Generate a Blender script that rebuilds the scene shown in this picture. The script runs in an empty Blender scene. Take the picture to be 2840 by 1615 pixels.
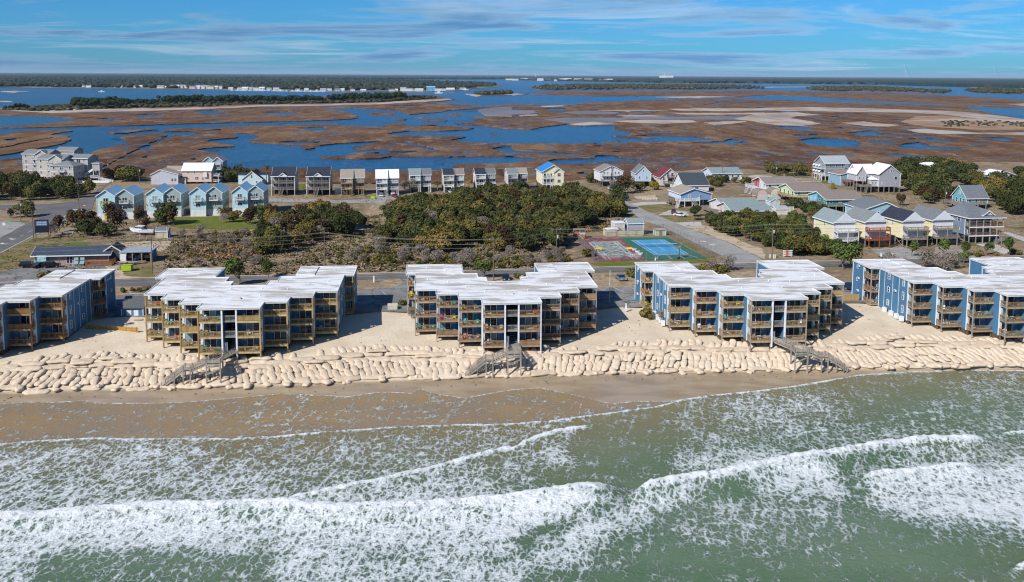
import bpy, math, random
import numpy as np
from mathutils import Vector, Matrix
from mathutils.geometry import delaunay_2d_cdt, tessellate_polygon

R = math.radians
rnd = random.Random(11)
S = bpy.context.scene
COL = S.collection

# ------------------------------------------------------------------ camera, sky, sun, exposure
FL, PITCH, ROLL, CAMH, CX = 2450.0, R(6.1), math.atan(15 / 2840), 53.6, 1420.0
CY = 207.5 + FL * math.tan(PITCH)
fw = (0, math.cos(PITCH), -math.sin(PITCH))
u0 = (0, math.sin(PITCH), math.cos(PITCH))
rt = (math.cos(ROLL), u0[1] * math.sin(ROLL), u0[2] * math.sin(ROLL))
up = (-math.sin(ROLL), u0[1] * math.cos(ROLL), u0[2] * math.cos(ROLL))


def P(x, y, z=0.0):
    """survey point: where the sight line through a point of the photograph meets the level z"""
    a = (x - CX) / FL
    b = -(y - CY) / FL
    d = [fw[i] + a * rt[i] + b * up[i] for i in range(3)]
    t = (z - CAMH) / d[2]
    return (d[0] * t, d[1] * t)


def Qn(X, Y, Z):
    D = (X, Y, Z - CAMH)
    w = D[0] * fw[0] + D[1] * fw[1] + D[2] * fw[2]
    return (CX + FL * (D[0] * rt[0] + D[1] * rt[1] + D[2] * rt[2]) / w,
            CY - FL * (D[0] * up[0] + D[1] * up[1] + D[2] * up[2]) / w)


cam = bpy.data.cameras.new('camera')
cam.sensor_fit = 'HORIZONTAL'
cam.sensor_width = 36
cam.lens = 36 * FL / 2840
cam.shift_y = -(807.5 - CY) / 2840
cam.clip_start = 1
cam.clip_end = 120000
camo = bpy.data.objects.new('camera', cam)
COL.objects.link(camo)
M = Matrix(((rt[0], up[0], -fw[0], 0), (rt[1], up[1], -fw[1], 0), (rt[2], up[2], -fw[2], CAMH), (0, 0, 0, 1)))
camo.matrix_world = M
S.camera = camo

SUN = Vector((-0.535, -0.545, 0.645)).normalized()
world = bpy.data.worlds.new('World')
S.world = world
world.use_nodes = True
wn = world.node_tree
wn.nodes.clear()


class NT:
    """tiny node helper"""
    def __init__(s, t):
        s.t = t

    def n(s, typ, **k):
        nd = s.t.nodes.new(typ)
        for a, b in k.items():
            if a.startswith('i_'):
                nd.inputs[a[2:].replace('_', ' ')].default_value = b
            else:
                setattr(nd, a, b)
        return nd

    def l(s, a, b):
        s.t.links.new(a, b)

    def put(s, v, sock):
        if v is None:
            return
        if isinstance(v, (int, float)):
            sock.default_value = v
        elif isinstance(v, (tuple, list)):
            sock.default_value = tuple(v) + ((1,) if len(v) == 3 and sock.type == 'RGBA' else ())
        else:
            s.l(v, sock)

    def math(s, op, a, b=None, c=None, clamp=False):
        m = s.n('ShaderNodeMath', operation=op, use_clamp=clamp)
        s.put(a, m.inputs[0]); s.put(b, m.inputs[1]); s.put(c, m.inputs[2])
        return m.outputs[0]

    def vec(s, x, y, z):
        m = s.n('ShaderNodeCombineXYZ')
        s.put(x, m.inputs[0]); s.put(y, m.inputs[1]); s.put(z, m.inputs[2])
        return m.outputs[0]

    def mix(s, f, a, b, typ='MIX'):
        m = s.n('ShaderNodeMix', data_type='RGBA', blend_type=typ)
        s.put(f, m.inputs[0]); s.put(a, m.inputs[6]); s.put(b, m.inputs[7])
        return m.outputs[2]

    def ramp(s, f, a, b, lo=0.0, hi=1.0):
        m = s.n('ShaderNodeMapRange', interpolation_type='SMOOTHSTEP')
        s.put(f, m.inputs[0]); s.put(a, m.inputs[1]); s.put(b, m.inputs[2]); s.put(lo, m.inputs[3]); s.put(hi, m.inputs[4])
        return m.outputs[0]

    def noise(s, vec, scale, detail=3.0, rough=0.55, dist=0.0):
        m = s.n('ShaderNodeTexNoise')
        if vec is not None:
            s.l(vec, m.inputs['Vector'])
        m.inputs['Scale'].default_value = scale
        m.inputs['Detail'].default_value = detail
        m.inputs['Roughness'].default_value = rough
        m.inputs['Distortion'].default_value = dist
        return m.outputs[0]

    def mapping(s, vec, loc=(0, 0, 0), rot=(0, 0, 0), sc=(1, 1, 1)):
        m = s.n('ShaderNodeMapping')
        s.l(vec, m.inputs[0])
        m.inputs[1].default_value = loc; m.inputs[2].default_value = rot; m.inputs[3].default_value = sc
        return m.outputs[0]


w = NT(wn)
sky = w.n('ShaderNodeTexSky', sky_type='NISHITA', sun_disc=False)
sky.sun_elevation = math.asin(SUN.z)
sky.sun_rotation = math.atan2(SUN.x, SUN.y) % (2 * math.pi)
sky.altitude = 50
sky.air_density = 1.0
sky.dust_density = 0.3
sky.ozone_density = 4.0
tc = w.n('ShaderNodeTexCoord')
sep = w.n('ShaderNodeSeparateXYZ')
w.l(tc.outputs['Generated'], sep.inputs[0])
zz = w.math('MAXIMUM', sep.outputs[2], 0.0)
za = w.math('ADD', zz, 0.062)
cv = w.vec(w.math('DIVIDE', sep.outputs[0], za), w.math('DIVIDE', sep.outputs[1], za), 0.0)
tint = w.mix(1.0, sky.outputs[0], (0.17, 0.56, 1.0), 'MULTIPLY')
# higher sky is deeper blue, as a clear dry winter sky is
c1 = w.noise(w.mapping(cv, (5.3, 1.2, 0), (0, 0, R(-12)), (0.40, 0.50, 1)), 0.95, 10, 0.60, 0.4)
c2 = w.noise(w.mapping(cv, (1.4, 4.7, 0), (0, 0, R(14)), (0.36, 0.6, 1)), 0.9, 10, 0.62, 0.8)
m1 = w.ramp(c1, 0.48, 0.57)
m2 = w.ramp(c2, 0.52, 0.66)
edge = w.ramp(c1, 0.50, 0.68, 0.0, 1.0)
lum = w.n('ShaderNodeRGBToBW'); w.l(sky.outputs[0], lum.inputs[0])
grey = w.mix(1.0, w.mix(edge, (0.40, 0.70, 1.04), (0.15, 0.37, 0.74)), lum.outputs[0], 'MULTIPLY')
white = w.mix(1.0, (0.74, 0.92, 1.16), lum.outputs[0], 'MULTIPLY')
skyc = w.mix(w.math('MULTIPLY', m2, 0.55), tint, white)
skyc = w.mix(w.math('MULTIPLY', m1, 0.85), skyc, grey)
bg = w.n('ShaderNodeBackground')
w.l(skyc, bg.inputs[0])
bg.inputs[1].default_value = 0.10
wo = w.n('ShaderNodeOutputWorld')
w.l(bg.outputs[0], wo.inputs[0])

sl = bpy.data.lights.new('sun', 'SUN')
sl.energy = 5.0
sl.angle = R(0.5)
sl.color = (1.0, 0.955, 0.885)
so = bpy.data.objects.new('sun', sl)
so.rotation_euler = SUN.to_track_quat('Z', 'Y').to_euler()
so.location = (0, 0, 200)
COL.objects.link(so)

S.view_settings.view_transform = 'Standard'
S.view_settings.look = 'None'
S.view_settings.exposure = 0.16
S.view_settings.gamma = 1.0
S.view_settings.use_curve_mapping = False
S.cycles.filter_width = 1.15
S.cycles.max_bounces = 6
S.cycles.diffuse_bounces = 2
S.cycles.glossy_bounces = 2
S.cycles.transmission_bounces = 2
S.cycles.transparent_max_bounces = 4


# ------------------------------------------------------------------ materials
def newmat(name):
    m = bpy.data.materials.new(name)
    m.use_nodes = True
    t = NT(m.node_tree)
    b = m.node_tree.nodes['Principled BSDF']
    return m, t, b


def mat(name, c, c2=None, rough=0.75, scale=1.0, detail=4, spec=0.3, bump=0.0, bscale=None, objvar=0.0, metallic=0.0,
        lo=0.35, hi=0.65, stretch=(1, 1, 1), world_co=False):
    m, t, b = newmat(name)
    if world_co:
        co = t.n('ShaderNodeNewGeometry').outputs['Position']
    else:
        co = t.n('ShaderNodeTexCoord').outputs['Object']
    if stretch != (1, 1, 1):
        co = t.mapping(co, sc=stretch)
    if c2 is None:
        c2 = tuple(x * 0.82 for x in c)
    f = t.ramp(t.noise(co, scale, detail, 0.6), lo, hi)
    col = t.mix(f, c, c2)
    if objvar:
        oi = t.n('ShaderNodeObjectInfo')
        k = t.math('MULTIPLY_ADD', oi.outputs['Random'], 2 * objvar, 1 - objvar)
        col = t.mix(1.0, col, t.vec(k, k, k), 'MULTIPLY')
    t.l(col, b.inputs['Base Color'])
    b.inputs['Roughness'].default_value = rough
    b.inputs['Specular IOR Level'].default_value = spec
    b.inputs['Metallic'].default_value = metallic
    if bump:
        bp = t.n('ShaderNodeBump')
        bp.inputs['Strength'].default_value = 1.0
        bp.inputs['Distance'].default_value = bump
        t.l(t.noise(co, bscale or scale * 4, 4, 0.65), bp.inputs['Height'])
        t.l(bp.outputs[0], b.inputs['Normal'])
    return m


MC = {}
LONG = []


def siding(col, name=None):
    """painted lap siding: fine level courses and a little weathering"""
    key = ('sid', col)
    if key in MC:
        return MC[key]
    m, t, b = newmat(name or 'siding')
    co = t.n('ShaderNodeTexCoord').outputs['Object']
    sp = t.n('ShaderNodeSeparateXYZ'); t.l(co, sp.inputs[0])
    fr = t.math('FRACT', t.math('MULTIPLY', sp.outputs[2], 4.5))
    line = t.ramp(fr, 0.0, 0.14, 0.86, 1.0)
    f = t.noise(t.mapping(co, sc=(1, 1, 0.35)), 0.9, 5, 0.65)
    c = t.mix(t.ramp(f, 0.3, 0.75), col, tuple(x * 0.86 for x in col))
    c = t.mix(1.0, c, t.vec(line, line, line), 'MULTIPLY')
    t.l(c, b.inputs['Base Color'])
    bp = t.n('ShaderNodeBump'); bp.inputs['Distance'].default_value = 0.02
    t.l(fr, bp.inputs['Height']); t.l(bp.outputs[0], b.inputs['Normal'])
    b.inputs['Roughness'].default_value = 0.6
    b.inputs['Specular IOR Level'].default_value = 0.25
    MC[key] = m
    return m


def grooved(col, name='grooved_siding'):
    """plywood siding with upright grooves, sun-faded in patches"""
    key = ('gr', col)
    if key in MC:
        return MC[key]
    m, t, b = newmat(name)
    co = t.n('ShaderNodeTexCoord').outputs['Object']
    sp = t.n('ShaderNodeSeparateXYZ'); t.l(co, sp.inputs[0])
    a = t.math('ADD', sp.outputs[0], sp.outputs[1])
    fr = t.math('FRACT', t.math('MULTIPLY', a, 3.2))
    line = t.ramp(fr, 0.0, 0.18, 0.78, 1.0)
    f = t.noise(t.mapping(co, sc=(1, 1, 0.25)), 0.7, 6, 0.7)
    c = t.mix(t.ramp(f, 0.3, 0.75), col, tuple(min(1, x * 1.18 + 0.01) for x in col))
    c = t.mix(1.0, c, t.vec(line, line, line), 'MULTIPLY')
    t.l(c, b.inputs['Base Color'])
    b.inputs['Roughness'].default_value = 0.6
    b.inputs['Specular IOR Level'].default_value = 0.2
    MC[key] = m
    return m


def paint(col, rough=0.5, name='paint', metallic=0.0):
    key = ('p', col, rough, metallic)
    if key not in MC:
        MC[key] = mat(name, col, tuple(x * 0.85 for x in col), rough, 1.6, metallic=metallic)
    return MC[key]


def shingle(col):
    key = ('sh', col)
    if key not in MC:
        MC[key] = mat('shingles', col, tuple(min(1, x * 1.35 + 0.015) for x in col), 0.9, 2.2, 6, 0.15, 0.01, 9, lo=0.3, hi=0.75,
                      stretch=(1, 1, 1))
    return MC[key]


def metalroof(col):
    key = ('mr', col)
    if key in MC:
        return MC[key]
    m, t, b = newmat('metal_roof')
    co = t.n('ShaderNodeTexCoord').outputs['Object']
    sp = t.n('ShaderNodeSeparateXYZ'); t.l(co, sp.inputs[0])
    f = t.noise(co, 0.5, 4)
    t.l(t.mix(t.ramp(f, 0.3, 0.7), col, tuple(x * 0.88 for x in col)), b.inputs['Base Color'])
    b.inputs['Roughness'].default_value = 0.38
    b.inputs['Metallic'].default_value = 0.0
    b.inputs['Specular IOR Level'].default_value = 0.5
    MC[key] = m
    return m


def wood(col):
    key = ('w', col)
    if key not in MC:
        MC[key] = mat('timber', col, tuple(x * 0.55 for x in col), 0.85, 1.3, 5, 0.15, objvar=0.12, lo=0.3, hi=0.8, stretch=(1, 1, 0.3))
    return MC[key]


WHITE = paint((0.78, 0.79, 0.80), 0.5, 'white_trim')
def glassy(col, name):
    m, t, b = newmat(name)
    oi = t.n('ShaderNodeObjectInfo')
    k = t.math('MULTIPLY_ADD', oi.outputs['Random'], 1.1, 0.45)
    t.l(t.mix(1.0, col, t.vec(k, k, k), 'MULTIPLY'), b.inputs['Base Color'])
    b.inputs['Roughness'].default_value = 0.08
    b.inputs['Specular IOR Level'].default_value = 0.55
    return m
GLASS = glassy((0.018, 0.028, 0.045), 'dark_window_glass')
CURTAIN = glassy((0.15, 0.22, 0.22), 'curtained_window_glass')
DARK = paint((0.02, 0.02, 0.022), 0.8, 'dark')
STEEL = paint((0.22, 0.22, 0.22), 0.45, 'galvanised_steel')


# ------------------------------------------------------------------ mesh builder
class MB:
    def __init__(s):
        s.v, s.f, s.m = [], [], []

    def add(s, vs, fs, m=0):
        o = len(s.v)
        s.v.extend(vs)
        s.f.extend([tuple(i + o for i in f) for f in fs])
        s.m.extend([m] * len(fs))
        return s

    def box(s, x0, x1, y0, y1, z0, z1, m=0):
        if x0 > x1: x0, x1 = x1, x0
        if y0 > y1: y0, y1 = y1, y0
        s.add([(x0, y0, z0), (x1, y0, z0), (x1, y1, z0), (x0, y1, z0), (x0, y0, z1), (x1, y0, z1), (x1, y1, z1), (x0, y1, z1)],
              [(0, 3, 2, 1), (4, 5, 6, 7), (0, 1, 5, 4), (1, 2, 6, 5), (2, 3, 7, 6), (3, 0, 4, 7)], m)
        return s

    def beam(s, p, q, w=0.1, h=None, m=0):
        h = h or w
        p, q = Vector(p), Vector(q)
        d = (q - p)
        if d.length < 1e-6: return s
        d.normalize()
        side = d.cross(Vector((0, 0, 1)))
        side = Vector((1, 0, 0)) if side.length < 1e-3 else side.normalized()
        upv = side.cross(d)
        a, b = side * (w / 2), upv * (h / 2)
        s.add([tuple(p - a - b), tuple(p + a - b), tuple(p + a + b), tuple(p - a + b), tuple(q - a - b), tuple(q + a - b), tuple(q + a + b), tuple(q - a + b)],
              [(0, 1, 2, 3), (7, 6, 5, 4), (0, 4, 5, 1), (1, 5, 6, 2), (2, 6, 7, 3), (3, 7, 4, 0)], m)
        return s

    def cyl(s, p, q, r0, r1=None, n=8, m=0, cap=True):
        r1 = r0 if r1 is None else r1
        p, q = Vector(p), Vector(q)
        d = (q - p).normalized()
        a = d.cross(Vector((0, 0, 1)))
        a = Vector((1, 0, 0)) if a.length < 1e-3 else a.normalized()
        b = a.cross(d)
        vs = []
        for c, r in ((p, r0), (q, r1)):
            for i in range(n):
                t = 2 * math.pi * i / n
                vs.append(tuple(c + a * (r * math.cos(t)) + b * (r * math.sin(t))))
        fs = [(i, (i + 1) % n, n + (i + 1) % n, n + i) for i in range(n)]
        if cap:
            fs += [tuple(range(n - 1, -1, -1)), tuple(range(n, 2 * n))]
        s.add(vs, fs, m)
        return s

    def prism(s, poly, z0, z1, m=0, mtop=None):
        """upright prism over a plan outline (counter-clockwise)"""
        n = len(poly)
        ar = sum(poly[i][0] * poly[(i + 1) % n][1] - poly[(i + 1) % n][0] * poly[i][1] for i in range(n))
        if ar < 0: poly = poly[::-1]
        vs = [(x, y, z0) for x, y in poly] + [(x, y, z1) for x, y in poly]
        s.add(vs, [(i, (i + 1) % n, n + (i + 1) % n, n + i) for i in range(n)], m)
        tr = tessellate_polygon([[Vector((x, y, 0)) for x, y in poly]])
        up_, dn = [], []
        for t in tr:
            a, b, c = [poly[i] for i in t]
            if (b[0] - a[0]) * (c[1] - a[1]) - (c[0] - a[0]) * (b[1] - a[1]) < 0: t = (t[0], t[2], t[1])
            up_.append(tuple(t)); dn.append((t[0], t[2], t[1]))
        s.add([(x, y, z1) for x, y in poly], up_, m if mtop is None else mtop)
        s.add([(x, y, z0) for x, y in poly], dn, m)
        return s

    def extr(s, poly, axis, a0, a1, m=0):
        """extrude a section (h, z) along x or y"""
        t = MB(); t.prism(poly, a0, a1)
        if axis == 'y':
            s.add([(p[0], p[2], p[1]) for p in t.v], [f[::-1] for f in t.f], m)
        else:
            s.add([(p[2], p[0], p[1]) for p in t.v], t.f, m)
        return s

    def mesh(s, name, mats, smooth=False):
        me = bpy.data.meshes.new(name)
        me.from_pydata(s.v, [], s.f)
        if not isinstance(mats, (list, tuple)): mats = [mats]
        for k in mats: me.materials.append(k)
        if len(mats) > 1: me.polygons.foreach_set('material_index', s.m)
        if smooth: me.polygons.foreach_set('use_smooth', [True] * len(s.f))
        me.update()
        return me

    def build(s, name, mats, parent=None, loc=(0, 0, 0), rz=0, smooth=False, **k):
        return obj(name, s.mesh(name, mats, smooth), parent, loc, rz, **k)


def obj(name, me, parent=None, loc=(0, 0, 0), rz=0, label=None, cat=None, group=None, kind=None):
    o = bpy.data.objects.new(name, me)
    COL.objects.link(o)
    o.location = loc
    if rz: o.rotation_euler = (0, 0, rz)
    if parent: o.parent = parent
    if label: o['label'] = ' '.join(label.split()[:16]); LONG.append(label) if len(label.split()) > 16 else None
    if cat: o['category'] = cat
    if group: o['group'] = group
    if kind: o['kind'] = kind
    return o


def thing(name, label, cat, loc=(0, 0, 0), rz=0, group=None):
    return obj(name, None, None, loc, rz, label, cat, group)


def copy_tree(o, parent=None):
    c = o.copy(); COL.objects.link(c)
    if parent: c.parent = parent
    for ch in list(o.children):
        d = ch.copy(); COL.objects.link(d); d.parent = c
        for g in list(ch.children):
            e = g.copy(); COL.objects.link(e); e.parent = d
    return c


CACHE = {}
def cached(key, fn):
    if key not in CACHE: CACHE[key] = fn()
    return CACHE[key]


def fbm(x, y, seed=0, octv=4):
    """cheap value-noise for numpy arrays"""
    x = np.asarray(x, float); y = np.asarray(y, float)
    out = 0; amp = 0.5
    for k in range(octv):
        xi, yi = np.floor(x), np.floor(y)
        fx, fy = x - xi, y - yi
        fx = fx * fx * (3 - 2 * fx); fy = fy * fy * (3 - 2 * fy)
        def h(a, b):
            v = np.sin(a * 127.1 + b * 311.7 + seed * 74.7 + k * 19.19) * 43758.5453
            return v - np.floor(v)
        out = out + amp * ((h(xi, yi) * (1 - fx) + h(xi + 1, yi) * fx) * (1 - fy) + (h(xi, yi + 1) * (1 - fx) + h(xi + 1, yi + 1) * fx) * fy)
        x = x * 2.03 + 5.1; y = y * 2.03 + 3.7; amp *= 0.5
    return out


def inpoly(px, py, poly):
    px = np.asarray(px); py = np.asarray(py)
    r = np.zeros(px.shape, bool)
    n = len(poly)
    for i in range(n):
        x0, y0 = poly[i]; x1, y1 = poly[(i + 1) % n]
        if y0 == y1: continue
        c = ((y0 > py) != (y1 > py)) & (px < (x1 - x0) * (py - y0) / (y1 - y0) + x0)
        r ^= c
    return r


def jitter(poly, step, amp, seed=1):
    """subdivide a closed outline and roughen it"""
    rg = random.Random(seed)
    out = []
    n = len(poly)
    for i in range(n):
        a, b = Vector(poly[i]), Vector(poly[(i + 1) % n])
        L = (b - a).length
        st = step(a) if callable(step) else step
        am = amp(a) if callable(amp) else amp
        k = max(1, min(60, int(L / st)))
        nrm = Vector((-(b - a).y, (b - a).x)).normalized() if L > 0 else Vector((0, 0))
        ph = rg.random() * 9
        for j in range(k):
            t = j / k
            w_ = math.sin(math.pi * t) if k > 1 else 0
            o = (math.sin(ph + t * L / st * 0.9) + math.sin(ph * 2 + t * L / st * 2.1) * 0.6) * am * w_ * 0.6 + (rg.random() - .5) * am * 0.7
            p = a + (b - a) * t + nrm * o
            out.append((p.x, p.y))
    return out
# ------------------------------------------------------------------ frames
ROWS = [((-108.8, 160.6), R(5.3)), ((-54.2, 165.5), R(5.4)), ((0.15, 170.6), R(5.3)), ((54.3, 174.9), R(5.1)), ((108.4, 179.4), R(5.0))]
O3, PH3 = ROWS[2]
c3, s3 = math.cos(R(5.3)), math.sin(R(5.3))


def toUV(x, y):
    dx, dy = x - O3[0], y - O3[1]
    return dx * c3 + dy * s3, -dx * s3 + dy * c3


def toXY(u, v):
    return O3[0] + u * c3 - v * s3, O3[1] + u * s3 + v * c3


SEA = -5.0
TOE_U = [-140, -92, -48, -1, 41, 103, 150]
TOE_V = [-6.4, -6.6, -6.9, -4.8, -5.6, -6.8, -6.5]


def toe(u): return np.interp(u, TOE_U, TOE_V)
def crest(u):
    # crest of the bag slope: low in front of each building, further back between them
    k = np.abs(((np.asarray(u, float) + 27.2) % 54.4) - 27.2)
    return np.interp(k, [0, 12, 21, 27], [0.6, 2.2, 4.6, 5.4])


SL = [(-300, 1115), (0, 1120), (80, 1114), (150, 1115), (240, 1110), (270, 1117), (410, 1118), (500, 1116), (560, 1111), (660, 1102), (780, 1091), (830, 1093),
      (970, 1099), (1040, 1088), (1105, 1087), (1140, 1090), (1165, 1077), (1210, 1092), (1290, 1104), (1360, 1090), (1420, 1080), (1500, 1075), (1600, 1096), (1700, 1120), (1760, 1112), (1860, 1112),
      (1900, 1106), (1970, 1095), (2090, 1084), (2200, 1070), (2300, 1053), (2390, 1038), (2500, 1031), (2670, 1024), (2840, 1026), (3100, 1026)]
SLw = np.array([P(x, y, SEA) for x, y in SL])


def shoreY(X): return np.interp(X, SLw[:, 0], SLw[:, 1])


def sandZ(X, Y):
    X = np.asarray(X, float); Y = np.asarray(Y, float)
    u, v = toUV(X, Y)
    t, c = toe(u), crest(u)
    zc = -1.55
    zt = -4.45
    # wet foreshore between the toe and the water's edge
    sy = shoreY(X)
    us, vs = toUV(X, sy)
    beach = SEA + (Y - sy) / np.maximum(0.5, (v - vs) * 0 + (toXY_Y(u, t) - sy)) * (zt - SEA)
    beach = np.where(Y < sy, SEA - np.minimum(3.0, (sy - Y) * 0.05), beach)
    slope = zt + (zc - zt) * np.clip((v - t) / (c - t), 0, 1)
    k = np.abs(((u + 27.2) % 54.4) - 27.2)
    gap = np.clip((k - 20) / 7, 0, 1)
    upz = zc + (v - c) / (28 - c) * (0.05 - zc) * (0.75 + 0.25 * gap) + 0.25 * (fbm(X * 0.12, Y * 0.12, 3) - 0.47) * np.clip((v - c) / 3, 0, 1)
    upz = np.minimum(upz, 0.06)
    z = np.where(v < t, beach, np.where(v < c, slope, upz))
    z = z + 0.10 * (fbm(X * 0.5, Y * 0.5, 5) - 0.47) * np.clip((v - t) / 2, 0, 1) * np.clip((27 - v) / 3, 0, 1)
    return z


def toXY_Y(u, v): return O3[1] + u * s3 + v * c3


def grid_mesh(xs, ys, zf):
    X, Y = np.meshgrid(xs, ys)
    Z = zf(X, Y)
    nx, ny = len(xs), len(ys)
    co = np.stack([X, Y, Z], -1).reshape(-1, 3)
    idx = np.arange(nx * ny).reshape(ny, nx)
    q = np.stack([idx[:-1, :-1], idx[:-1, 1:], idx[1:, 1:], idx[1:, :-1]], -1).reshape(-1, 4)
    me = bpy.data.meshes.new('sheet')
    me.vertices.add(len(co)); me.vertices.foreach_set('co', co.ravel())
    me.loops.add(q.size); me.loops.foreach_set('vertex_index', q.ravel().astype(np.int32))
    me.polygons.add(len(q)); me.polygons.foreach_set('loop_start', np.arange(0, q.size, 4, dtype=np.int32))
    me.polygons.foreach_set('loop_total', np.full(len(q), 4, np.int32))
    me.update(calc_edges=True)
    me.polygons.foreach_set('use_smooth', np.ones(len(q), bool))
    return me, X, Y, Z


# ---- beach sand
xs = np.arange(-135, 150, 0.6)
ys = np.arange(135, 212, 0.5)
me, X, Y, Z = grid_mesh(xs, ys, sandZ)
u_, v_ = toUV(X, Y)
wet = np.clip((toe(u_) + 0.9 - v_) / 1.2 + 0.5 * (fbm(X * 0.3, Y * 0.6, 9) - 0.5), 0, 1)
at = me.attributes.new('wet', 'FLOAT', 'POINT'); at.data.foreach_set('value', wet.ravel().astype(np.float32))
m, t, b = newmat('beach_sand')
pos = t.n('ShaderNodeNewGeometry').outputs['Position']
aw = t.n('ShaderNodeAttribute', attribute_name='wet').outputs['Fac']
n1 = t.noise(pos, 0.16, 6, 0.62); n2 = t.noise(pos, 2.2, 5, 0.7)
dry = t.mix(t.ramp(n1, 0.35, 0.68), (0.56, 0.465, 0.345), (0.65, 0.55, 0.42))
dry = t.mix(t.ramp(n2, 0.30, 0.50, 0.35, 0), dry, (0.36, 0.28, 0.20))
wetc = t.mix(t.ramp(t.noise(t.mapping(pos, sc=(0.5, 1.6, 1)), 0.22, 5, 0.6), 0.35, 0.65), (0.27, 0.205, 0.135), (0.35, 0.275, 0.19))
t.l(t.mix(aw, dry, wetc), b.inputs['Base Color'])
t.l(t.math('MULTIPLY_ADD', aw, t.math('MULTIPLY_ADD', t.noise(pos, 0.25, 3), 0.5, -0.93), 0.95), b.inputs['Roughness'])
b.inputs['Specular IOR Level'].default_value = 0.35
bp = t.n('ShaderNodeBump'); bp.inputs['Distance'].default_value = 0.10
t.l(t.math('MULTIPLY', t.noise(pos, 1.5, 5, 0.65), t.math('SUBTRACT', 1.0, t.math('MULTIPLY', aw, 0.93))), bp.inputs['Height']); t.l(bp.outputs[0], b.inputs['Normal'])
me.materials.append(m)
obj('beach_sand', me, kind='structure')

# ---- island ground sheet (dry grass, litter and soil) ---------------------------------------
def ground_mat():
    m, t, b = newmat('dry_grass_ground')
    pos = t.n('ShaderNodeNewGeometry').outputs['Position']
    a = t.noise(pos, 0.035, 5, 0.6); d = t.noise(t.mapping(pos, sc=(1, 0.7, 1)), 0.35, 7, 0.7); e = t.noise(pos, 2.6, 5, 0.72); g = t.noise(t.mapping(pos, (31, 8, 0)), 0.06, 4, 0.6)
    c = t.mix(t.ramp(a, 0.38, 0.62), (0.215, 0.155, 0.095), (0.295, 0.222, 0.145))
    c = t.mix(t.ramp(d, 0.50, 0.64), c, (0.36, 0.29, 0.20))
    c = t.mix(t.ramp(g, 0.54, 0.66, 0, 0.75), c, (0.095, 0.10, 0.03))
    c = t.mix(t.ramp(e, 0.48, 0.30, 0, 0.75), c, (0.055, 0.038, 0.022))
    c = t.mix(t.ramp(e, 0.58, 0.72, 0, 0.6), c, (0.34, 0.27, 0.18))
    t.l(c, b.inputs['Base Color']); b.inputs['Roughness'].default_value = 0.95; b.inputs['Specular IOR Level'].default_value = 0.1
    bp = t.n('ShaderNodeBump'); bp.inputs['Distance'].default_value = 0.25
    t.l(e, bp.inputs['Height']); t.l(bp.outputs[0], b.inputs['Normal'])
    return m


GROUND = ground_mat()
back = [(-700, 520), (-250, 512), (0, 505), (130, 495), (250, 493), (330, 497), (420, 490), (520, 482), (640, 486), (740, 502), (860, 508), (960, 514), (1100, 513), (1250, 512), (1400, 508), (1560, 507),
        (1640, 497), (1760, 498), (1850, 478), (1960, 472), (2060, 470), (2150, 476), (2260, 478), (2400, 476), (2520, 466), (2640, 452), (2760, 450), (2840, 452), (3400, 440), (4200, 440)]
bk = [P(x, y, -0.3) for x, y in back]
outer = [toXY(-330, 27.2), toXY(330, 27.2)] + bk[::-1]
jt = jitter(outer, 9, 2.0, 4)
g = MB(); g.prism(jt, -1.6, 0.0)
# the front edge meets the beach sheet; keep it straight there
g.build('ground', GROUND, kind='structure')


def px(crop, *pts):
    ox, oy, sc = crop
    return [(ox + a / sc, oy + b_ / sc) for a, b_ in pts]


K1 = (0, 380, 3.557); K2 = (700, 400, 3.557); K3 = (1400, 400, 3.557); K4 = (2120, 380, 3.557)
E7 = (0, 600, 3.033); E1 = (1620, 420, 6.62); E2 = (1940, 420, 6.62); E3 = (2220, 420, 6.62); E4 = (2480, 420, 6.62); E6 = (2480, 560, 3.764); E5 = (2200, 560, 3.764)
K8 = (0, 540, 4.6); FC = (1580, 600, 6.098); K5 = (960, 720, 4.6); K6 = (1640, 720, 5.914); K7 = (2080, 690, 4.282)


def sheet(name, pts, z, material, jit=0.0, step=2.0, seed=1, kind='structure', world_pts=False, **k):
    w_ = pts if world_pts else [P(x, y, z) for x, y in pts]
    if jit: w_ = jitter(w_, step, jit, seed)
    q = MB(); q.prism(w_, z - 0.03, z)
    return q.build(name, material, kind=kind, **k)


def pavement_mat(name, c1_, c2_, crack=0.5):
    m, t, b = newmat(name)
    pos = t.n('ShaderNodeNewGeometry').outputs['Position']
    a = t.noise(pos, 0.12, 6, 0.65); e = t.noise(pos, 5, 3, 0.6)
    c = t.mix(t.ramp(a, 0.35, 0.66), c1_, c2_)
    c = t.mix(t.ramp(e, 0.35, 0.65, 0.25, 0), c, tuple(x * 0.6 for x in c1_))
    vo = t.n('ShaderNodeTexVoronoi', feature='DISTANCE_TO_EDGE'); vo.inputs['Scale'].default_value = 0.11
    wv = t.n('ShaderNodeVectorMath', operation='ADD'); t.l(pos, wv.inputs[0])
    nn = t.n('ShaderNodeTexNoise'); nn.inputs['Scale'].default_value = 0.4; nn.inputs['Detail'].default_value = 4
    t.l(pos, nn.inputs['Vector'])
    sc_ = t.n('ShaderNodeVectorMath', operation='SCALE'); t.l(nn.outputs['Color'], sc_.inputs[0]); sc_.inputs['Scale'].default_value = 5
    t.l(sc_.outputs[0], wv.inputs[1]); t.l(wv.outputs[0], vo.inputs['Vector'])
    c = t.mix(t.ramp(vo.outputs['Distance'], 0.008, 0.03, crack, 0), c, tuple(x * 0.35 for x in c1_))
    t.l(c, b.inputs['Base Color']); b.inputs['Roughness'].default_value = 0.9; b.inputs['Specular IOR Level'].default_value = 0.2
    return m


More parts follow.
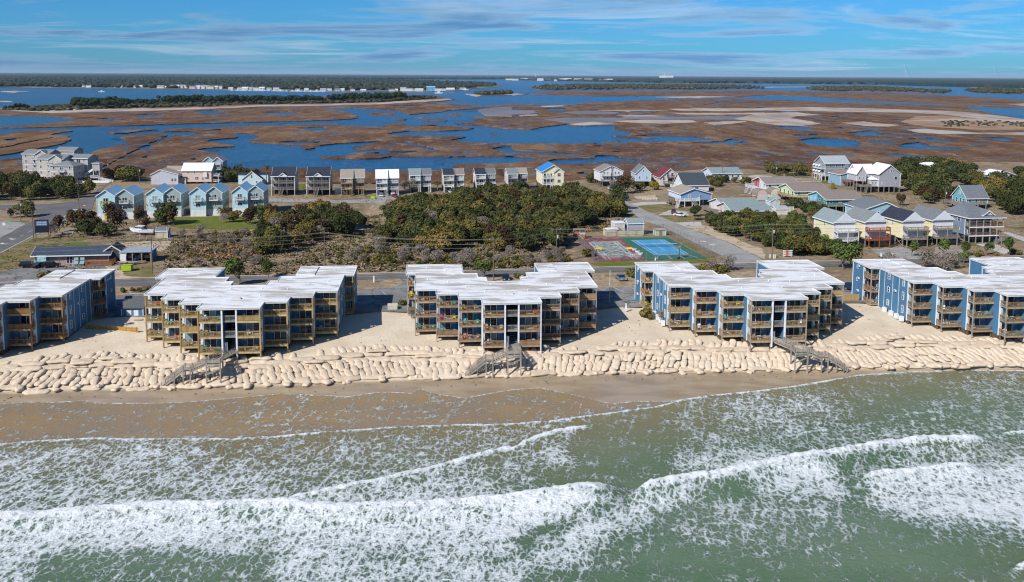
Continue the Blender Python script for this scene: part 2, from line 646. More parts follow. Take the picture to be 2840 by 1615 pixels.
ASPH = pavement_mat('road_asphalt', (0.125, 0.12, 0.118), (0.165, 0.16, 0.158), 0.3)
LOT = pavement_mat('worn_lot_asphalt', (0.155, 0.152, 0.150), (0.27, 0.262, 0.25), 0.75)
STREET = pavement_mat('pale_street_asphalt', (0.27, 0.262, 0.25), (0.35, 0.342, 0.325), 0.25)
CONC = pavement_mat('pale_concrete', (0.42, 0.40, 0.365), (0.50, 0.48, 0.44), 0.2)
SANDM = mat('loose_sand', (0.47, 0.38, 0.275), (0.33, 0.255, 0.175), 0.95, 0.25, 6, 0.15, world_co=True, lo=0.42, hi=0.68)
SANDY = mat('sandy_verge', (0.36, 0.285, 0.20), (0.235, 0.165, 0.095), 0.95, 0.5, 7, 0.1, world_co=True, lo=0.38, hi=0.62)
LAWN = mat('green_lawn', (0.10, 0.135, 0.018), (0.155, 0.155, 0.04), 0.95, 0.35, 7, 0.1, 0.1, 4, world_co=True, lo=0.38, hi=0.66)
LAWN2 = mat('patchy_lawn', (0.125, 0.125, 0.035), (0.225, 0.17, 0.09), 0.95, 0.22, 7, 0.1, 0.1, 4, world_co=True, lo=0.38, hi=0.60)
MULCH = mat('orange_dead_grass', (0.235, 0.12, 0.05), (0.17, 0.12, 0.065), 0.95, 0.4, 7, 0.1, world_co=True)
PAINTW = paint((0.62, 0.62, 0.60), 0.7, 'road_paint')

# parking behind the condominiums, sandy strip with bushes, main road, its shoulders
sheet('parking_lot', [toXY(-140, 27.4), toXY(150, 27.4), toXY(150, 48.5), toXY(-140, 48.5)], 0.074, LOT, 0.5, 4, 3, world_pts=True)
for k, (a, b_, v0, v1) in enumerate([(-134, -88, 47, 62), (-83, -34.5, 47.5, 61), (-28, -23, 50, 61), (-16, 55, 46.5, 62), (60, 92, 46.5, 62), (104, 150, 45.5, 62)]):
    sheet('sand_strip', [toXY(a, v0), toXY(b_ - 2, v0), toXY(b_, (v0 + v1) / 2), toXY(b_ - 1.5, v1), toXY(a + 1, v1), toXY(a - 1, (v0 + v1) / 2)], 0.082, SANDY, 0.6, 2.0, 20 + k, world_pts=True)
sheet('driveway_apron', px(K5, (400, 250), (810, 245), (830, 560), (130, 560), (130, 440), (370, 395), (480, 330), (480, 290)), 0.078, LOT, 0.2, 2, 5)
far = [(-900, 815), (-300, 795), (320, 775), (440, 771), (988, 761.5), (1134, 756.5), (1650, 743), (1775, 739.4), (2080, 731), (2383, 723), (2840, 711), (3300, 700)]
near = [(3300, 713), (2840, 724), (2383, 736), (2283, 739.5), (2108, 745.5), (1775, 753), (1647, 755.5), (1136, 772), (988, 775.5), (440, 793), (315, 796), (-300, 817), (-900, 838)]
sheet('main_road', far + near, 0.090, ASPH, 0.05, 6, 7)


def ribbon(name, line, wid, z, material, dashed=None, **k):
    q = MB()
    for i in range(len(line) - 1):
        a, b_ = Vector(line[i]), Vector(line[i + 1])
        L = (b_ - a).length
        d = (b_ - a) / L; nn_ = Vector((-d.y, d.x)) * (wid / 2)
        segs = [(0, L)] if not dashed else [(s, min(L, s + dashed[0])) for s in np.arange(0, L, sum(dashed))]
        for s_, e_ in segs:
            p, r = a + d * s_, a + d * e_
            q.prism([tuple(p - nn_), tuple(r - nn_), tuple(r + nn_), tuple(p + nn_)], z - 0.003, z)
    return q.build(name, material, kind='structure', **k)


farw = [P(x, y, 0.09) for x, y in far]
nearw = [P(x, y, 0.09) for x, y in near]
ribbon('road_edge_sand', [(x - 0.05, y + 0.55) for x, y in farw], 1.3, 0.086, SANDM)
ribbon('kerb', [(x, y + 0.1) for x, y in farw], 0.28, 0.20, CONC)
mid = []
nr = nearw[::-1]
for i, p in enumerate(farw):
    j = min(range(len(nr)), key=lambda q_: abs(nr[q_][0] - p[0]))
    mid.append((p[0], (p[1] + float(np.interp(p[0], [a[0] for a in nr], [a[1] for a in nr]))) / 2))
ribbon('road_centre_line', mid, 0.14, 0.098, paint((0.45, 0.36, 0.12), 0.8, 'yellow_paint'))
ribbon('road_lane_line', [(x, y - 0.8) for x, y in farw], 0.12, 0.098, PAINTW)
# parking bay lines
for k, (a, b_) in enumerate([(-28, -24)] + [(22 + 4.1 * i, 22 + 4.1 * i) for i in range(7)] + [(62 + 4.1 * i, 62 + 4.1 * i) for i in range(6)]):
    ribbon('bay_line', [toXY(a + 1.6, 41.5), toXY(a, 46.6)], 0.12, 0.088, PAINTW)

# side street on the right
sheet('side_street', px(E1, (330, 800), (480, 860), (900, 1130), (1070, 1270)) + px(K3, (1560, 815), (2030, 1050), (2200, 1125), (2235, 1150), (2180, 1195), (2561, 1215), (2561, 1150), (2200, 970), (1780, 815)) +
      px(E1, (1650, 1300), (1340, 1180), (840, 960), (600, 840), (450, 800)), 0.084, STREET, 0.12, 3, 8)
sheet('street_verge', px(K3, (1790, 815), (1960, 800), (2120, 850), (2330, 960), (2561, 1040), (2561, 1140), (2200, 962)), 0.06, SANDM, 0.7, 2, 9)
sheet('street_verge', px(E1, (1340, 1180), (1560, 1080), (1880, 1110), (1930, 1180), (1440, 1170)), 0.08, CONC, 0.2, 2, 10)
sheet('driveway', px(E1, (840, 960), (1100, 930), (1560, 925), (1600, 955), (960, 1000)), 0.08, CONC, 0.3, 2, 11)
sheet('driveway', px(E1, (1650, 1310), (2140, 1290), (2170, 1370), (1850, 1385)), 0.08, CONC, 0.15, 2, 12)
sheet('driveway', px(E1, (900, 830), (1300, 800), (1360, 870), (1000, 880)), 0.08, SANDM, 0.4, 2, 13)
# left roads
sheet('cross_road', px(K8, (-900, 135), (0, 125), (650, 115), (950, 90), (1130, 20)) + [(300.6, 506.5), (331, 486), (345, 487), (309.7, 504), (290, 520), (262, 556)] +
      px(K8, (1180, 175), (1000, 240), (490, 495), (0, 752), (-700, 1130), (-700, 900), (0, 560), (170, 470), (330, 380), (490, 305), (540, 262), (500, 236), (0, 192), (-900, 200)), 0.085, ASPH, 0.1, 3, 14)
ribbon('kerb', [P(*q) for q in px(K8, (1000, 240), (490, 495), (0, 752), (-400, 960))], 0.5, 0.12, CONC)
ribbon('road_lane_line', [P(*q) for q in px(K8, (-900, 122), (0, 130), (640, 122))], 0.5, 0.095, CONC)
ribbon('road_lane_line', [P(*q) for q in px(K8, (60, 640), (370, 480), (640, 360))], 0.15, 0.095, PAINTW, (3, 4))
for q in ([(110, 560), (150, 575), (185, 565), (150, 560)], [(0, 625), (30, 612), (66, 622), (30, 632)], [(800, 290), (835, 265), (880, 280), (840, 275)], [(930, 188), (1050, 188), (1050, 194), (930, 194)],
          [(80, 182), (135, 182), (135, 188), (80, 188)], [(180, 150), (240, 148), (150, 160)]):
    sheet('road_arrow', px(K8, *q), 0.094, PAINTW)
for q in ([(1925, 952), (1985, 960), (1990, 966), (1930, 960)], [(2010, 988), (2075, 992), (2078, 998), (2015, 996)]):
    sheet('road_arrow', px(K3, *q), 0.094, PAINTW)
sheet('gravel_lot', px(K8, (-400, 330), (230, 350), (330, 375), (170, 465), (0, 555), (-400, 760)), 0.07, STREET, 0.3, 3, 15)
# cafe parking, volleyball sand
sheet('cafe_parking', px(E7, (-300, 560), (0, 480), (170, 420), (500, 408), (950, 398), (1010, 420), (1050, 520), (960, 592), (400, 600), (-300, 640)), 0.072, LOT, 0.25, 3, 16)
sheet('sandy_apron', px(E7, (880, 400), (1000, 405), (1020, 460), (1045, 500), (1320, 533), (1330, 545), (960, 545), (900, 470)), 0.079, SANDM, 0.5, 2, 17)
sheet('volleyball_sand', px(K1, (925, 1085), (1100, 1050), (1300, 1033), (1500, 1028), (1735, 1025), (1745, 1045), (1600, 1120), (1480, 1165), (1400, 1110), (1100, 1115)), 0.06, SANDM, 0.6, 2, 18)
sheet('lawn', px(K1, (1620, 790), (1900, 790), (2260, 775), (2520, 800), (2500, 905), (2200, 915), (1750, 900), (1690, 870)), 0.05, LAWN, 0.6, 2, 19)
sheet('lawn', px(K1, (610, 1050), (820, 1030), (900, 1045), (860, 1080), (650, 1085)), 0.05, LAWN, 0.6, 2, 20)
sheet('patchy_lawn', px(K1, (0, 1150), (330, 1000), (560, 985), (900, 1000), (500, 1080), (320, 1150), (330, 1230), (230, 1260), (0, 1310), (-300, 1400), (-300, 1290)), 0.045, LAWN2, 0.6, 2, 21)
sheet('patchy_lawn', px(K1, (1300, 1230), (1480, 1200), (1500, 1340), (1540, 1385), (1250, 1370), (1220, 1320)), 0.045, LAWN2, 0.6, 2, 22)
sheet('grass_strip', px(FC, (350, 800), (600, 770), (1300, 755), (2350, 725), (2380, 770), (1200, 850), (500, 850)), 0.05, LAWN, 0.5, 2, 23)
sheet('grass_strip', px(FC, (1690, 330), (1760, 330), (2400, 640), (2500, 740), (2380, 770), (2340, 715)), 0.05, LAWN2, 0.5, 2, 24)
sheet('lawn', px(K2, (440, 395), (520, 390), (525, 450), (440, 450)), 0.05, LAWN, 0.4, 2, 25)
sheet('lawn', px(K2, (1100, 520), (1220, 500), (1240, 545), (1150, 555)), 0.05, LAWN2, 0.4, 2, 26)
sheet('back_street', px(K2, (160, 530), (750, 548), (840, 555), (1210, 540), (1320, 545), (1310, 590), (1200, 585), (800, 578), (160, 568)), 0.07, STREET, 0.2, 3, 27)
sheet('driveway', px(K2, (1225, 490), (1440, 490), (1420, 545), (1210, 545)), 0.075, STREET, 0.15, 2, 28)
sheet('sand_clearing', px(K2, (720, 800), (900, 795), (1100, 815), (1080, 850), (860, 840), (720, 850)), 0.05, SANDM, 0.8, 2, 29)
sheet('sand_clearing', px(K2, (1180, 590), (1380, 600), (1420, 660), (1150, 720), (1120, 690)), 0.045, SANDY, 0.8, 2, 30)
sheet('orange_grass', px(K1, (1960, 1150), (2150, 1090), (2400, 1080), (2561, 1100), (2500, 1160), (2200, 1200), (2000, 1190)), 0.045, MULCH, 0.9, 2, 31)
sheet('yard_sand', px(E1, (960, 740), (1400, 730), (1420, 800), (900, 830)), 0.045, SANDY, 0.7, 2, 32)
sheet('patchy_lawn', px(E1, (990, 1010), (1650, 960), (1700, 1060), (1560, 1100), (1180, 1120)), 0.045, LAWN2, 0.5, 2, 33)
sheet('patchy_lawn', px(E1, (1400, 1180), (1700, 1170), (2150, 1190), (2160, 1280), (1640, 1300), (1500, 1240)), 0.045, LAWN2, 0.5, 2, 34)
sheet('orange_grass', px(K3, (620, 780), (1000, 750), (1000, 870), (640, 900)), 0.045, mat('pale_dead_grass', (0.34, 0.24, 0.13), (0.20, 0.11, 0.05), 0.95, 0.5, 7, 0.1, world_co=True), 0.8, 2, 35)
sheet('driveway', px(E6, (850, 440), (1040, 430), (1240, 525), (1150, 545)), 0.07, CONC, 0.1, 2, 36)
sheet('driveway', px(E6, (430, 470), (640, 465), (880, 575), (860, 600), (560, 610), (420, 540)), 0.07, pavement_mat('buff_gravel', (0.30, 0.255, 0.215), (0.36, 0.31, 0.26)), 0.15, 2, 37)
sheet('driveway', px(E6, (-240, 500), (90, 470), (330, 560), (440, 620), (120, 620), (-100, 600)), 0.068, STREET, 0.2, 2, 38)
sheet('driveway', px(E6, (1120, 318), (1200, 320), (1370, 370), (1370, 420)), 0.07, CONC, 0.1, 2, 39)
for q in ([(1750, 500), (2130, 505), (2130, 515), (1760, 515)], [(1860, 545), (2230, 540), (2230, 555), (1870, 556)]):
    sheet('concrete_pad', px(E2, *q), 0.07, CONC)
sheet('concrete_pad', px(E2, (880, 450), (1050, 435), (1330, 455), (1330, 480), (930, 480)), 0.07, CONC, 0.3, 2, 41)
sheet('lawn', px(E3, (380, 540), (660, 550), (670, 590), (400, 590)), 0.06, LAWN, 0.3, 2, 40)
# ------------------------------------------------------------------ sound, marsh and far shore
A_ = (0, 190, 2.0222); B_ = (700, 190, 2.0222); C_ = (1400, 190, 2.0222); D_ = (2120, 190, 2.0222)
WL = -1.25


def water_mat(name, deep, rough, bscale, bdist, c2=None, nscale=0.004):
    m, t, b = newmat(name)
    pos = t.n('ShaderNodeNewGeometry').outputs['Position']
    c = t.mix(t.ramp(t.noise(t.mapping(pos, sc=(1, 0.4, 1)), nscale, 5, 0.65), 0.38, 0.64), deep, c2 or tuple(x * 1.5 for x in deep))
    c = t.mix(t.ramp(t.noise(t.mapping(pos, sc=(1, .45, 1)), .22, 4, .75), .50, .66, 0, .6), c, tuple(x * 2.6 + .008 for x in deep))
    t.l(c, b.inputs['Base Color'])
    b.inputs['Roughness'].default_value = rough
    b.inputs['Specular IOR Level'].default_value = 0.42
    b.inputs['IOR'].default_value = 1.33
    bp = t.n('ShaderNodeBump'); bp.inputs['Distance'].default_value = bdist
    h = t.math('ADD', t.noise(t.mapping(pos, sc=(1, 1.6, 1)), bscale, 4, 0.6), t.math('MULTIPLY', t.noise(pos, bscale * 0.27, 3, 0.6), 1.6))
    t.l(h, bp.inputs['Height']); t.l(bp.outputs[0], b.inputs['Normal'])
    return m


SOUND = water_mat('sound_water', (0.004, 0.045, 0.110), 0.24, 0.45, 0.55, (0.008, 0.070, 0.145))
q = MB()
q.prism([(-60000, 380), (60000, 380), (60000, 110000), (-60000, 110000)], WL - 1, WL)
q.build('sound_water', SOUND, kind='structure')
q = MB()
q.prism([(-3000, 188), (-136, 188), (-136, 209), (-330, 178), (-330, 560), (-3000, 560)], -2.2, -0.05)
q.prism([(3000, 220), (149, 220), (149, 212), (340, 235), (340, 560), (3000, 600)], -2.2, -0.05)
q.build('ground', GROUND, kind='structure')

LAND = []  # (is_land, points)
LAND.append((1, px(A_, (-1300, 560), (-400, 540), (0, 507), (60, 505), (125, 502), (300, 498), (475, 492), (475, 488), (540, 460), (640, 435), (725, 415), (728, 406), (672, 395), (690, 378), (760, 372), (900, 366), (942, 372), (880, 402),
            (790, 440), (745, 462), (640, 520), (560, 556), (575, 560), (650, 522), (760, 465), (848, 443), (850, 430), (925, 395), (980, 374), (1100, 370), (1290, 367), (1332, 380), (1318, 388), (1180, 400),
            (1148, 408), (1200, 416), (1310, 430), (1308, 437), (1150, 446), (1100, 456), (1200, 474), (1245, 486), (1205, 505), (1230, 540), (1265, 560)) +
            px(B_, (0, 560), (240, 556), (330, 565), (500, 573), (690, 578), (870, 573), (1050, 570), (1165, 560), (1160, 550), (1118, 540), (1200, 536), (1456, 532)) +
            px(C_, (60, 527), (150, 520), (193, 508), (150, 496), (60, 490), (0, 491)) +
            px(B_, (1300, 490), (1150, 493), (780, 490), (720, 502), (600, 505), (400, 502), (378, 496), (560, 487), (545, 478), (590, 470), (765, 468), (785, 458), (700, 450), (600, 450), (558, 442), (640, 428),
               (740, 413), (830, 420), (920, 434), (990, 457), (1080, 470), (1040, 455), (990, 440), (930, 422), (870, 410), (720, 407), (600, 413), (470, 420), (380, 432), (280, 428), (150, 421), (0, 412)) +
            px(A_, (1430, 412), (1392, 405), (1400, 400), (1456, 396)) + px(B_, (20, 394), (40, 388), (20, 370), (0, 366)) + px(A_, (1380, 362), (1300, 363), (1100, 360), (1085, 352), (1260, 345), (1240, 340), (1100, 350), (920, 354), (890, 345), (1000, 336), (1200, 330), (1400, 325)) +
            px(B_, (0, 320), (150, 318), (300, 312), (480, 308), (500, 318), (640, 325), (900, 325), (1130, 323), (1240, 335), (1220, 342), (1050, 350), (880, 350), (790, 358), (752, 368), (800, 376), (950, 378),
               (1150, 380), (1200, 383), (1110, 400), (1150, 410), (1250, 418), (1400, 420)) +
            px(C_, (0, 422), (200, 421), (400, 422), (600, 415), (700, 413), (900, 410), (1100, 405), (1190, 400), (1190, 392), (1050, 378), (800, 372), (720, 378), (840, 390), (720, 388), (600, 378), (700, 372),
               (720, 360), (700, 352), (620, 342), (620, 325), (640, 318), (560, 318), (400, 322), (345, 312), (230, 325), (150, 340), (0, 336)) +
            px(B_, (1370, 327), (1140, 308), (1260, 298), (1270, 285), (1220, 272), (1400, 270)) +
            px(C_, (60, 272), (200, 275), (100, 262), (0, 262), (120, 255), (200, 258), (180, 240), (60, 224), (0, 222)) + px(B_, (1250, 218), (1380, 205)) +
            px(C_, (60, 200), (200, 205), (400, 202), (450, 192), (650, 188), (760, 178), (1000, 172), (1300, 172)) +
            px(D_, (0, 176), (250, 182), (500, 192), (800, 202), (1100, 210), (1150, 225), (1280, 255), (1456, 284), (2200, 330), (3400, 340), (3400, 700), (900, 640), (0, 620)) + px(C_, (0, 640)) + px(B_, (0, 640)) + px(A_, (0, 640), (-1300, 640))))
LAND.append((1, px(C_, (90, 142), (300, 128), (900, 126), (1456, 124)) + px(D_, (300, 130), (700, 138), (1100, 155), (1456, 178), (2600, 200), (2600, 235), (1456, 222), (1140, 211), (800, 190), (400, 176), (0, 168)) +
            px(C_, (1200, 160), (900, 152), (500, 156), (300, 150))))
LAND.append((1, px(A_, (-900, 232), (-300, 228), (0, 222), (150, 213), (260, 205), (400, 197), (560, 185), (900, 176), (1456, 162)) + px(B_, (440, 157), (700, 150), (1000, 150), (1060, 160), (1135, 172), (1080, 183),
            (960, 190), (1150, 200), (1300, 212), (1270, 225), (1100, 235), (1050, 245), (880, 258), (850, 245), (770, 232), (600, 222), (360, 216), (420, 228), (520, 240), (560, 255), (600, 275), (560, 283),
            (420, 290), (200, 296), (0, 301)) + px(A_, (1300, 303), (1000, 311), (700, 321), (520, 322), (400, 325), (300, 328), (150, 332), (0, 333), (-900, 345))))
LAND.append((0, px(A_, (-900, 262), (0, 260), (150, 262), (300, 268), (430, 282), (440, 288), (300, 303), (200, 315), (100, 325), (0, 328), (-900, 338))))
LAND.append((1, px(A_, (-900, 385), (0, 370), (150, 349), (380, 345), (410, 350), (300, 365), (290, 375), (385, 378), (400, 400), (330, 425), (200, 450), (100, 470), (0, 484), (-900, 530))))
LAND.append((0, px(A_, (0, 445), (150, 412), (300, 385), (300, 388), (150, 418), (0, 451))))
LAND.append((1, px(A_, (600, 352), (700, 345), (850, 337), (880, 342), (760, 355), (640, 364))))
for i_ in ([(275, 440), (330, 436), (350, 445), (300, 452)], [(640, 250), (700, 245), (790, 252), (800, 262), (700, 260)], [(790, 280), (860, 283), (850, 290), (800, 288)], [(940, 316), (1020, 310), (1030, 316), (960, 323)],
           [(960, 292), (1000, 282), (1090, 288), (1090, 293)], [(740, 315), (840, 308), (880, 324), (760, 326)], [(905, 275), (980, 272), (985, 278)], [(1070, 262), (1150, 255), (1190, 266)],
           [(1330, 364), (1365, 362), (1370, 368)], [(1245, 145), (1400, 135), (1456, 136), (1456, 150), (1300, 152)]):
    LAND.append((1, px(B_, *i_)))
LAND.append((1, px(C_, (0, 136), (70, 138), (130, 146), (0, 150))))
for cr, pts in ((A_, [(740, 262), (830, 255), (970, 265), (850, 272)]), (A_, [(1080, 236), (1200, 235), (1320, 247), (1150, 256)]), (A_, [(530, 283), (600, 278), (760, 287), (620, 291)]), (A_, [(760, 297), (860, 296), (880, 300), (780, 302)]),
                (A_, [(20, 400), (90, 392), (105, 402), (40, 408)]), (A_, [(795, 497), (830, 490), (845, 498), (810, 504)]), (A_, [(1060, 508), (1100, 503), (1140, 510), (1080, 515)]),
                (B_, [(30, 245), (200, 242), (310, 250), (150, 258)]), (B_, [(215, 330), (400, 326), (440, 345), (380, 350), (300, 345)]), (B_, [(120, 412), (250, 406), (385, 410), (360, 420), (200, 422)]),
                (B_, [(680, 470), (920, 460), (925, 468), (760, 482), (690, 480)]), (B_, [(1340, 450), (1400, 434), (1456, 432), (1456, 470), (1400, 468)]), (B_, [(780, 210), (900, 208), (940, 214), (800, 216)]),
                (C_, [(0, 433), (40, 433), (30, 445), (60, 456), (200, 464), (380, 470), (460, 484), (300, 482), (100, 478), (0, 474)]),
                (C_, [(235, 518), (290, 508), (390, 505), (510, 500), (500, 487), (620, 485), (640, 495), (800, 508), (700, 518), (560, 525), (420, 536), (300, 538)]),
                (C_, [(445, 437), (540, 430), (530, 437)]), (C_, [(395, 588), (440, 580), (505, 588), (470, 598)]), (C_, [(320, 602), (370, 599), (380, 604)]), (C_, [(820, 345), (950, 350), (920, 360), (830, 356)]),
                (C_, [(1040, 415), (1230, 405), (1280, 390), (1410, 422), (1250, 420), (1120, 425)]), (C_, [(900, 500), (1000, 515), (1100, 525), (950, 518)]), (C_, [(600, 468), (650, 463), (640, 472)]),
                (C_, [(230, 225), (340, 222), (345, 235), (240, 238)]), (C_, [(660, 240), (760, 236), (900, 243), (720, 248)]),
                (D_, [(180, 400), (240, 394), (320, 388), (440, 390), (500, 400), (540, 412), (535, 440), (400, 443), (330, 436), (250, 430)]), (D_, [(150, 372), (300, 367), (310, 382), (200, 385)]),
                (D_, [(455, 362), (560, 350), (600, 348), (660, 365), (780, 372), (980, 372), (950, 385), (780, 380), (640, 378), (540, 375)]), (D_, [(790, 392), (950, 392), (1100, 405), (1080, 414), (930, 410)]),
                (D_, [(740, 430), (870, 410), (920, 428), (1050, 440), (1200, 458), (1100, 460), (900, 447), (780, 450)]), (D_, [(605, 475), (750, 473), (910, 490), (880, 500), (700, 488)]),
                (D_, [(1010, 475), (1110, 483), (1100, 488), (1030, 485)]), (D_, [(1220, 387), (1330, 385), (1430, 400), (1340, 408)]), (D_, [(560, 395), (740, 410), (720, 425), (600, 415)]),
                (D_, [(20, 325), (200, 322), (320, 332), (220, 347)]), (D_, [(350, 332), (430, 330), (440, 340)]), (D_, [(370, 270), (420, 265), (415, 280)]),
                (C_, [(1456, 190), (1240, 195), (1100, 205), (1200, 190)]), (D_, [(-120, 224), (0, 217), (180, 222), (420, 235), (200, 240), (0, 235)]),
                (D_, [(-160, 158), (0, 150), (250, 155), (520, 178), (800, 190), (790, 198), (560, 192), (300, 185), (0, 172)])):
    LAND.append((0, px(cr, *pts)))


def tri_regions(regs, z, seed, dens=1.0):
    """triangulate overlapping outlines, later ones on top; returns verts and land triangles"""
    co, ed = [], []
    polys = []
    for k, (ty, pts) in enumerate(regs):
        wp = []
        for x, y in pts:
            wp.append(P(x, max(y, 215.0), z))
        jp = jitter(wp, lambda a: max(3.0, 7.0 * a.y / 900.0) / dens, lambda a: 1.6 * a.y / 900.0 + 0.6, seed + k)
        polys.append((ty, jp))
        o = len(co)
        co += [Vector(p) / 1000.0 for p in jp]
        ed += [(o + i, o + (i + 1) % len(jp)) for i in range(len(jp))]
    v, e, f, *_ = delaunay_2d_cdt(co, ed, [], 0, 1e-7)
    V = np.array([(a.x * 1000, a.y * 1000) for a in v])
    F = np.array([t for t in f if len(t) == 3])
    C = V[F].mean(1)
    land = np.zeros(len(F), bool)
    for ty, p in polys:
        land[inpoly(C[:, 0], C[:, 1], p)] = bool(ty)
    return V, F[land]


def slab(name, V, F, z0, z1, material, **k):
    from collections import Counter
    cnt = {}
    for t in F:
        for i in range(3):
            a, b_ = int(t[i]), int(t[(i + 1) % 3])
            cnt[(a, b_)] = 1
    n = len(V)
    vs = [(x, y, z1) for x, y in V] + [(x, y, z0) for x, y in V]
    fs = []
    for t in F:
        a, b_, c = V[t[0]], V[t[1]], V[t[2]]
        cr = (b_[0] - a[0]) * (c[1] - a[1]) - (c[0] - a[0]) * (b_[1] - a[1])
        fs.append(tuple(int(i) for i in t) if cr > 0 else (int(t[0]), int(t[2]), int(t[1])))
    edges = set()
    for t in fs:
        for i in range(3): edges.add((t[i], t[(i + 1) % 3]))
    for a, b_ in edges:
        if (b_, a) not in edges: fs.append((b_, a, a + n, b_ + n))
    me = bpy.data.meshes.new(name); me.from_pydata(vs, [], fs); me.materials.append(material); me.update()
    return obj(name, me, kind='structure', **k)


def marsh_mat():
    m, t, b = newmat('marsh_grass')
    pos = t.n('ShaderNodeNewGeometry').outputs['Position']
    a = t.noise(t.mapping(pos, sc=(1, 0.5, 1)), 0.006, 6, 0.65)
    d = t.noise(t.mapping(pos, sc=(1, 0.35, 1)), 0.05, 7, 0.7)
    e = t.noise(pos, 0.6, 5, 0.75)
    c = t.mix(t.ramp(a, 0.36, 0.64), (0.110, 0.056, 0.033), (0.165, 0.092, 0.050))
    c = t.mix(t.ramp(d, 0.50, 0.66, 0, 0.9), c, (0.25, 0.165, 0.10))
    c = t.mix(t.ramp(t.noise(t.mapping(pos, (90, 20, 0), sc=(1, .3, 1)), 0.014, 6, 0.7), 0.52, 0.64, 0, .75), c, (0.235, 0.150, 0.082))
    c = t.mix(t.ramp(d, 0.47, 0.33, 0, 0.8), c, (0.048, 0.024, 0.015))
    c = t.mix(t.ramp(e, 0.50, 0.34, 0, 0.75), c, (0.040, 0.021, 0.014))
    c = t.mix(t.ramp(t.noise(t.mapping(pos, (5, 60, 0), sc=(1, .4, 1)), 0.16, 5, .75), .54, .68, 0, .7), c, (0.30, 0.205, 0.125))
    t.l(c, b.inputs['Base Color']); b.inputs['Roughness'].default_value = 0.95; b.inputs['Specular IOR Level'].default_value = 0.08
    bp = t.n('ShaderNodeBump'); bp.inputs['Distance'].default_value = 0.5
    t.l(e, bp.inputs['Height']); t.l(bp.outputs[0], b.inputs['Normal'])
    return m


MARSH = marsh_mat()
V, F = tri_regions(LAND, -0.6, 50)
slab('marsh', V, F, WL - 0.6, -0.55, MARSH)

# small creeks and pools threading the marsh
def marsh_bits():
    rg = random.Random(77); q = MB()
    polys = [[P(x, max(y, 215), -.55) for x, y in pts] for ty, pts in LAND if ty == 1][:5]
    wat = [[P(x, max(y, 215), -.55) for x, y in pts] for ty, pts in LAND if ty == 0]
    def dry(x, y): return any(inpoly(np.array([x]), np.array([y]), p_)[0] for p_ in polys[:3] + polys[4:]) and not any(inpoly(np.array([x]), np.array([y]), p_)[0] for p_ in wat)
    for k in range(620):
        py = 250 + 240 * rg.random() ** 1.3; px_ = rg.uniform(-100, 2940)
        x, y = P(px_, py, -.55)
        if y < 500 or not dry(x, y): continue
        s_ = y / 900
        if k % 2:
            a = [(x + math.cos(i * .63) * rg.uniform(3, 9) * s_ * 1.5, y + math.sin(i * .63) * rg.uniform(2, 8) * s_) for i in range(10)]
            q.prism(a, -.62, -.545)
        else:
            h = rg.uniform(-.5, .5) + (3.14 if rg.random() < .5 else 0); wd = rg.uniform(.8, 2.2) * s_ ** .5; L_, Rr_ = [], []
            for i in range(16):
                nx, ny = -math.sin(h), math.cos(h); w2 = wd * (1 - i / 17)
                L_.append((x + nx * w2, y + ny * w2)); Rr_.append((x - nx * w2, y - ny * w2))
                x += math.cos(h) * 6 * s_; y += math.sin(h) * 9 * s_; h += rg.uniform(-.75, .75)
            for i in range(15): q.prism([L_[i], L_[i + 1], Rr_[i + 1], Rr_[i]], -.62, -.545)
    q.build('marsh_pools', SOUND, kind='structure')
marsh_bits()

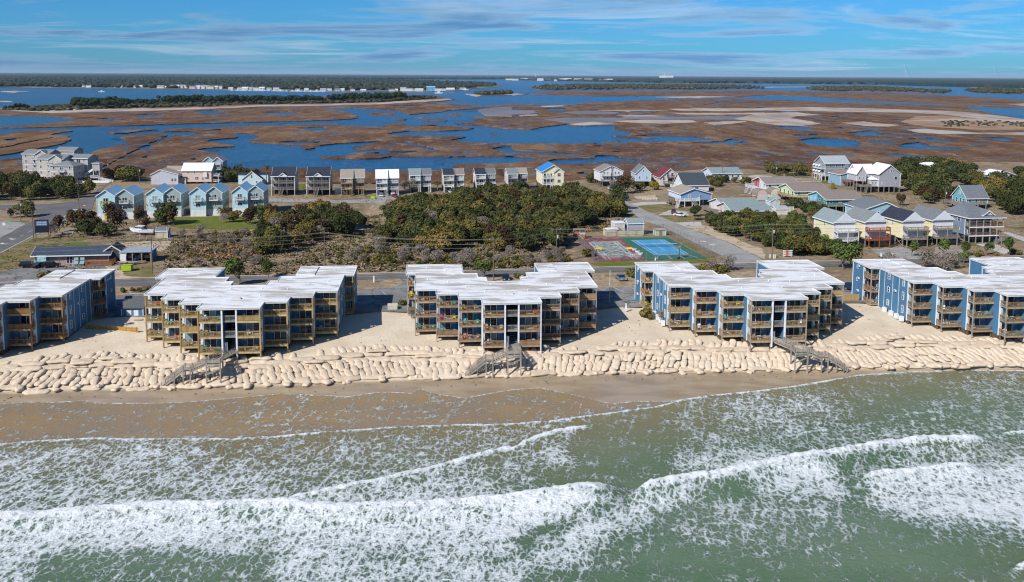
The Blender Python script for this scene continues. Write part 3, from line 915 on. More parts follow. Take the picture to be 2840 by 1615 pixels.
# pale sand and mud flats lying on the marsh
FLAT = mat('sand_flat', (0.42, 0.36, 0.31), (0.27, 0.215, 0.175), 0.95, 0.02, 7, 0.1, world_co=True, lo=0.4, hi=0.65, stretch=(1, 0.4, 1))
MUD = mat('wet_mud_flat', (0.16, 0.145, 0.135), (0.21, 0.19, 0.18), 0.5, 0.015, 7, 0.4, world_co=True, lo=0.35, hi=0.65, stretch=(1, 0.4, 1))
flats = [(FLAT, D_, [(255, 217), (420, 222), (640, 226), (800, 232), (1000, 238), (1150, 247), (1290, 262), (1456, 285), (2300, 330), (2300, 350), (1456, 300), (1250, 296), (1000, 296), (820, 292), (1000, 284), (1200, 282), (1000, 258), (800, 248), (500, 244), (200, 238), (0, 234), (-120, 228), (0, 222)]),
         (FLAT, D_, [(-170, 284), (-60, 258), (0, 250), (180, 246), (320, 262), (180, 268), (140, 280), (230, 292), (320, 310), (220, 322), (80, 318), (0, 308), (-90, 292)]), (FLAT, D_, [(430, 305), (560, 298), (620, 308), (760, 318), (700, 326), (560, 322)]),
         (FLAT, D_, [(800, 345), (900, 340), (1050, 350), (1200, 362), (1456, 360), (2000, 380), (2000, 400), (1456, 375), (1250, 366), (1000, 368), (860, 360)]), (FLAT, D_, [(1360, 200), (1456, 197), (1800, 205), (1456, 210)]),
         (FLAT, C_, [(920, 228), (1100, 224), (1456, 226), (1456, 236), (1300, 240), (1000, 238)]), (FLAT, C_, [(520, 236), (700, 232), (920, 236), (700, 240)]), (FLAT, C_, [(600, 296), (760, 290), (1050, 292), (1090, 302), (900, 310), (740, 304)]),
         (FLAT, C_, [(1120, 305), (1250, 296), (1370, 296), (1300, 308), (1180, 318)]), (FLAT, C_, [(630, 265), (800, 262), (900, 268), (700, 271)]), (FLAT, C_, [(940, 250), (1200, 252), (1456, 248), (1456, 256), (1200, 260), (1000, 258)]),
         (FLAT, C_, [(200, 212), (320, 206), (330, 213), (230, 218)]), (FLAT, C_, [(80, 262), (180, 258), (190, 264), (100, 270)]), (MUD, C_, [(220, 288), (330, 276), (620, 276), (700, 282), (600, 300), (640, 314), (450, 322), (400, 308), (345, 305)]),
         (MUD, C_, [(300, 246), (450, 238), (640, 246), (620, 256), (420, 258)]), (FLAT, C_, [(360, 312), (500, 300), (620, 312), (430, 320)]), (FLAT, C_, [(850, 160), (1100, 156), (1300, 160), (1100, 165)]), (MUD, C_, [(700, 258), (960, 272), (1200, 268), (1456, 275), (1456, 290), (1100, 286), (800, 288), (640, 280)]),
         (MUD, B_, [(1260, 232), (1400, 215), (1456, 216), (1456, 268), (1300, 262)]), (MUD, C_, [(0, 232), (160, 236), (180, 252), (0, 262)]),
         (FLAT, A_, [(0, 226), (150, 214), (300, 205), (380, 212), (600, 222), (900, 224), (1200, 216), (1456, 206), (1456, 214), (1200, 226), (900, 236), (600, 244), (300, 250), (100, 240)]),
         (FLAT, B_, [(0, 206), (400, 200), (700, 192), (900, 180), (1100, 170), (1125, 175), (960, 188), (700, 202), (400, 210), (0, 214)]), (FLAT, B_, [(1190, 142), (1250, 144), (1285, 155), (1260, 158)]),
         (FLAT, D_, [(0, 104), (300, 102), (300, 105), (0, 108)]), (FLAT, C_, [(60, 141), (120, 145), (60, 150), (0, 148)]),
         (FLAT, A_, [(0, 130), (80, 126), (170, 131), (90, 135)]), (FLAT, A_, [(-40, 182), (60, 183), (70, 187), (-40, 187)])]
PAT = mat('sparse_brown_grass', (0.24, 0.145, 0.085), (0.34, 0.24, 0.165), 0.95, 0.03, 7, 0.1, world_co=True)
flats.append((PAT, D_, [(850, 270), (1000, 264), (1250, 290), (1456, 302), (2200, 350), (2200, 380), (1456, 345), (1200, 345), (900, 325), (760, 300)]))
for k, (mm, cr, pts) in enumerate(flats):
    z = (-0.50 if mm is FLAT else -0.535 if mm is MUD else -0.52) + k * .0006
    V, F = tri_regions([(1, px(cr, *pts))], z, 300 + k)
    slab('sand_flat' if mm is FLAT else 'mud_flat' if mm is MUD else 'grass_flat', V, F, WL - 0.4, z + 0.12 * (mm is FLAT), mm)

# ---- far mainland: ground sheet and forest ---------------------------------------------------
shoreL = px(A_, (-1500, 106), (0, 107), (200, 107), (600, 112), (900, 117), (1456, 121)) + px(B_, (200, 124), (400, 129), (640, 131), (830, 130), (1000, 131), (1120, 127), (1200, 120), (1300, 110), (1385, 103), (1392, 98))
backL = px(B_, (1340, 88), (1200, 80), (1000, 73), (700, 66), (300, 60)) + px(A_, (1456, 55), (0, 46), (-1500, 40))
shoreF = px(A_, (-1500, 56), (0, 60)) + px(B_, (300, 63), (1456, 62)) + px(C_, (0, 66), (300, 72), (600, 78), (1000, 84), (1456, 86)) + px(D_, (200, 88), (700, 93), (1040, 96), (1170, 100), (1150, 112), (1200, 118), (1300, 116), (1456, 118), (2600, 132))
fl = [P(x, y, WL) for x, y in shoreF]
FARG = mat('far_shore_ground', (0.10, 0.09, 0.055), (0.30, 0.26, 0.2), 0.95, 0.01, 6, 0.1, world_co=True, lo=0.45, hi=0.7)
q = MB(); q.prism(jitter([P(x, y, WL) for x, y in shoreL + backL], 60, 14, 5), WL - 0.5, -0.4); q.build('far_shore', FARG, kind='structure')
q = MB(); q.prism(fl + [(90000, 100000), (-90000, 100000)], WL - 0.5, -0.4); q.build('far_mainland', FARG, kind='structure')


def forest_mat(name, c1_, c2_, c3_, sc):
    m, t, b = newmat(name)
    pos = t.n('ShaderNodeNewGeometry').outputs['Position']
    a = t.noise(pos, sc, 5, 0.7); d = t.noise(pos, sc * 5, 3, 0.7); e = t.noise(t.mapping(pos, (7, 3, 0)), sc * 2.2, 4, 0.7)
    c = t.mix(t.ramp(a, 0.40, 0.60), c1_, c2_)
    c = t.mix(t.ramp(e, 0.54, 0.64, 0, 0.9), c, c3_)
    c = t.mix(t.ramp(d, 0.55, 0.35, 0, 0.6), c, tuple(x * 0.4 for x in c1_))
    t.l(c, b.inputs['Base Color']); b.inputs['Roughness'].default_value = 0.95; b.inputs['Specular IOR Level'].default_value = 0.05
    return m


ICO = []
def ico_pts():
    ph = (1 + 5 ** .5) / 2
    v = [(-1, ph, 0), (1, ph, 0), (-1, -ph, 0), (1, -ph, 0), (0, -1, ph), (0, 1, ph), (0, -1, -ph), (0, 1, -ph), (ph, 0, -1), (ph, 0, 1), (-ph, 0, -1), (-ph, 0, 1)]
    f = [(0, 11, 5), (0, 5, 1), (0, 1, 7), (0, 7, 10), (0, 10, 11), (1, 5, 9), (5, 11, 4), (11, 10, 2), (10, 7, 6), (7, 1, 8), (3, 9, 4), (3, 4, 2), (3, 2, 6), (3, 6, 8), (3, 8, 9), (4, 9, 5), (2, 4, 11), (6, 2, 10), (8, 6, 7), (9, 8, 1)]
    l = math.sqrt(1 + ph * ph)
    return np.array(v) / l, np.array(f)


ICV, ICF = ico_pts()


def blobs(name, pts, material, label, cat, seed=1, kind='stuff', parent=None):
    """many small rough crowns joined into one mass; pts = rows of x, y, z, radius, height"""
    rg = np.random.default_rng(seed)
    pts = np.array(pts); n = len(pts)
    ang = rg.random(n) * 6.28
    ca, sa = np.cos(ang), np.sin(ang)
    v = ICV[None] * (0.75 + 0.5 * rg.random((n, 12, 1)))
    x = (v[..., 0] * ca[:, None] - v[..., 1] * sa[:, None]) * pts[:, 3:4] + pts[:, 0:1]
    y = (v[..., 0] * sa[:, None] + v[..., 1] * ca[:, None]) * pts[:, 3:4] + pts[:, 1:2]
    z = v[..., 2] * pts[:, 4:5] * 0.55 + pts[:, 2:3] + pts[:, 4:5] * 0.45
    co = np.stack([x, y, z], -1).reshape(-1, 3)
    F_ = (ICF[None] + (np.arange(n) * 12)[:, None, None]).reshape(-1, 3)
    me = bpy.data.meshes.new(name)
    me.vertices.add(len(co)); me.vertices.foreach_set('co', co.ravel())
    me.loops.add(F_.size); me.loops.foreach_set('vertex_index', F_.ravel().astype(np.int32))
    me.polygons.add(len(F_)); me.polygons.foreach_set('loop_start', np.arange(0, F_.size, 3, dtype=np.int32)); me.polygons.foreach_set('loop_total', np.full(len(F_), 3, np.int32))
    me.update(calc_edges=True)
    me.materials.append(material)
    return obj(name, me, parent, label=label, cat=cat, kind=kind)


def scatter(poly_w, n, seed, rmin, rmax, hmin, hmax, z=-0.4, ynear=False, dens=None):
    rg = np.random.default_rng(seed)
    p = np.array(poly_w)
    x0, y0 = p.min(0); x1, y1 = p.max(0)
    out = []
    tries = 0
    while len(out) < n and tries < 60:
        tries += 1
        X_ = x0 + (x1 - x0) * rg.random(n * 2); Y_ = y0 + (y1 - y0) * rg.random(n * 2)
        ok = inpoly(X_, Y_, poly_w)
        if dens is not None: ok &= rg.random(n * 2) < dens(X_, Y_)
        for a, b_ in zip(X_[ok], Y_[ok]):
            k = rg.random()
            out.append((a, b_, z, rmin + (rmax - rmin) * k, hmin + (hmax - hmin) * (0.5 * k + 0.5 * rg.random())))
    return out[:n]


FM1 = forest_mat('far_forest', (0.020, 0.034, 0.024), (0.042, 0.052, 0.036), (0.105, 0.088, 0.082), 0.02)
polyL = [P(x, y, WL) for x, y in px(A_, (-1500, 104), (0, 104), (200, 104), (600, 109), (900, 113), (1456, 117)) + px(B_, (200, 120), (640, 126), (900, 124), (1120, 120), (1250, 108), (1370, 100), (1340, 90), (1200, 81), (1000, 75), (700, 68), (300, 62)) + px(A_, (1456, 57), (0, 48), (-1500, 42))]
nb = [p for p in scatter(polyL, 9000, 3, 9, 17, 9, 17)]
nb += scatter([P(x, y, WL) for x, y in px(A_, (-1500, 104), (0, 104), (200, 104), (600, 109), (900, 113), (1456, 117)) + px(B_, (200, 120), (640, 126), (900, 124), (1120, 120), (1250, 108), (1250, 100), (900, 108), (640, 112), (200, 104)) + px(A_, (1456, 102), (900, 98), (0, 90), (-1500, 90))], 3500, 4, 5, 11, 7, 14,
              dens=lambda x, y: np.where(fbm(x * 0.006, y * 0.006, 8) > 0.44, 1.0, 0.12))
blobs('forest', nb, FM1, 'blue-green wood covering the peninsula across the sound behind the waterfront houses', 'forest', 4)
fm2 = forest_mat('horizon_forest', (0.022, 0.040, 0.034), (0.034, 0.052, 0.042), (0.055, 0.062, 0.055), 0.006)
q = MB(); pr = []
rgf = random.Random(3)
# horizon forest: a canopy sheet with rough front edge following the far shore
rows_ = []
NX = 420
for j, f_ in enumerate([0.0, 0.0, 0.01, 0.03, 0.06, 0.10, 0.16, 0.24, 0.34, 0.46, 0.6, 0.8, 1.0]):
    row = []
    for i in range(NX):
        t_ = i / (NX - 1)
        X0 = np.interp(t_, [0, 1], [fl[0][0] * 0.98, fl[-1][0] * 0.98])
        Yf = float(np.interp(X0, [a[0] for a in fl], [a[1] for a in fl])) + 60 + rgf.random() * 60
        s_ = 1 + f_ * 6
        z_ = -0.4 if j == 0 else 9 + rgf.random() * 9
        row.append((X0 * s_, Yf * s_, z_))
    rows_.append(row)
vs = [p for r_ in rows_ for p in r_]
fs = [(j * NX + i, j * NX + i + 1, (j + 1) * NX + i + 1, (j + 1) * NX + i) for j in range(12) for i in range(NX - 1)]
q.add(vs, fs); q.build('forest', fm2, label='dark flat wood along the horizon beyond the sound', cat='forest', kind='stuff')

# scrub on the long islands in the sound
FM3 = forest_mat('island_scrub', (0.028, 0.038, 0.016), (0.060, 0.060, 0.030), (0.18, 0.145, 0.11), 0.05)
isl = [P(x, y, -0.5) for x, y in px(A_, (20, 232), (120, 226), (280, 216), (420, 205), (700, 190), (1000, 182), (1456, 172)) + px(B_, (440, 170), (700, 160), (980, 158), (1040, 168), (900, 178), (700, 190), (400, 196), (0, 200)) + px(A_, (1200, 212), (900, 220), (700, 228), (450, 236), (200, 240))]
blobs('scrub', scatter(isl, 2600, 6, 2.5, 6, 2, 5, -0.5, dens=lambda x, y: np.where(fbm(x * 0.012, y * 0.006, 2) > 0.42, 1, .15)), FM3, 'low brown and green scrub along the long marsh island', 'scrub', 5)
for nm, crp, pts, n_, lb in (('scrub', C_, [(135, 112), (230, 95), (700, 92), (1100, 95), (1456, 102), (1456, 112), (1000, 118), (600, 118), (200, 120)], 1300, 'thin line of dark scrub on the low island right of the channel'),
                             ('scrub', D_, [(210, 115), (400, 102), (700, 110), (1050, 130), (1000, 138), (600, 130), (300, 124)], 900, 'dark scrub on the narrow island at right before the far forest'),
                             ('scrub', D_, [(1120, 124), (1250, 112), (1456, 118), (2200, 130), (2200, 160), (1456, 143), (1200, 138)], 900, 'dark scrub on the island at the right edge of the sound'),
                             ('scrub', B_, [(1250, 145), (1380, 134), (1456, 136), (1456, 145), (1300, 149)], 120, 'sparse scrub on the small island in the channel')):
    w_ = [P(x, y, -0.6) for x, y in px(crp, *pts)]
    blobs(nm, scatter(w_, n_, 9, 5, 10, 6, 11, -0.6, dens=lambda x, y: np.where(fbm(x * 0.008, y * 0.004, 2) > 0.43, 1, .1)), FM3, lb, 'scrub', 7)
    q = MB(); q.prism(jitter(w_, 25, 8, 3), WL - .3, -0.35); q.build('scrub_island', MARSH, kind='structure')
dots = [(D_, 1000 + rnd.random() * 456, 295 + rnd.random() * 32) for _ in range(70)]
blobs('marsh_bush', [(*P(a[0] + x / a[2], a[1] + y / a[2], -0.5), -0.5, 1.2 + rnd.random() * 1.8, 1.5) for a, x, y in dots], FM3, 'small dark bushes dotted over the brown flat at right', 'bushes', 8)

# separate big trees on the long island
ITR = forest_mat('island_tree_leaves', (0.014, 0.026, 0.010), (0.026, 0.040, 0.016), (0.034, 0.040, 0.02), 0.2)
k_ = 0
for (cr, x, y, r_) in [(A_, 60 + 0, 232, 5), (A_, 100, 230, 7), (A_, 140, 228, 6), (A_, 30, 230, 4)] + [(A_, 425 + i * 21 + rnd.random() * 9, 214 + (i % 3) * 6, 9 + rnd.random() * 4) for i in range(14)] + \
        [(A_, 720 + i * 24 + rnd.random() * 9, 204 + rnd.random() * 8, 6 + rnd.random() * 3) for i in range(7)] + [(A_, 930 + i * 27 + rnd.random() * 8, 196 + rnd.random() * 6, 9 + rnd.random() * 4) for i in range(19)] + \
        [(B_, 10 + i * 24 + rnd.random() * 8, 188 + rnd.random() * 6, 8 + rnd.random() * 3) for i in range(16)] + [(B_, 445 + i * 25 + rnd.random() * 8, 184 - i * .6 + rnd.random() * 8, 10 + rnd.random() * 4) for i in range(16)] + [(B_, 850 + i * 28, 172 + rnd.random() * 6, 6 + rnd.random() * 2) for i in range(5)]:
    k_ += 1; r_ *= .76
    X_, Y_ = P(cr[0] + x / cr[2], cr[1] + y / cr[2], -0.5)
    sub = [(rnd.gauss(0, r_ * .5), rnd.gauss(0, r_ * .5), r_ * .5 + rnd.random() * r_ * .6, r_ * (.35 + .25 * rnd.random()), r_ * .7) for _ in range(16)]
    tr_ = thing('island_tree', 'dark round live oak standing in the row on the long marsh island', 'tree', (X_, Y_, -0.5), 0, 'big trees on the long marsh island')
    blobs('crown', sub, ITR, None, None, k_, None, tr_)
    MB().cyl((0, 0, 0), (0, 0, r_ * .8), .4, .25, 6).build('trunk', paint((0.12, 0.09, 0.07), .9, 'bark'), tr_)

# ---- far shore houses, boats, tower, cranes ---------------------------------------------------
def far_house(x, y, w_, d_, h_, wallc, roofc, label, group, z=-0.4, rz=0.1):
    r_ = thing('waterfront_house', label, 'house', (x, y, z), rz, group)
    key = ('fh', round(w_), round(h_), wallc)
    q1 = MB().box(-w_ / 2, w_ / 2, 0, d_, 0, h_)
    q1.extr([(-0.0, h_), (d_, h_), (d_ / 2, h_ + 2.4)], 'x', -w_ / 2, w_ / 2)
    q1.build('wall', paint(wallc), r_)
    q2 = MB().extr([(-.6, h_ - .3), (d_ / 2, h_ + 2.5), (d_ + .6, h_ - .3), (d_ + .6, h_), (d_ / 2, h_ + 2.9), (-.6, h_)], 'x', -w_ / 2 - .5, w_ / 2 + .5)
    q2.build('roof', paint(roofc, .8), r_)
    wm_ = cached('far_window', lambda: MB().box(-.7, .7, -.06, .05, 0, 1.4).mesh('window', GLASS))
    nw = max(2, int(w_ / 5))
    for i in range(nw):
        for j in range(max(1, int(h_ / 3.2))): obj('window', wm_, r_, (-w_ / 2 + (i + .5) * w_ / nw, 0, j * 3.1 + 1))
    return r_


fs_l = []
for (x, y, w_, h_) in [(340, 100, 26, 5), (365, 98, 22, 6), (470, 105, 20, 5), (490, 108, 18, 4), (650, 108, 16, 4), (670, 108, 14, 4), (760, 108, 20, 5), (785, 106, 18, 5), (895, 112, 24, 7), (915, 112, 16, 5),
                       (965, 111, 22, 9), (985, 111, 22, 9), (1005, 111, 22, 9), (1030, 111, 22, 9), (1075, 115, 22, 8), (1100, 115, 22, 8), (1125, 115, 24, 9), (1150, 115, 24, 9), (1175, 116, 24, 9), (1200, 116, 22, 8), (1225, 116, 22, 8),
                       (1290, 118, 16, 4), (1345, 118, 22, 5), (1370, 119, 20, 6), (1395, 119, 22, 6), (1430, 120, 16, 4)]:
    fs_l.append((A_, x, y, w_, h_))
for (x, y, w_, h_) in [(30, 121, 20, 6), (50, 121, 18, 7), (90, 122, 16, 5), (130, 122, 20, 5), (250, 125, 14, 4), (300, 125, 14, 4), (395, 126, 20, 5), (430, 126, 14, 4), (475, 127, 18, 5), (500, 127, 16, 5), (560, 128, 14, 4), (620, 129, 18, 4), (780, 129, 20, 5),
                       (800, 129, 16, 5), (845, 127, 20, 9), (870, 128, 30, 5), (905, 127, 18, 5), (935, 129, 26, 6), (1000, 126, 30, 12), (1040, 128, 22, 5), (1070, 125, 18, 5), (1110, 122, 30, 5), (1180, 119, 24, 4)]:
    fs_l.append((B_, x, y, w_, h_))
pal = [(.75, .76, .76), (.7, .68, .62), (.78, .78, .8), (.55, .52, .48), (.6, .66, .72)]
rp = [(.35, .35, .36), (.55, .56, .58), (.22, .2, .2), (.7, .71, .73)]
for i, (cr, x, y, w_, h_) in enumerate(fs_l):
    X_, Y_ = P(cr[0] + x / cr[2], cr[1] + y / cr[2], -0.4)
    blue = cr is B_ and x in (1000,)
    c_ = (.15, .4, .62) if blue else pal[(i * 7) % 5]
    lb = 'large blue-roofed boat shed on the far shore of the sound' if blue else 'small %s waterfront house in the row on the far shore' % ('white' if c_[0] > .69 else 'tan or grey')
    far_house(X_, Y_ + 6, w_ * .95, 12, h_, c_, (.2, .5, .75) if blue else rp[(i * 5) % 4], lb, None if blue else 'waterfront houses along the far shore')
for i, (x, y) in enumerate([(60, 68), (110, 67), (150, 66), (200, 70), (300, 71), (330, 70), (445, 73), (470, 72), (560, 74), (590, 72), (580, 68), (350, 68), (240, 69), (410, 70), (30, 66)]):
    X_, Y_ = P(C_[0] + x / C_[2], C_[1] + y / C_[2], -0.4)
    far_house(X_, Y_, 55 + 15 * (i % 3), 22, 14 + 5 * (i % 2), pal[i % 3], rp[i % 4], 'tiny pale building on the horizon shore right of the channel', 'distant buildings on the horizon shore')
# low-tide docks
for i, (cr, x0_, x1_, y) in enumerate([(A_, 600, 840, 110), (A_, 1250, 1456, 122), (B_, 380, 620, 131), (B_, 830, 1130, 132), (A_, 180, 300, 106)]):
    a = P(cr[0] + x0_ / cr[2], cr[1] + y / cr[2], 0); b_ = P(cr[0] + x1_ / cr[2], cr[1] + (y + .6) / cr[2], 0)
    q = MB().beam((a[0], a[1], -.1), (b_[0], b_[1], -.1), 5, .5)
    q.build('dock', paint((.5, .47, .42), .9), label='long low dock on the far shore %s' % ['near the scattered houses', 'below the long white row', 'left of the blue boat shed', 'in front of the blue boat shed', 'furthest left'][i], cat='dock')


def small_boat(x, y, s_, label, group, z=WL):
    r_ = thing('boat', label, 'boat', (x, y, z), 0.3, group)
    MB().extr([(-s_ * .5, .1), (s_ * .42, .1), (s_ * .55, s_ * .14), (-s_ * .5, s_ * .12)], 'y', -s_ * .14, s_ * .14).build('hull', WHITE, r_)
    MB().box(-s_ * .15, s_ * .12, -s_ * .09, s_ * .09, s_ * .12, s_ * .3).build('cabin', WHITE, r_)


for x, y, cr, s_, lb in [(1195, 122, B_, 20, 'white boat moving off the tip of the wooded peninsula'), (1045, 141, B_, 22, 'white boat in the channel below the blue boat shed'), (570, 133, A_, 16, 'white boat alone on the sound at left')]:
    small_boat(*P(cr[0] + x / cr[2], cr[1] + y / cr[2], WL), s_, lb, None)
for i in range(16):
    small_boat(*P(A_[0] + (1300 + i * 34) / A_[2], A_[1] + (124.5 + i * .5) / A_[2], WL), 12 + 5 * (i % 3), 'white boat berthed in the row along the far shore docks', 'boats berthed along the far shore')
# water tower, white complex and two crane masts on the horizon
X_, Y_ = P(1843, 218, 0)
t_ = thing('water_tower', 'white bulbous water tower rising above the far forest', 'water tower', (X_, Y_, 0))
MB().cyl((0, 0, 0), (0, 0, 66), 3.5, 3, 10).build('column', WHITE, t_)
q = MB(); ring = [(3, 64), (13, 70), (15, 76), (12, 82), (4, 86)]
for (r0, z0), (r1, z1) in zip(ring, ring[1:]): q.cyl((0, 0, z0), (0, 0, z1), r0, r1, 16)
q.build('tank', WHITE, t_)
t_ = thing('hotel', 'long low white building on the horizon beside the water tower', 'building', (X_ + 30, Y_ - 60, 0))
q = MB()
for i in range(6): q.box(-130 + i * 42, -94 + i * 42, 0, 30, 0, 48 + 4 * (i % 2))
q.build('wall', WHITE, t_)
t_ = thing('tower', 'thin pale tower on the horizon left of the channel mouth', 'tower', (*P(1486, 216, 0), 0)); MB().cyl((0, 0, 0), (0, 0, 75), 6, 5, 8).build('column', WHITE, t_)
for (x0_, y0_, x1_, y1_, x2_) in [(2515, 213.5, 2506, 176, 2528), (2763, 214.5, 2754, 179, 2775)]:
    X_, Y_ = P(x0_, 220, 0)
    sc_ = Y_ / FL
    Hh = (y0_ - y1_) * sc_ + 40
    t_ = thing('crane', 'slim white crane mast with dark stay on the horizon, %s of two' % ('left' if x0_ < 2600 else 'right'), 'crane', (X_, Y_, 0))
    dx = (x1_ - x0_) * sc_
    MB().cyl((0, 0, 0), (dx, 0, Hh), 3.2, 1.6, 6).build('mast', WHITE, t_)
    MB().cyl((dx, 0, Hh), ((x2_ - x0_) * sc_, 0, 10), 1.6, 1.6, 5).build('stay', DARK, t_)

# ---- thin sea air over the whole place
hm = bpy.data.materials.new('air_haze'); hm.use_nodes = True
ht = hm.node_tree; ht.nodes.clear()
pv = ht.nodes.new('ShaderNodeVolumePrincipled'); pv.inputs['Density'].default_value = 0.000022; pv.inputs['Color'].default_value = (0.55, 0.78, 1.0, 1); pv.inputs['Anisotropy'].default_value = 0.0
oo = ht.nodes.new('ShaderNodeOutputMaterial'); ht.links.new(pv.outputs[0], oo.inputs['Volume'])
MB().box(-100000, 100000, -600, 112000, -9, 190).build('haze', hm, kind='stuff', label='pale sea haze over the whole place', cat='haze')
# ------------------------------------------------------------------ ocean surf
O1 = (0, 1000, 1.8035); O2 = (1420, 1000, 1.8035)
xs = np.arange(-118, 140, 0.34)
ys = np.concatenate([np.arange(56, 92, 0.5), np.arange(92, 188, 0.30)])
crests = [  # polyline, height, front width, back width, foam behind, foam strength
    (px(O1, (-300, 440), (0, 422), (200, 405), (480, 392), (700, 395), (1200, 393), (1400, 380), (1700, 355), (2000, 335), (2300, 325), (2561, 320)) + px(O2, (200, 305), (340, 285), (500, 262), (700, 235), (860, 195), (1000, 172), (1200, 155), (1400, 130), (1600, 95), (1750, 70), (1950, 58), (2250, 45), (2561, 50), (3000, 55)), 0.22, 0.45, 3.5, 0.9, 0.8),
    (px(O1, (1310, 728), (1600, 660), (1900, 600), (2200, 530), (2400, 480), (2561, 450)) + px(O2, (0, 440), (100, 400), (200, 365), (300, 345), (450, 322)), 0.55, 0.8, 3.5, 1.7, 1.0),
    (px(O1, (-300, 840), (0, 808), (300, 782), (700, 747), (1100, 742), (1300, 742), (1600, 757), (1900, 752), (2200, 737), (2561, 707)) + px(O2, (200, 680), (400, 655), (560, 643)), 1.5, 1.2, 4.0, 3.0, 1.05),
    (px(O2, (560, 690), (700, 640), (850, 615), (1000, 600), (1090, 578), (1250, 545), (1400, 510), (1600, 485), (1850, 440), (2100, 415), (2420, 403)), 1.6, 1.0, 3.6, 2.3, 1.05),
    (px(O2, (1700, 618), (1800, 585), (2000, 560), (2200, 540), (2380, 530)), 1.1, 0.9, 3.6, 2.2, 1.0),
    (px(O2, (1370, 402), (1450, 370), (1560, 348), (1700, 352)), 0.3, 0.5, 2, 0.9, 0.7),
    (px(O2, (2400, 378), (2480, 366), (2700, 352)), 0.4, 0.6, 2.5, 1.2, 0.9),
    (px(O2, (2450, 1090), (2520, 1050), (2600, 1020), (2900, 960)), 0.8, 0.9, 3, 1.2, 1.0),
]
cw = []
for pl, h_, wf, wb, fb, fsn in crests:
    w_ = np.array([P(x, y, SEA) for x, y in pl]); o_ = np.argsort(w_[:, 0]); cw.append((w_[o_], h_, wf, wb, fb, fsn))
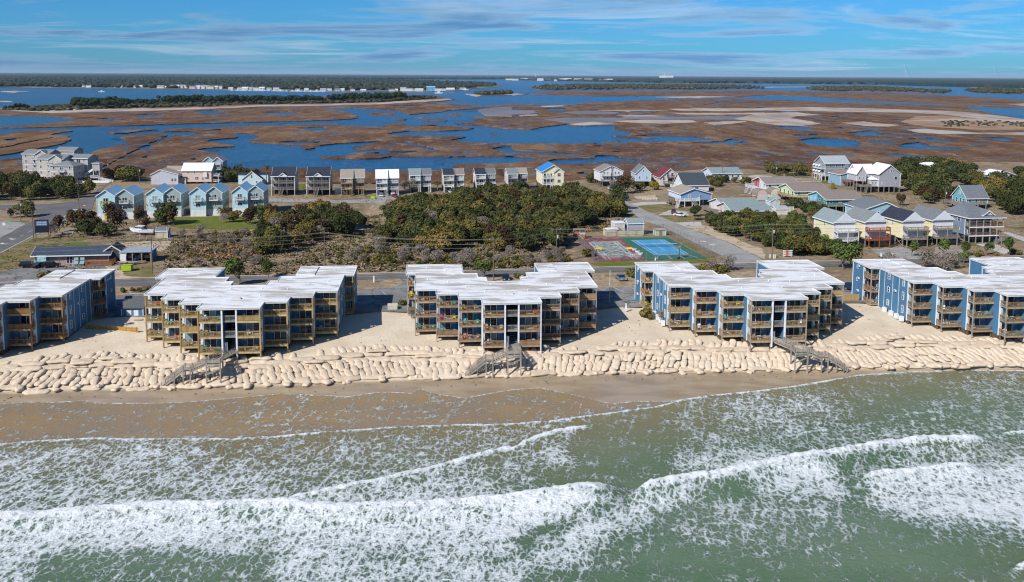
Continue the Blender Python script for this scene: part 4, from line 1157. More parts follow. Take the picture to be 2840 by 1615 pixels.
# foam cover surveyed from the photograph as outlines: density, feather handled by a blur
G0, GS = (-700, 960), 8
GW, GH = 4300 // GS, 1300 // GS
gx, gy = np.meshgrid(G0[0] + GS * (np.arange(GW) + .5), G0[1] + GS * (np.arange(GH) + .5))
D = np.full(gx.shape, 0.10)
zones = [
    (.52, px(O1, (-1200, 470), (0, 425), (480, 400), (1200, 400), (1300, 470), (1310, 725), (700, 742), (0, 805), (-1200, 860))),
    (.42, px(O1, (1200, 400), (1700, 360), (2300, 330), (2561, 325)) + px(O2, (0, 440),) + px(O1, (2400, 480), (1900, 600), (1310, 725))),
    (.30, px(O1, (1080, 410), (1310, 420), (1300, 480), (1060, 490))),
    (.22, px(O1, (2050, 350), (2380, 340), (2300, 400), (2060, 400))),
    (.55, px(O1, (1320, 740), (1900, 600), (2400, 490), (2561, 560), (2561, 700), (1900, 750))),
    (.20, px(O1, (2340, 510), (2561, 470)) + px(O2, (60, 480), (0, 560)) + px(O1, (2430, 560))),
    (.70, px(O1, (-1200, 850), (0, 810), (700, 750), (1300, 745), (1900, 755), (2561, 710)) + px(O2, (540, 650), (400, 760), (240, 800), (120, 850), (20, 920)) + px(O1, (2200, 960), (1500, 960), (1300, 940), (900, 960), (500, 960), (0, 1010), (-1200, 1050))),
    (.60, px(O1, (1350, 980), (2561, 900)) + px(O2, (40, 900), (30, 1050), (0, 1240)) + px(O1, (1500, 1240), (1350, 1110))),
    (.28, px(O1, (230, 1110), (350, 1010), (500, 965), (900, 960), (1300, 960), (1380, 1020), (1300, 1080), (1000, 1230), (230, 1230))),
    (.62, px(O1, (-1200, 1000), (0, 985), (300, 1000), (200, 1110), (0, 1230), (-1200, 1230))),
    (.90, px(O2, (-40, 705), (300, 670), (540, 648), (480, 700), (380, 770), (240, 800), (100, 830), (0, 850))),
    (.74, px(O2, (0, 1010), (300, 850), (600, 730), (600, 690), (850, 618), (1090, 590), (900, 680), (760, 740), (640, 800), (480, 900), (300, 980), (120, 1030), (0, 1080))),
    (.18, px(O2, (480, 740), (560, 650), (620, 680), (580, 740), (400, 800), (380, 770))),
    (.16, px(O2, (30, 860), (220, 820), (300, 870), (200, 900), (60, 930))),
    (.30, px(O2, (0, 1090), (300, 990), (700, 810), (760, 850), (700, 950), (500, 1010), (0, 1230))),
    (.36, px(O2, (700, 800), (860, 700), (1300, 660), (1700, 720), (1800, 860), (1700, 960), (1100, 960), (900, 940))),
    (.72, px(O2, (1110, 580), (1400, 515), (1600, 490), (1640, 600), (1720, 640), (1640, 700), (1300, 660))),
    (.50, px(O2, (1600, 486), (1850, 445), (2400, 408), (2600, 400), (2600, 520), (2350, 525), (1800, 585), (1640, 600))),
    (.24, px(O2, (1600, 500), (1800, 480), (1900, 560), (1740, 590), (1640, 560))),
    (.74, px(O2, (1715, 610), (1800, 587), (2000, 562), (2360, 532), (2600, 520), (3300, 560), (3300, 900), (2561, 850), (2100, 790), (1800, 720))),
    (.42, px(O2, (1700, 720), (2100, 800), (2561, 870), (3300, 950), (3300, 1000), (2561, 910), (2000, 830))),
    (.10, px(O2, (1450, 950), (1900, 860), (2561, 920), (3300, 1010), (3300, 1400), (1200, 1400), (1000, 1000))),
    (.34, px(O2, (700, 240), (1000, 176), (1400, 134), (1750, 74), (2250, 50), (3300, 50), (3300, 420), (2400, 400), (1600, 470), (1100, 570), (700, 520), (900, 400))),
    (.46, px(O2, (1100, 180), (1500, 160), (1700, 250), (1500, 330), (1100, 330))),
    (.50, px(O2, (760, 440), (1100, 420), (1380, 480), (1300, 520), (1100, 570), (820, 590))),
    (.15, px(O2, (300, 340), (700, 300), (800, 420), (720, 600), (400, 640), (300, 540))),
    (.16, px(O2, (1650, 130), (1900, 120), (2100, 230), (1800, 300), (1650, 240))),
    (.13, px(O2, (1850, 110), (2300, 90), (2300, 160), (1900, 200))),
    (.42, px(O2, (0, 330), (340, 290), (600, 252), (620, 280), (350, 330), (0, 420))),
    (.50, px(O2, (-60, 500), (120, 420), (300, 350), (340, 540), (160, 540), (0, 560))),
    (.44, px(O2, (-60, 560), (60, 540), (240, 640), (200, 680), (0, 695))),
    # thin film over sand between the swash edge and the first bore
    (.16, px(O1, (-1200, 250), (0, 220), (900, 215), (1400, 170), (2561, 160)) + px(O2, (400, 230), (860, 195), (340, 285), (0, 318)) + px(O1, (2300, 322), (1700, 352), (1200, 390), (480, 390), (0, 418), (-1200, 440))),
    (.24, px(O1, (1000, 210), (1900, 180), (2300, 190), (2400, 260), (1300, 370), (1000, 300))),
]
for dn, pts in zones: D[inpoly(gx, gy, pts)] = dn
for _ in range(9):
    for ax in (0, 1):
        D = (np.roll(D, 1, ax) + D + np.roll(D, -1, ax)) / 3


def samp(A0, x, y):
    fx = np.clip((x - G0[0]) / GS - .5, 0, GW - 1.01); fy = np.clip((y - G0[1]) / GS - .5, 0, GH - 1.01)
    i, j = fx.astype(int), fy.astype(int); a, b_ = fx - i, fy - j
    return (A0[j, i] * (1 - a) + A0[j, i + 1] * a) * (1 - b_) + (A0[j + 1, i] * (1 - a) + A0[j + 1, i + 1] * a) * b_


Xg, Yg = np.meshgrid(xs, ys)
wob = 1.0 * (fbm(Xg * 0.22, Yg * 0.22, 31) - 0.47) + 0.5 * (fbm(Xg * 0.9, Yg * 0.9, 33) - 0.47)
qx, qy = Qn(Xg, Yg, SEA)
foam = samp(D, qx + 80 * (fbm(Xg * .10, Yg * .10, 40) - .47), qy + 50 * (fbm(Xg * .12, Yg * .12, 41) - .47))
foam = foam + 0.30 * (fbm(Xg * 0.09, Yg * 0.13, 44) - 0.47) * np.clip(foam * 2, 0, 1)
Zg = np.full(Xg.shape, SEA) + 0.10 * (fbm(Xg * .10, Yg * .22, 50) - .47) + 0.05 * (fbm(Xg * .5, Yg * .8, 51) - .47)
solid = np.zeros(Xg.shape)
for w_, h_, wf, wb, fb, fsn in cw:
    Yc = np.interp(Xg, w_[:, 0], w_[:, 1])
    tp = np.clip((Xg - w_[0, 0]) / 4, 0, 1) * np.clip((w_[-1, 0] - Xg) / 4, 0, 1)
    vary = 0.75 + 0.6 * (fbm(Xg * 0.15, Xg * 0 + h_ * 9, 60) - .3)
    d = Yg - Yc + wob * 0.6            # + = landward of the crest
    prof = np.where(d > 0, np.exp(-(d / (wf * 0.8)) ** 2), np.exp(-(d / wb) ** 2))
    Zg += h_ * prof * tp * vary
    fo = np.where(d > 0, np.exp(-(d / (wf * .55)) ** 2), np.exp(-(d / fb) ** 2)) * tp * fsn
    foam = np.maximum(foam, fo)
    rough_ = np.where((d < wf) & (d > -fb * 1.2), 1.0, 0) * tp
    solid = np.maximum(solid, rough_)
    # green clean shoulder in front of the big crests is left by the survey
Zg += solid * np.clip(foam, 0, 1) * 0.6 * (fbm(Xg * 1.6, Yg * 1.6, 70) - .4)
Zg += np.clip(foam, 0, 1) * 0.06 * (fbm(Xg * 2.5, Yg * 2.5, 71) - .45)
# swash edge foam line and the water's edge
sy = shoreY(Xg)
ds = sy - Yg
foam = np.maximum(foam, 0.85 * np.exp(-((ds + wob * .12 - 0.10) / 0.30) ** 2))
s1 = cw[0][0]
Y1 = np.interp(Xg, s1[:, 0], s1[:, 1])
inner = np.clip((Yg - Y1) / 0.6, 0, 1)
Zg = np.where(ds < 6, SEA + (Zg - SEA) * np.clip(ds / 6, 0.05, 1), Zg)
Zg = np.where(inner > 0, np.minimum(Zg, SEA + 0.03 + 0.2 * (1 - inner)), Zg)
Zg = np.where(ds < 0, SEA + ds * 0.25, Zg)
off = Y1 - Yg
sandy = np.clip(1 - off / (10 + 26 * fbm(Xg * .03, Yg * .05, 80)), 0, 1) * 0.85 + 0.5 * np.clip(fbm(Xg * .035, Yg * .06, 82) - .50, 0, 1) * 2.2 + 0.10
sandy = np.where(inner > 0, 1.0, np.clip(sandy, 0, 1))
me, *_ = grid_mesh(xs, ys, lambda a, b_: Zg)
for nm_, arr in (('foam', np.clip(foam, 0, 1.2)), ('sandy', sandy), ('film', inner)):
    at = me.attributes.new(nm_, 'FLOAT', 'POINT'); at.data.foreach_set('value', arr.ravel().astype(np.float32))
m, t, b = newmat('surf_water')
pos = t.n('ShaderNodeNewGeometry').outputs['Position']
def attr(n_): return t.n('ShaderNodeAttribute', attribute_name=n_).outputs['Fac']
af, asn, afm = attr('foam'), attr('sandy'), attr('film')
# domain-warped cells make the lacy foam
nz = t.n('ShaderNodeTexNoise'); nz.inputs['Scale'].default_value = 0.55; nz.inputs['Detail'].default_value = 5; nz.inputs['Roughness'].default_value = 0.6
pm = t.mapping(pos, rot=(0, 0, R(24)), sc=(1.0, 0.60, 1.0)); t.l(pm, nz.inputs['Vector'])
s1_ = t.n('ShaderNodeVectorMath', operation='SCALE'); t.l(nz.outputs['Color'], s1_.inputs[0]); s1_.inputs['Scale'].default_value = 2.1
w1_ = t.n('ShaderNodeVectorMath', operation='ADD'); t.l(pm, w1_.inputs[0]); t.l(s1_.outputs[0], w1_.inputs[1])
nz2 = t.n('ShaderNodeTexNoise'); nz2.inputs['Scale'].default_value = 2.6; nz2.inputs['Detail'].default_value = 4; t.l(pm, nz2.inputs['Vector'])
s2_ = t.n('ShaderNodeVectorMath', operation='SCALE'); t.l(nz2.outputs['Color'], s2_.inputs[0]); s2_.inputs['Scale'].default_value = 0.55
w2_ = t.n('ShaderNodeVectorMath', operation='ADD'); t.l(w1_.outputs[0], w2_.inputs[0]); t.l(s2_.outputs[0], w2_.inputs[1])
def vor(scale):
    v_ = t.n('ShaderNodeTexVoronoi', feature='DISTANCE_TO_EDGE'); v_.inputs['Scale'].default_value = scale; t.l(w2_.outputs[0], v_.inputs['Vector']); return v_.outputs['Distance']
v1, v2 = vor(1.05), vor(2.7)
n1 = t.noise(pos, 3.2, 5, 0.72)
n0 = t.noise(t.mapping(pos, rot=(0, 0, R(15)), sc=(.7, 1.2, 1)), 0.42, 4, 0.6)
cell = t.math('MINIMUM', v1, t.math('MULTIPLY_ADD', v2, 1.15, 0.055))
lvl = t.math('SUBTRACT', t.math('MULTIPLY', t.math('POWER', af, 1.35), 0.385), cell)
lvl = t.math('MULTIPLY_ADD', t.math('SUBTRACT', n1, 0.5), 0.20, lvl)
lvl = t.math('MULTIPLY_ADD', t.math('SUBTRACT', n0, 0.5), 0.34, lvl)
st = t.noise(t.mapping(w1_.outputs[0], rot=(0, 0, R(28)), sc=(1.5, .28, 1)), .8, 5, .65)
lvl = t.math('MULTIPLY_ADD', t.math('SUBTRACT', st, 0.5), 0.42, lvl)
mask = t.ramp(lvl, -0.035, 0.085)
green = t.mix(t.ramp(t.noise(t.mapping(pos, sc=(.5, 1, 1)), 0.05, 5, 0.6), 0.35, 0.7), (0.066, 0.135, 0.070), (0.115, 0.185, 0.115))
turb = (0.205, 0.170, 0.082)
wc = t.mix(asn, green, turb)
film = t.mix(t.ramp(t.noise(t.mapping(pos, sc=(.35, 1, 1)), 0.14, 6, 0.62), 0.36, 0.62), (0.30, 0.205, 0.10), (0.25, 0.185, 0.115))
wc = t.mix(afm, wc, film)
fc = t.mix(t.ramp(t.math('ADD', lvl, t.math('MULTIPLY', t.math('SUBTRACT', n1, .5), .5)), 0.0, 0.30), (0.42, 0.48, 0.47), (0.78, 0.81, 0.82))  # low foam turned grey-blue: its shadow is put into the colour
t.l(t.mix(mask, wc, fc), b.inputs['Base Color'])
t.l(t.math('MULTIPLY_ADD', mask, 0.6, t.math('MULTIPLY_ADD', afm, -0.04, 0.20)), b.inputs['Roughness'])
b.inputs['IOR'].default_value = 1.33
b.inputs['Specular IOR Level'].default_value = 0.34
bp = t.n('ShaderNodeBump'); bp.inputs['Distance'].default_value = 0.20; bp.inputs['Strength'].default_value = 1.0
rip = t.math('MULTIPLY', t.noise(t.mapping(pos, rot=(0, 0, R(-10)), sc=(1, 1.9, 1)), 1.3, 5, 0.62), t.math('MULTIPLY_ADD', afm, -0.8, 1.0))
t.l(t.math('ADD', rip, t.math('MULTIPLY', t.math('MULTIPLY', mask, n1), 1.1)), bp.inputs['Height']); t.l(bp.outputs[0], b.inputs['Normal'])
me.materials.append(m)
obj('ocean', me, kind='structure')
# ------------------------------------------------------------------ condominium buildings
BLUE = grooved((0.060, 0.160, 0.275), 'blue_board_siding')
def roof_mat():
    m, t, b = newmat('white_roof_membrane')
    pos = t.n('ShaderNodeNewGeometry').outputs['Position']
    a = t.noise(t.mapping(pos, rot=(0, 0, R(-5)), sc=(0.35, 1.3, 1)), 0.30, 5, 0.6, 0.3)
    d = t.noise(t.mapping(pos, rot=(0, 0, R(-5)), sc=(0.22, 1.2, 1)), 1.1, 5, 0.65)
    c = t.mix(t.ramp(a, 0.47, 0.60, 0, 0.95), (0.74, 0.75, 0.76), (0.40, 0.365, 0.31))
    c = t.mix(t.ramp(d, 0.50, 0.64, 0, 0.75), c, (0.48, 0.44, 0.38))
    sp = t.n('ShaderNodeSeparateXYZ'); t.l(t.mapping(pos, rot=(0, 0, R(-5.3))), sp.inputs[0])
    fr = t.math('FRACT', t.math('MULTIPLY', sp.outputs[1], 0.5))
    c = t.mix(t.ramp(fr, 0.0, 0.04, 0.18, 0), c, (0.45, 0.43, 0.40))
    t.l(c, b.inputs['Base Color']); b.inputs['Roughness'].default_value = 0.6
    return m
ROOFM = roof_mat()
FASC = paint((0.62, 0.62, 0.60), 0.6, 'white_fascia')
PILE = wood((0.16, 0.115, 0.075))
SHADEWALL = paint((0.035, 0.035, 0.04), 0.8, 'stair_recess_shade')  # shade of the stair recess as a near-black colour
GREYRAIL = wood((0.30, 0.29, 0.275))


def railing_mesh(L, wm, depthwise=False, solid=False, picket=0.2):
    def f():
        q = MB()
        def bx(a0, a1, z0, z1, t0=-.04, t1=.04):
            if depthwise: q.box(t0, t1, a0, a1, z0, z1)
            else: q.box(a0, a1, t0, t1, z0, z1)
        bx(0, L, 1.0, 1.07, -.07, .07)
        bx(0, L, .86, .98, -.02, .02)
        bx(0, L, .08, .17, -.02, .02)
        if solid:
            bx(0, L, .17, .86, -.012, .012)
        n = max(2, int(L / picket))
        for i in range(n):
            a = (i + .5) * L / n
            bx(a - .02, a + .02, .15, .9, -.02, .02)
        k = max(1, round(L / 1.5))
        for i in range(k + 1):
            a = i * L / k
            bx(max(0, a - .05), min(L, a + .05), 0, 1.0, -.045, .045)
        return q.mesh('railing', wm)
    return cached(('rail', round(L, 2), wm.name, depthwise, solid, picket), f)


def door_frame_mesh(W, H, mid=2):
    def f():
        q = MB()
        q.box(0, W, -.05, .05, 0, .08).box(0, W, -.05, .05, H - .1, H).box(0, .1, -.05, .05, .08, H - .1).box(W - .1, W, -.05, .05, .08, H - .1)
        for i in range(1, mid): q.box(i * W / mid - .05, i * W / mid + .05, -.05, .05, .08, H - .1)
        return q.mesh('door_frame', WHITE)
    return cached(('df', W, H, mid), f)


def pane_mesh(W, H, m_):
    return cached(('pane', round(W, 2), round(H, 2), m_.name), lambda: MB().box(0, W, -.02, .02, 0, H).mesh('pane', m_))


def glazed(parent, name, x, y, z, W, H, rz=0, mid=2, glass=None, slide=0.0):
    fr = obj(name, door_frame_mesh(W, H, mid), parent, (x, y, z), rz)
    for i in range(mid):
        g_ = glass[i] if glass else (CURTAIN if rnd.random() < .35 else GLASS)
        obj('pane', pane_mesh(W / mid - .1, H - .18, g_), fr, (i * W / mid + (.1 if i == 0 else .05) - (0 if i == 0 else 0), 0, .08))
    return fr


def win_mesh(W, H, frame):
    def f():
        q = MB()
        q.box(0, W, -.06, .05, 0, .1).box(0, W, -.06, .05, H - .1, H).box(0, .1, -.06, .05, .1, H - .1).box(W - .1, W, -.06, .05, .1, H - .1)
        q.box(.1, W - .1, -.05, .05, H / 2 - .03, H / 2 + .03)
        if W > 1.5: q.box(W / 2 - .05, W / 2 + .05, -.06, .05, .1, H / 2 - .03).box(W / 2 - .05, W / 2 + .05, -.06, .05, H / 2 + .03, H - .1)
        return q.mesh('window_frame', frame)
    return cached(('win', W, H, frame.name), f)


def window(parent, x, y, z, W=.95, H=1.35, rz=0, frame=WHITE, glass=None):
    fr = obj('window', win_mesh(W, H, frame), parent, (x, y, z), rz)
    obj('pane', pane_mesh(W - .2, H - .2, glass or (CURTAIN if rnd.random() < .2 else GLASS)), fr, (.1, .005, .1))
    return fr


def ac_mesh():
    q = MB().box(0, .75, -.32, .05, 0, .42)
    q.box(.06, .69, -.34, -.32, .05, .37, 1)
    return q.mesh('air_conditioner', [WHITE, STEEL])


FLOORS = [0.1, 3.15, 6.2]
BAYS = [(1.35, 5.8, 0.0), (5.8, 10.3, 4.2), (10.3, 14.75, 8.2), (14.75, 19.2, 12.2)]
ORD = ['leftmost', 'second', 'third', 'fourth', 'rightmost']
RAILC = [(.30, .165, .075), (.45, .31, .13), (.34, .215, .12), (.40, .28, .15), (.30, .21, .125)]


def condo(idx):
    (cx, cy), ph = ROWS[idx]
    root = thing('condominium_building', 'blue balconied condominium with stepped white roof, %s' % [
        'leftmost, cut by the photo edge', 'second from left, behind the left stairs', 'middle one of the five', 'fourth from left, its blue side lit', 'rightmost, cut by the photo edge'][idx], 'condominium', (cx, cy, 0), ph)
    WM = wood(RAILC[idx])
    FLOORW = wood((.34, .30, .25))
    DECKM = wood(tuple(min(1, c * 1.15 + .05) for c in RAILC[idx]))
    POSTW = wood(tuple(c * .9 + .03 for c in RAILC[idx])) if idx in (0, 1) else wood((.36, .31, .25))
    half = [(1.35, 6), (1.35, 2.2), (5.8, 2.2), (5.8, 6.4), (10.3, 6.4), (10.3, 10.4), (14.75, 10.4), (14.75, 14.4), (19.2, 14.4), (19.2, 30.6), (21.3, 30.6), (21.3, 36), (8.8, 36), (8.8, 26.2), (5.7, 26.2), (5.7, 22), (3.9, 22), (3.9, 18.1)]
    poly = half + [(-x, y) for x, y in half[::-1]]
    MB().prism(poly, -.35, 8.49).build('wall', BLUE, root)
    fp = [(x * .985, y + .15) for x, y in half[:9]] + [(x - .15, y - .0) for x, y in half[9:12]] + [(x + .1, y - .1) for x, y in half[12:]]
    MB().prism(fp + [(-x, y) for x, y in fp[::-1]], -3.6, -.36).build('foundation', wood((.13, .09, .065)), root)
    rh = [(5.95, -.15), (5.95, 4.05), (10.45, 4.05), (10.45, 8.05), (14.9, 8.05), (14.9, 12.05), (19.4, 12.05), (19.4, 26.85), (21.55, 26.85), (21.55, 36.2), (8.65, 36.2), (8.65, 27.5), (12.9, 27.5), (12.9, 26.9), (8.6, 26.9), (8.6, 26.35), (5.55, 26.35), (5.55, 22.15), (3.75, 22.15), (3.75, 18.25)]
    rp_ = rh + [(-x, y) for x, y in rh[::-1]]
    MB().prism(rp_, 8.5, 8.8, 1, 0).build('roof', [ROOFM, FASC], root)
    q = MB()
    for i in range(len(rp_)):
        a, b_ = rp_[i], rp_[(i + 1) % len(rp_)]
        q.beam((a[0], a[1], 8.86), (b_[0], b_[1], 8.86), .14, .10)
    q.build('roof_edge', WHITE, root)
    for s in (1, -1):
        MB().box(8.8 * s, 12.8 * s, 27.55, 35.9, 8.8, 9.0).build('raised_roof_panel', ROOFM, root)
        for k, (x, y) in enumerate([(4, 9), (8, 14), (12, 18), (16, 20), (16, 32), (11, 31), (3, 15)]):
            MB().cyl((0, 0, 0), (0, 0, .35), .09, .09, 6).build('roof_vent', WHITE, root, ((x + rnd.random()) * s, y + rnd.random(), 8.8))
        # trim boards
        for u, v in [(5.8, 2.2), (10.3, 6.4), (14.75, 10.4), (19.2, 14.4), (19.2, 27.0), (21.3, 30.6), (21.3, 36), (8.8, 36), (5.7, 26.2)]:
            MB().box(u * s - .10, u * s + .10, v - .10, v + .10, -.35, 8.45).build('corner_trim', WHITE, root)
        for v in (18.2, 21.0, 24.6):
            MB().box(19.19 * s, 19.24 * s, v - .06, v + .06, -.3, 8.45).build('wall_batten', WHITE, root)
        # side windows
        for z in FLOORS:
            rz = R(90) * s
            window(root, 19.25 * s, 15.9 + (0 if s > 0 else .75), z + .75, .75, 1.75, rz)
            window(root, 19.25 * s, 22.2 + (0 if s > 0 else .95), z + .85, .95, 1.3, rz)
            if z > 3: window(root, 21.35 * s, 33.4 + (0 if s > 0 else .7), z + 1.0, .7, .8, rz)
        obj('air_conditioner', cached('ac', ac_mesh), root, (19.2 * s, 20.0, 4.9), R(90) * s)
        if s < 0 and idx in (3, 4):
            for z in FLOORS: obj('air_conditioner', cached('ac', ac_mesh), root, (-21.32, 33.4, z + 1.6), -R(90))
            for v in (15.0, 17.2, 19.6, 22.6):
                MB().box(-20.15, -19.45, v, v + .9, -.75, .35).build('condenser_unit', WHITE, root)
        # wall between stair and bay, pilaster
        MB().box(1.2 * s, 1.5 * s, -.02, .33, -1.2, 8.49).build('pilaster', WHITE, root)
        MB().box(1.27 * s, 1.43 * s, .34, 2.2, -.3, 8.49).build('partition', BLUE, root)
        for bi, (ua, ub, vf) in enumerate(BAYS):
            w_ = ub - ua - (.15 if bi == 0 else 0)
            ua_ = ua + (.15 if bi == 0 else 0)
            x0, x1 = (ua_, ub) if s > 0 else (-ub, -ua_)
            post_w = .26 if idx in (0, 1) else .2
            MB().box(ub * s - post_w / 2, ub * s + post_w / 2, vf - .06, vf + post_w - .06, -1.9, 8.49).build('post', POSTW if bi else (POSTW if idx != 2 else WHITE), root)
            MB().box((ua_ + .12) * s - .1, (ua_ + .12) * s + .1, vf + .25, vf + .45, -2.4, -.3).build('pile', PILE, root)
            MB().box((ub - .3) * s - .14, (ub - .3) * s + .14, vf + 1.9, vf + 2.18, -2.4, -.3).build('pile', PILE, root)
            for fi, z in enumerate(FLOORS):
                MB().box(x0, x1, vf + .02, vf + 2.18, z - .27, z).build('balcony_deck', FLOORW, root)
                MB().box(x0 + .02, x1 - .02, vf - .03, vf + .015, z - .33, z + .02).build('fascia_board', DECKM, root)
                obj('railing', railing_mesh(w_ - .06, WM, False, rnd.random() < .12), root, (x0 + .03, vf + .06, z))
                if bi or True:
                    obj('railing', railing_mesh(2.0, WM, True), root, (ub * s - .06 * s, vf + .12, z))
                # glazing on the outer part of the back wall, air conditioner inward
                dw = 2.5
                dx = (ub - .45 - dw) if s > 0 else -(ub - .45)
                gl = rnd.choice([(GLASS, CURTAIN), (GLASS, GLASS), (CURTAIN, GLASS), (GLASS, GLASS)])
                glazed(root, 'sliding_door', dx, vf + 2.13, z, dw, 2.25, 0, 2, gl)
                ax = ua + .55 if s > 0 else -(ua + .55) - .75
                if rnd.random() < .75: obj('air_conditioner', cached('ac', ac_mesh), root, (ax, vf + 2.2, z + 1.9))
                MB().box((ub - .22) * s - .09, (ub - .22) * s + .09, vf + 2.08, vf + 2.19, z, z + 2.4).build('door_trim', WHITE, root)
        # corner balcony on the rear wing
        for fi, z in enumerate(FLOORS):
            x0, x1 = (19.25, 21.35) if s > 0 else (-21.35, -19.25)
            MB().box(x0, x1, 27.0, 30.58, z - .27, z).build('balcony_deck', DECKM, root)
            obj('railing', railing_mesh(2.05, WM), root, (x0 + .02, 27.08, z))
            obj('railing', railing_mesh(3.3, WM, True), root, (21.3 * s, 27.15, z))
            glazed(root, 'sliding_door', x0 + .25, 30.5, z, 1.7, 2.2, 0, 2)
            glazed(root, 'sliding_door', 19.28 * s, 28.0 if s > 0 else 29.9, z, 1.9, 2.2, R(90) * s, 2)
        MB().box(21.2 * s - .11, 21.2 * s + .11, 26.98, 27.2, -.6, 8.49).build('post', POSTW, root)
    # stair hall
    for z in FLOORS[1:]:
        MB().box(-1.34, 1.34, .3, 5.98, z - .25, z).build('landing', GREYRAIL, root)
        obj('railing', railing_mesh(2.3, GREYRAIL, False, False, .17), root, (-1.15, .4, z))
    MB().box(-1.19, 1.19, .1, 5.98, -.2, .08).build('landing', GREYRAIL, root)
    MB().box(-1.33, 1.33, 5.9, 5.99, .1, 8.49).build('stair_hall_shade_panel', SHADEWALL, root)  # dark sheet before the blue wall, stands in for the recess's shade
    for z in FLOORS[:2]:
        q = MB()
        for i in range(9): q.box(-.1, 1.2, 1.6 + i * .3, 1.92 + i * .3, z + (i + 1) * .32 - .05, z + (i + 1) * .32)
        q.build('stair_flight', GREYRAIL, root, kind='stuff')
    if idx in (1, 2, 3):
        MB().box(-1.05, -.55, .5, .9, .1, 1.9).build('vending_cabinet', WHITE, root)
    q = MB().box(-.9, .9, 6.6, 7.5, 8.8, 9.05); q.box(-.8, .8, 6.7, 7.4, 9.05, 9.1)
    q.build('roof_hatch', FASC, root)
    if idx == 0:
        tx = bpy.data.curves.new('wall_lettering', 'FONT'); tx.body = 'BLDG 1'; tx.size = .75; tx.extrude = .02
        tx.materials.append(WHITE)
        o = obj('lettering_curve', tx)
        me_ = bpy.data.meshes.new_from_object(o.evaluated_get(bpy.context.evaluated_depsgraph_get())); bpy.data.objects.remove(o)
        o = obj('wall_lettering', me_, root, (21.34, 31.4, 7.2)); o.rotation_euler = (R(90), 0, R(90))
    return root


condos = [condo(i) for i in range(5)]

# ---- deck furniture -----------------------------------------------------------------------
def chair_mesh(col):
    def f():
        q = MB(); m_ = paint(col, .45, 'painted_chair')
        q.add([(-.28, 0, .34), (.28, 0, .34), (.24, .52, .20), (-.24, .52, .20), (-.28, 0, .38), (.28, 0, .38), (.24, .52, .24), (-.24, .52, .24)], [(0, 3, 2, 1), (4, 5, 6, 7), (0, 1, 5, 4), (1, 2, 6, 5), (2, 3, 7, 6), (3, 0, 4, 7)])
        for i in range(5):
            a = (i - 2) * .125
            q.beam((a * .8, .45, .22), (a * 1.35, .80, 1.08 - abs(i - 2) * .07), .11, .025)
        for sx in (-1, 1):
            q.box(sx * .38 - .07, sx * .38 + .07, -.06, .62, .55, .58)
            q.box(sx * .33 - .03, sx * .33 + .03, 0, .08, 0, .55)
            q.beam((sx * .3, .05, .33), (sx * .28, .85, .04), .04, .1)
            q.box(sx * .33 - .03, sx * .33 + .03, .5, .56, .1, .55)
        q.box(-.34, .34, .6, .64, .5, .56)
        return q.mesh('deck_chair', m_)
    return cached(('chair', col), f)


def table_mesh(col):
    def f():
        q = MB(); q.cyl((0, 0, .70), (0, 0, .74), .5, .5, 12)
        for a in range(4): q.beam((.35 * math.cos(a * 1.57 + .78), .35 * math.sin(a * 1.57 + .78), 0), (.1 * math.cos(a * 1.57 + .78), .1 * math.sin(a * 1.57 + .78), .7), .05)
        return q.mesh('patio_table', paint(col, .5))
    return cached(('tab', col), f)


COLS = {'teal': (.02, .42, .36), 'orange': (.75, .13, .03), 'yellow': (.80, .62, .02), 'magenta': (.55, .03, .22), 'red': (.65, .04, .04), 'white': (.75, .75, .73), 'brown': (.30, .15, .06), 'tan': (.48, .36, .22), 'green': (.05, .28, .2), 'grey': (.3, .31, .32)}
special = {  # (building, side, bay, floor): colours
    (1, -1, 0, 2): ['teal', 'white'], (1, -1, 2, 1): ['teal', 'teal'], (1, -1, 2, 0): ['red'], (1, -1, 3, 2): ['orange'], (1, 1, 0, 2): ['white', 'white'], (1, 1, 2, 1): ['grey', 'grey'], (1, -1, 0, 0): ['green', 'green'],
    (2, -1, 3, 0): ['teal', 'teal'], (2, -1, 2, 1): ['yellow', 'magenta'], (2, -1, 2, 0): ['teal', 'teal'], (2, -1, 1, 1): ['teal', 'teal'], (2, -1, 2, 2): ['teal', 'brown'], (2, 1, 0, 2): ['orange', 'orange'], (2, -1, 0, 0): ['brown', 'tan'], (2, 1, 0, 0): ['brown', 'white'], (2, -1, 1, 0): ['tan', 'orange'],
    (3, -1, 2, 2): ['magenta', 'magenta'], (3, -1, 1, 1): ['teal', 'teal'], (3, -1, 0, 2): ['teal', 'white'], (3, 1, 0, 1): ['teal', 'white'], (3, -1, 2, 0): ['white', 'white'], (3, -1, 0, 0): ['tan', 'brown'], (3, -1, 1, 2): ['yellow', 'tan'],
    (0, 1, 3, 2): ['green', 'brown'], (0, 1, 3, 1): ['yellow', 'brown'], (0, 1, 2, 0): ['tan', 'white'], (4, -1, 1, 1): ['teal', 'teal'], (4, -1, 0, 2): ['tan', 'brown'], (4, -1, 0, 0): ['teal', 'white'], (4, -1, 2, 1): ['tan', 'white']}
flname = ['bottom', 'middle', 'top']
bn = ['leftmost', 'second', 'middle', 'fourth', 'rightmost']


def place_local(idx, u, v, z, rz):
    (cx, cy), ph = ROWS[idx]
    return (cx + u * math.cos(ph) - v * math.sin(ph), cy + u * math.sin(ph) + v * math.cos(ph), z), ph + rz


def bay_words(s, bi):
    side = 'left' if s < 0 else 'right'
    return ['first balcony %s of stairs' % side, 'second balcony %s of stairs' % side, 'third balcony %s of stairs' % side, 'outermost %s balcony' % side][bi]


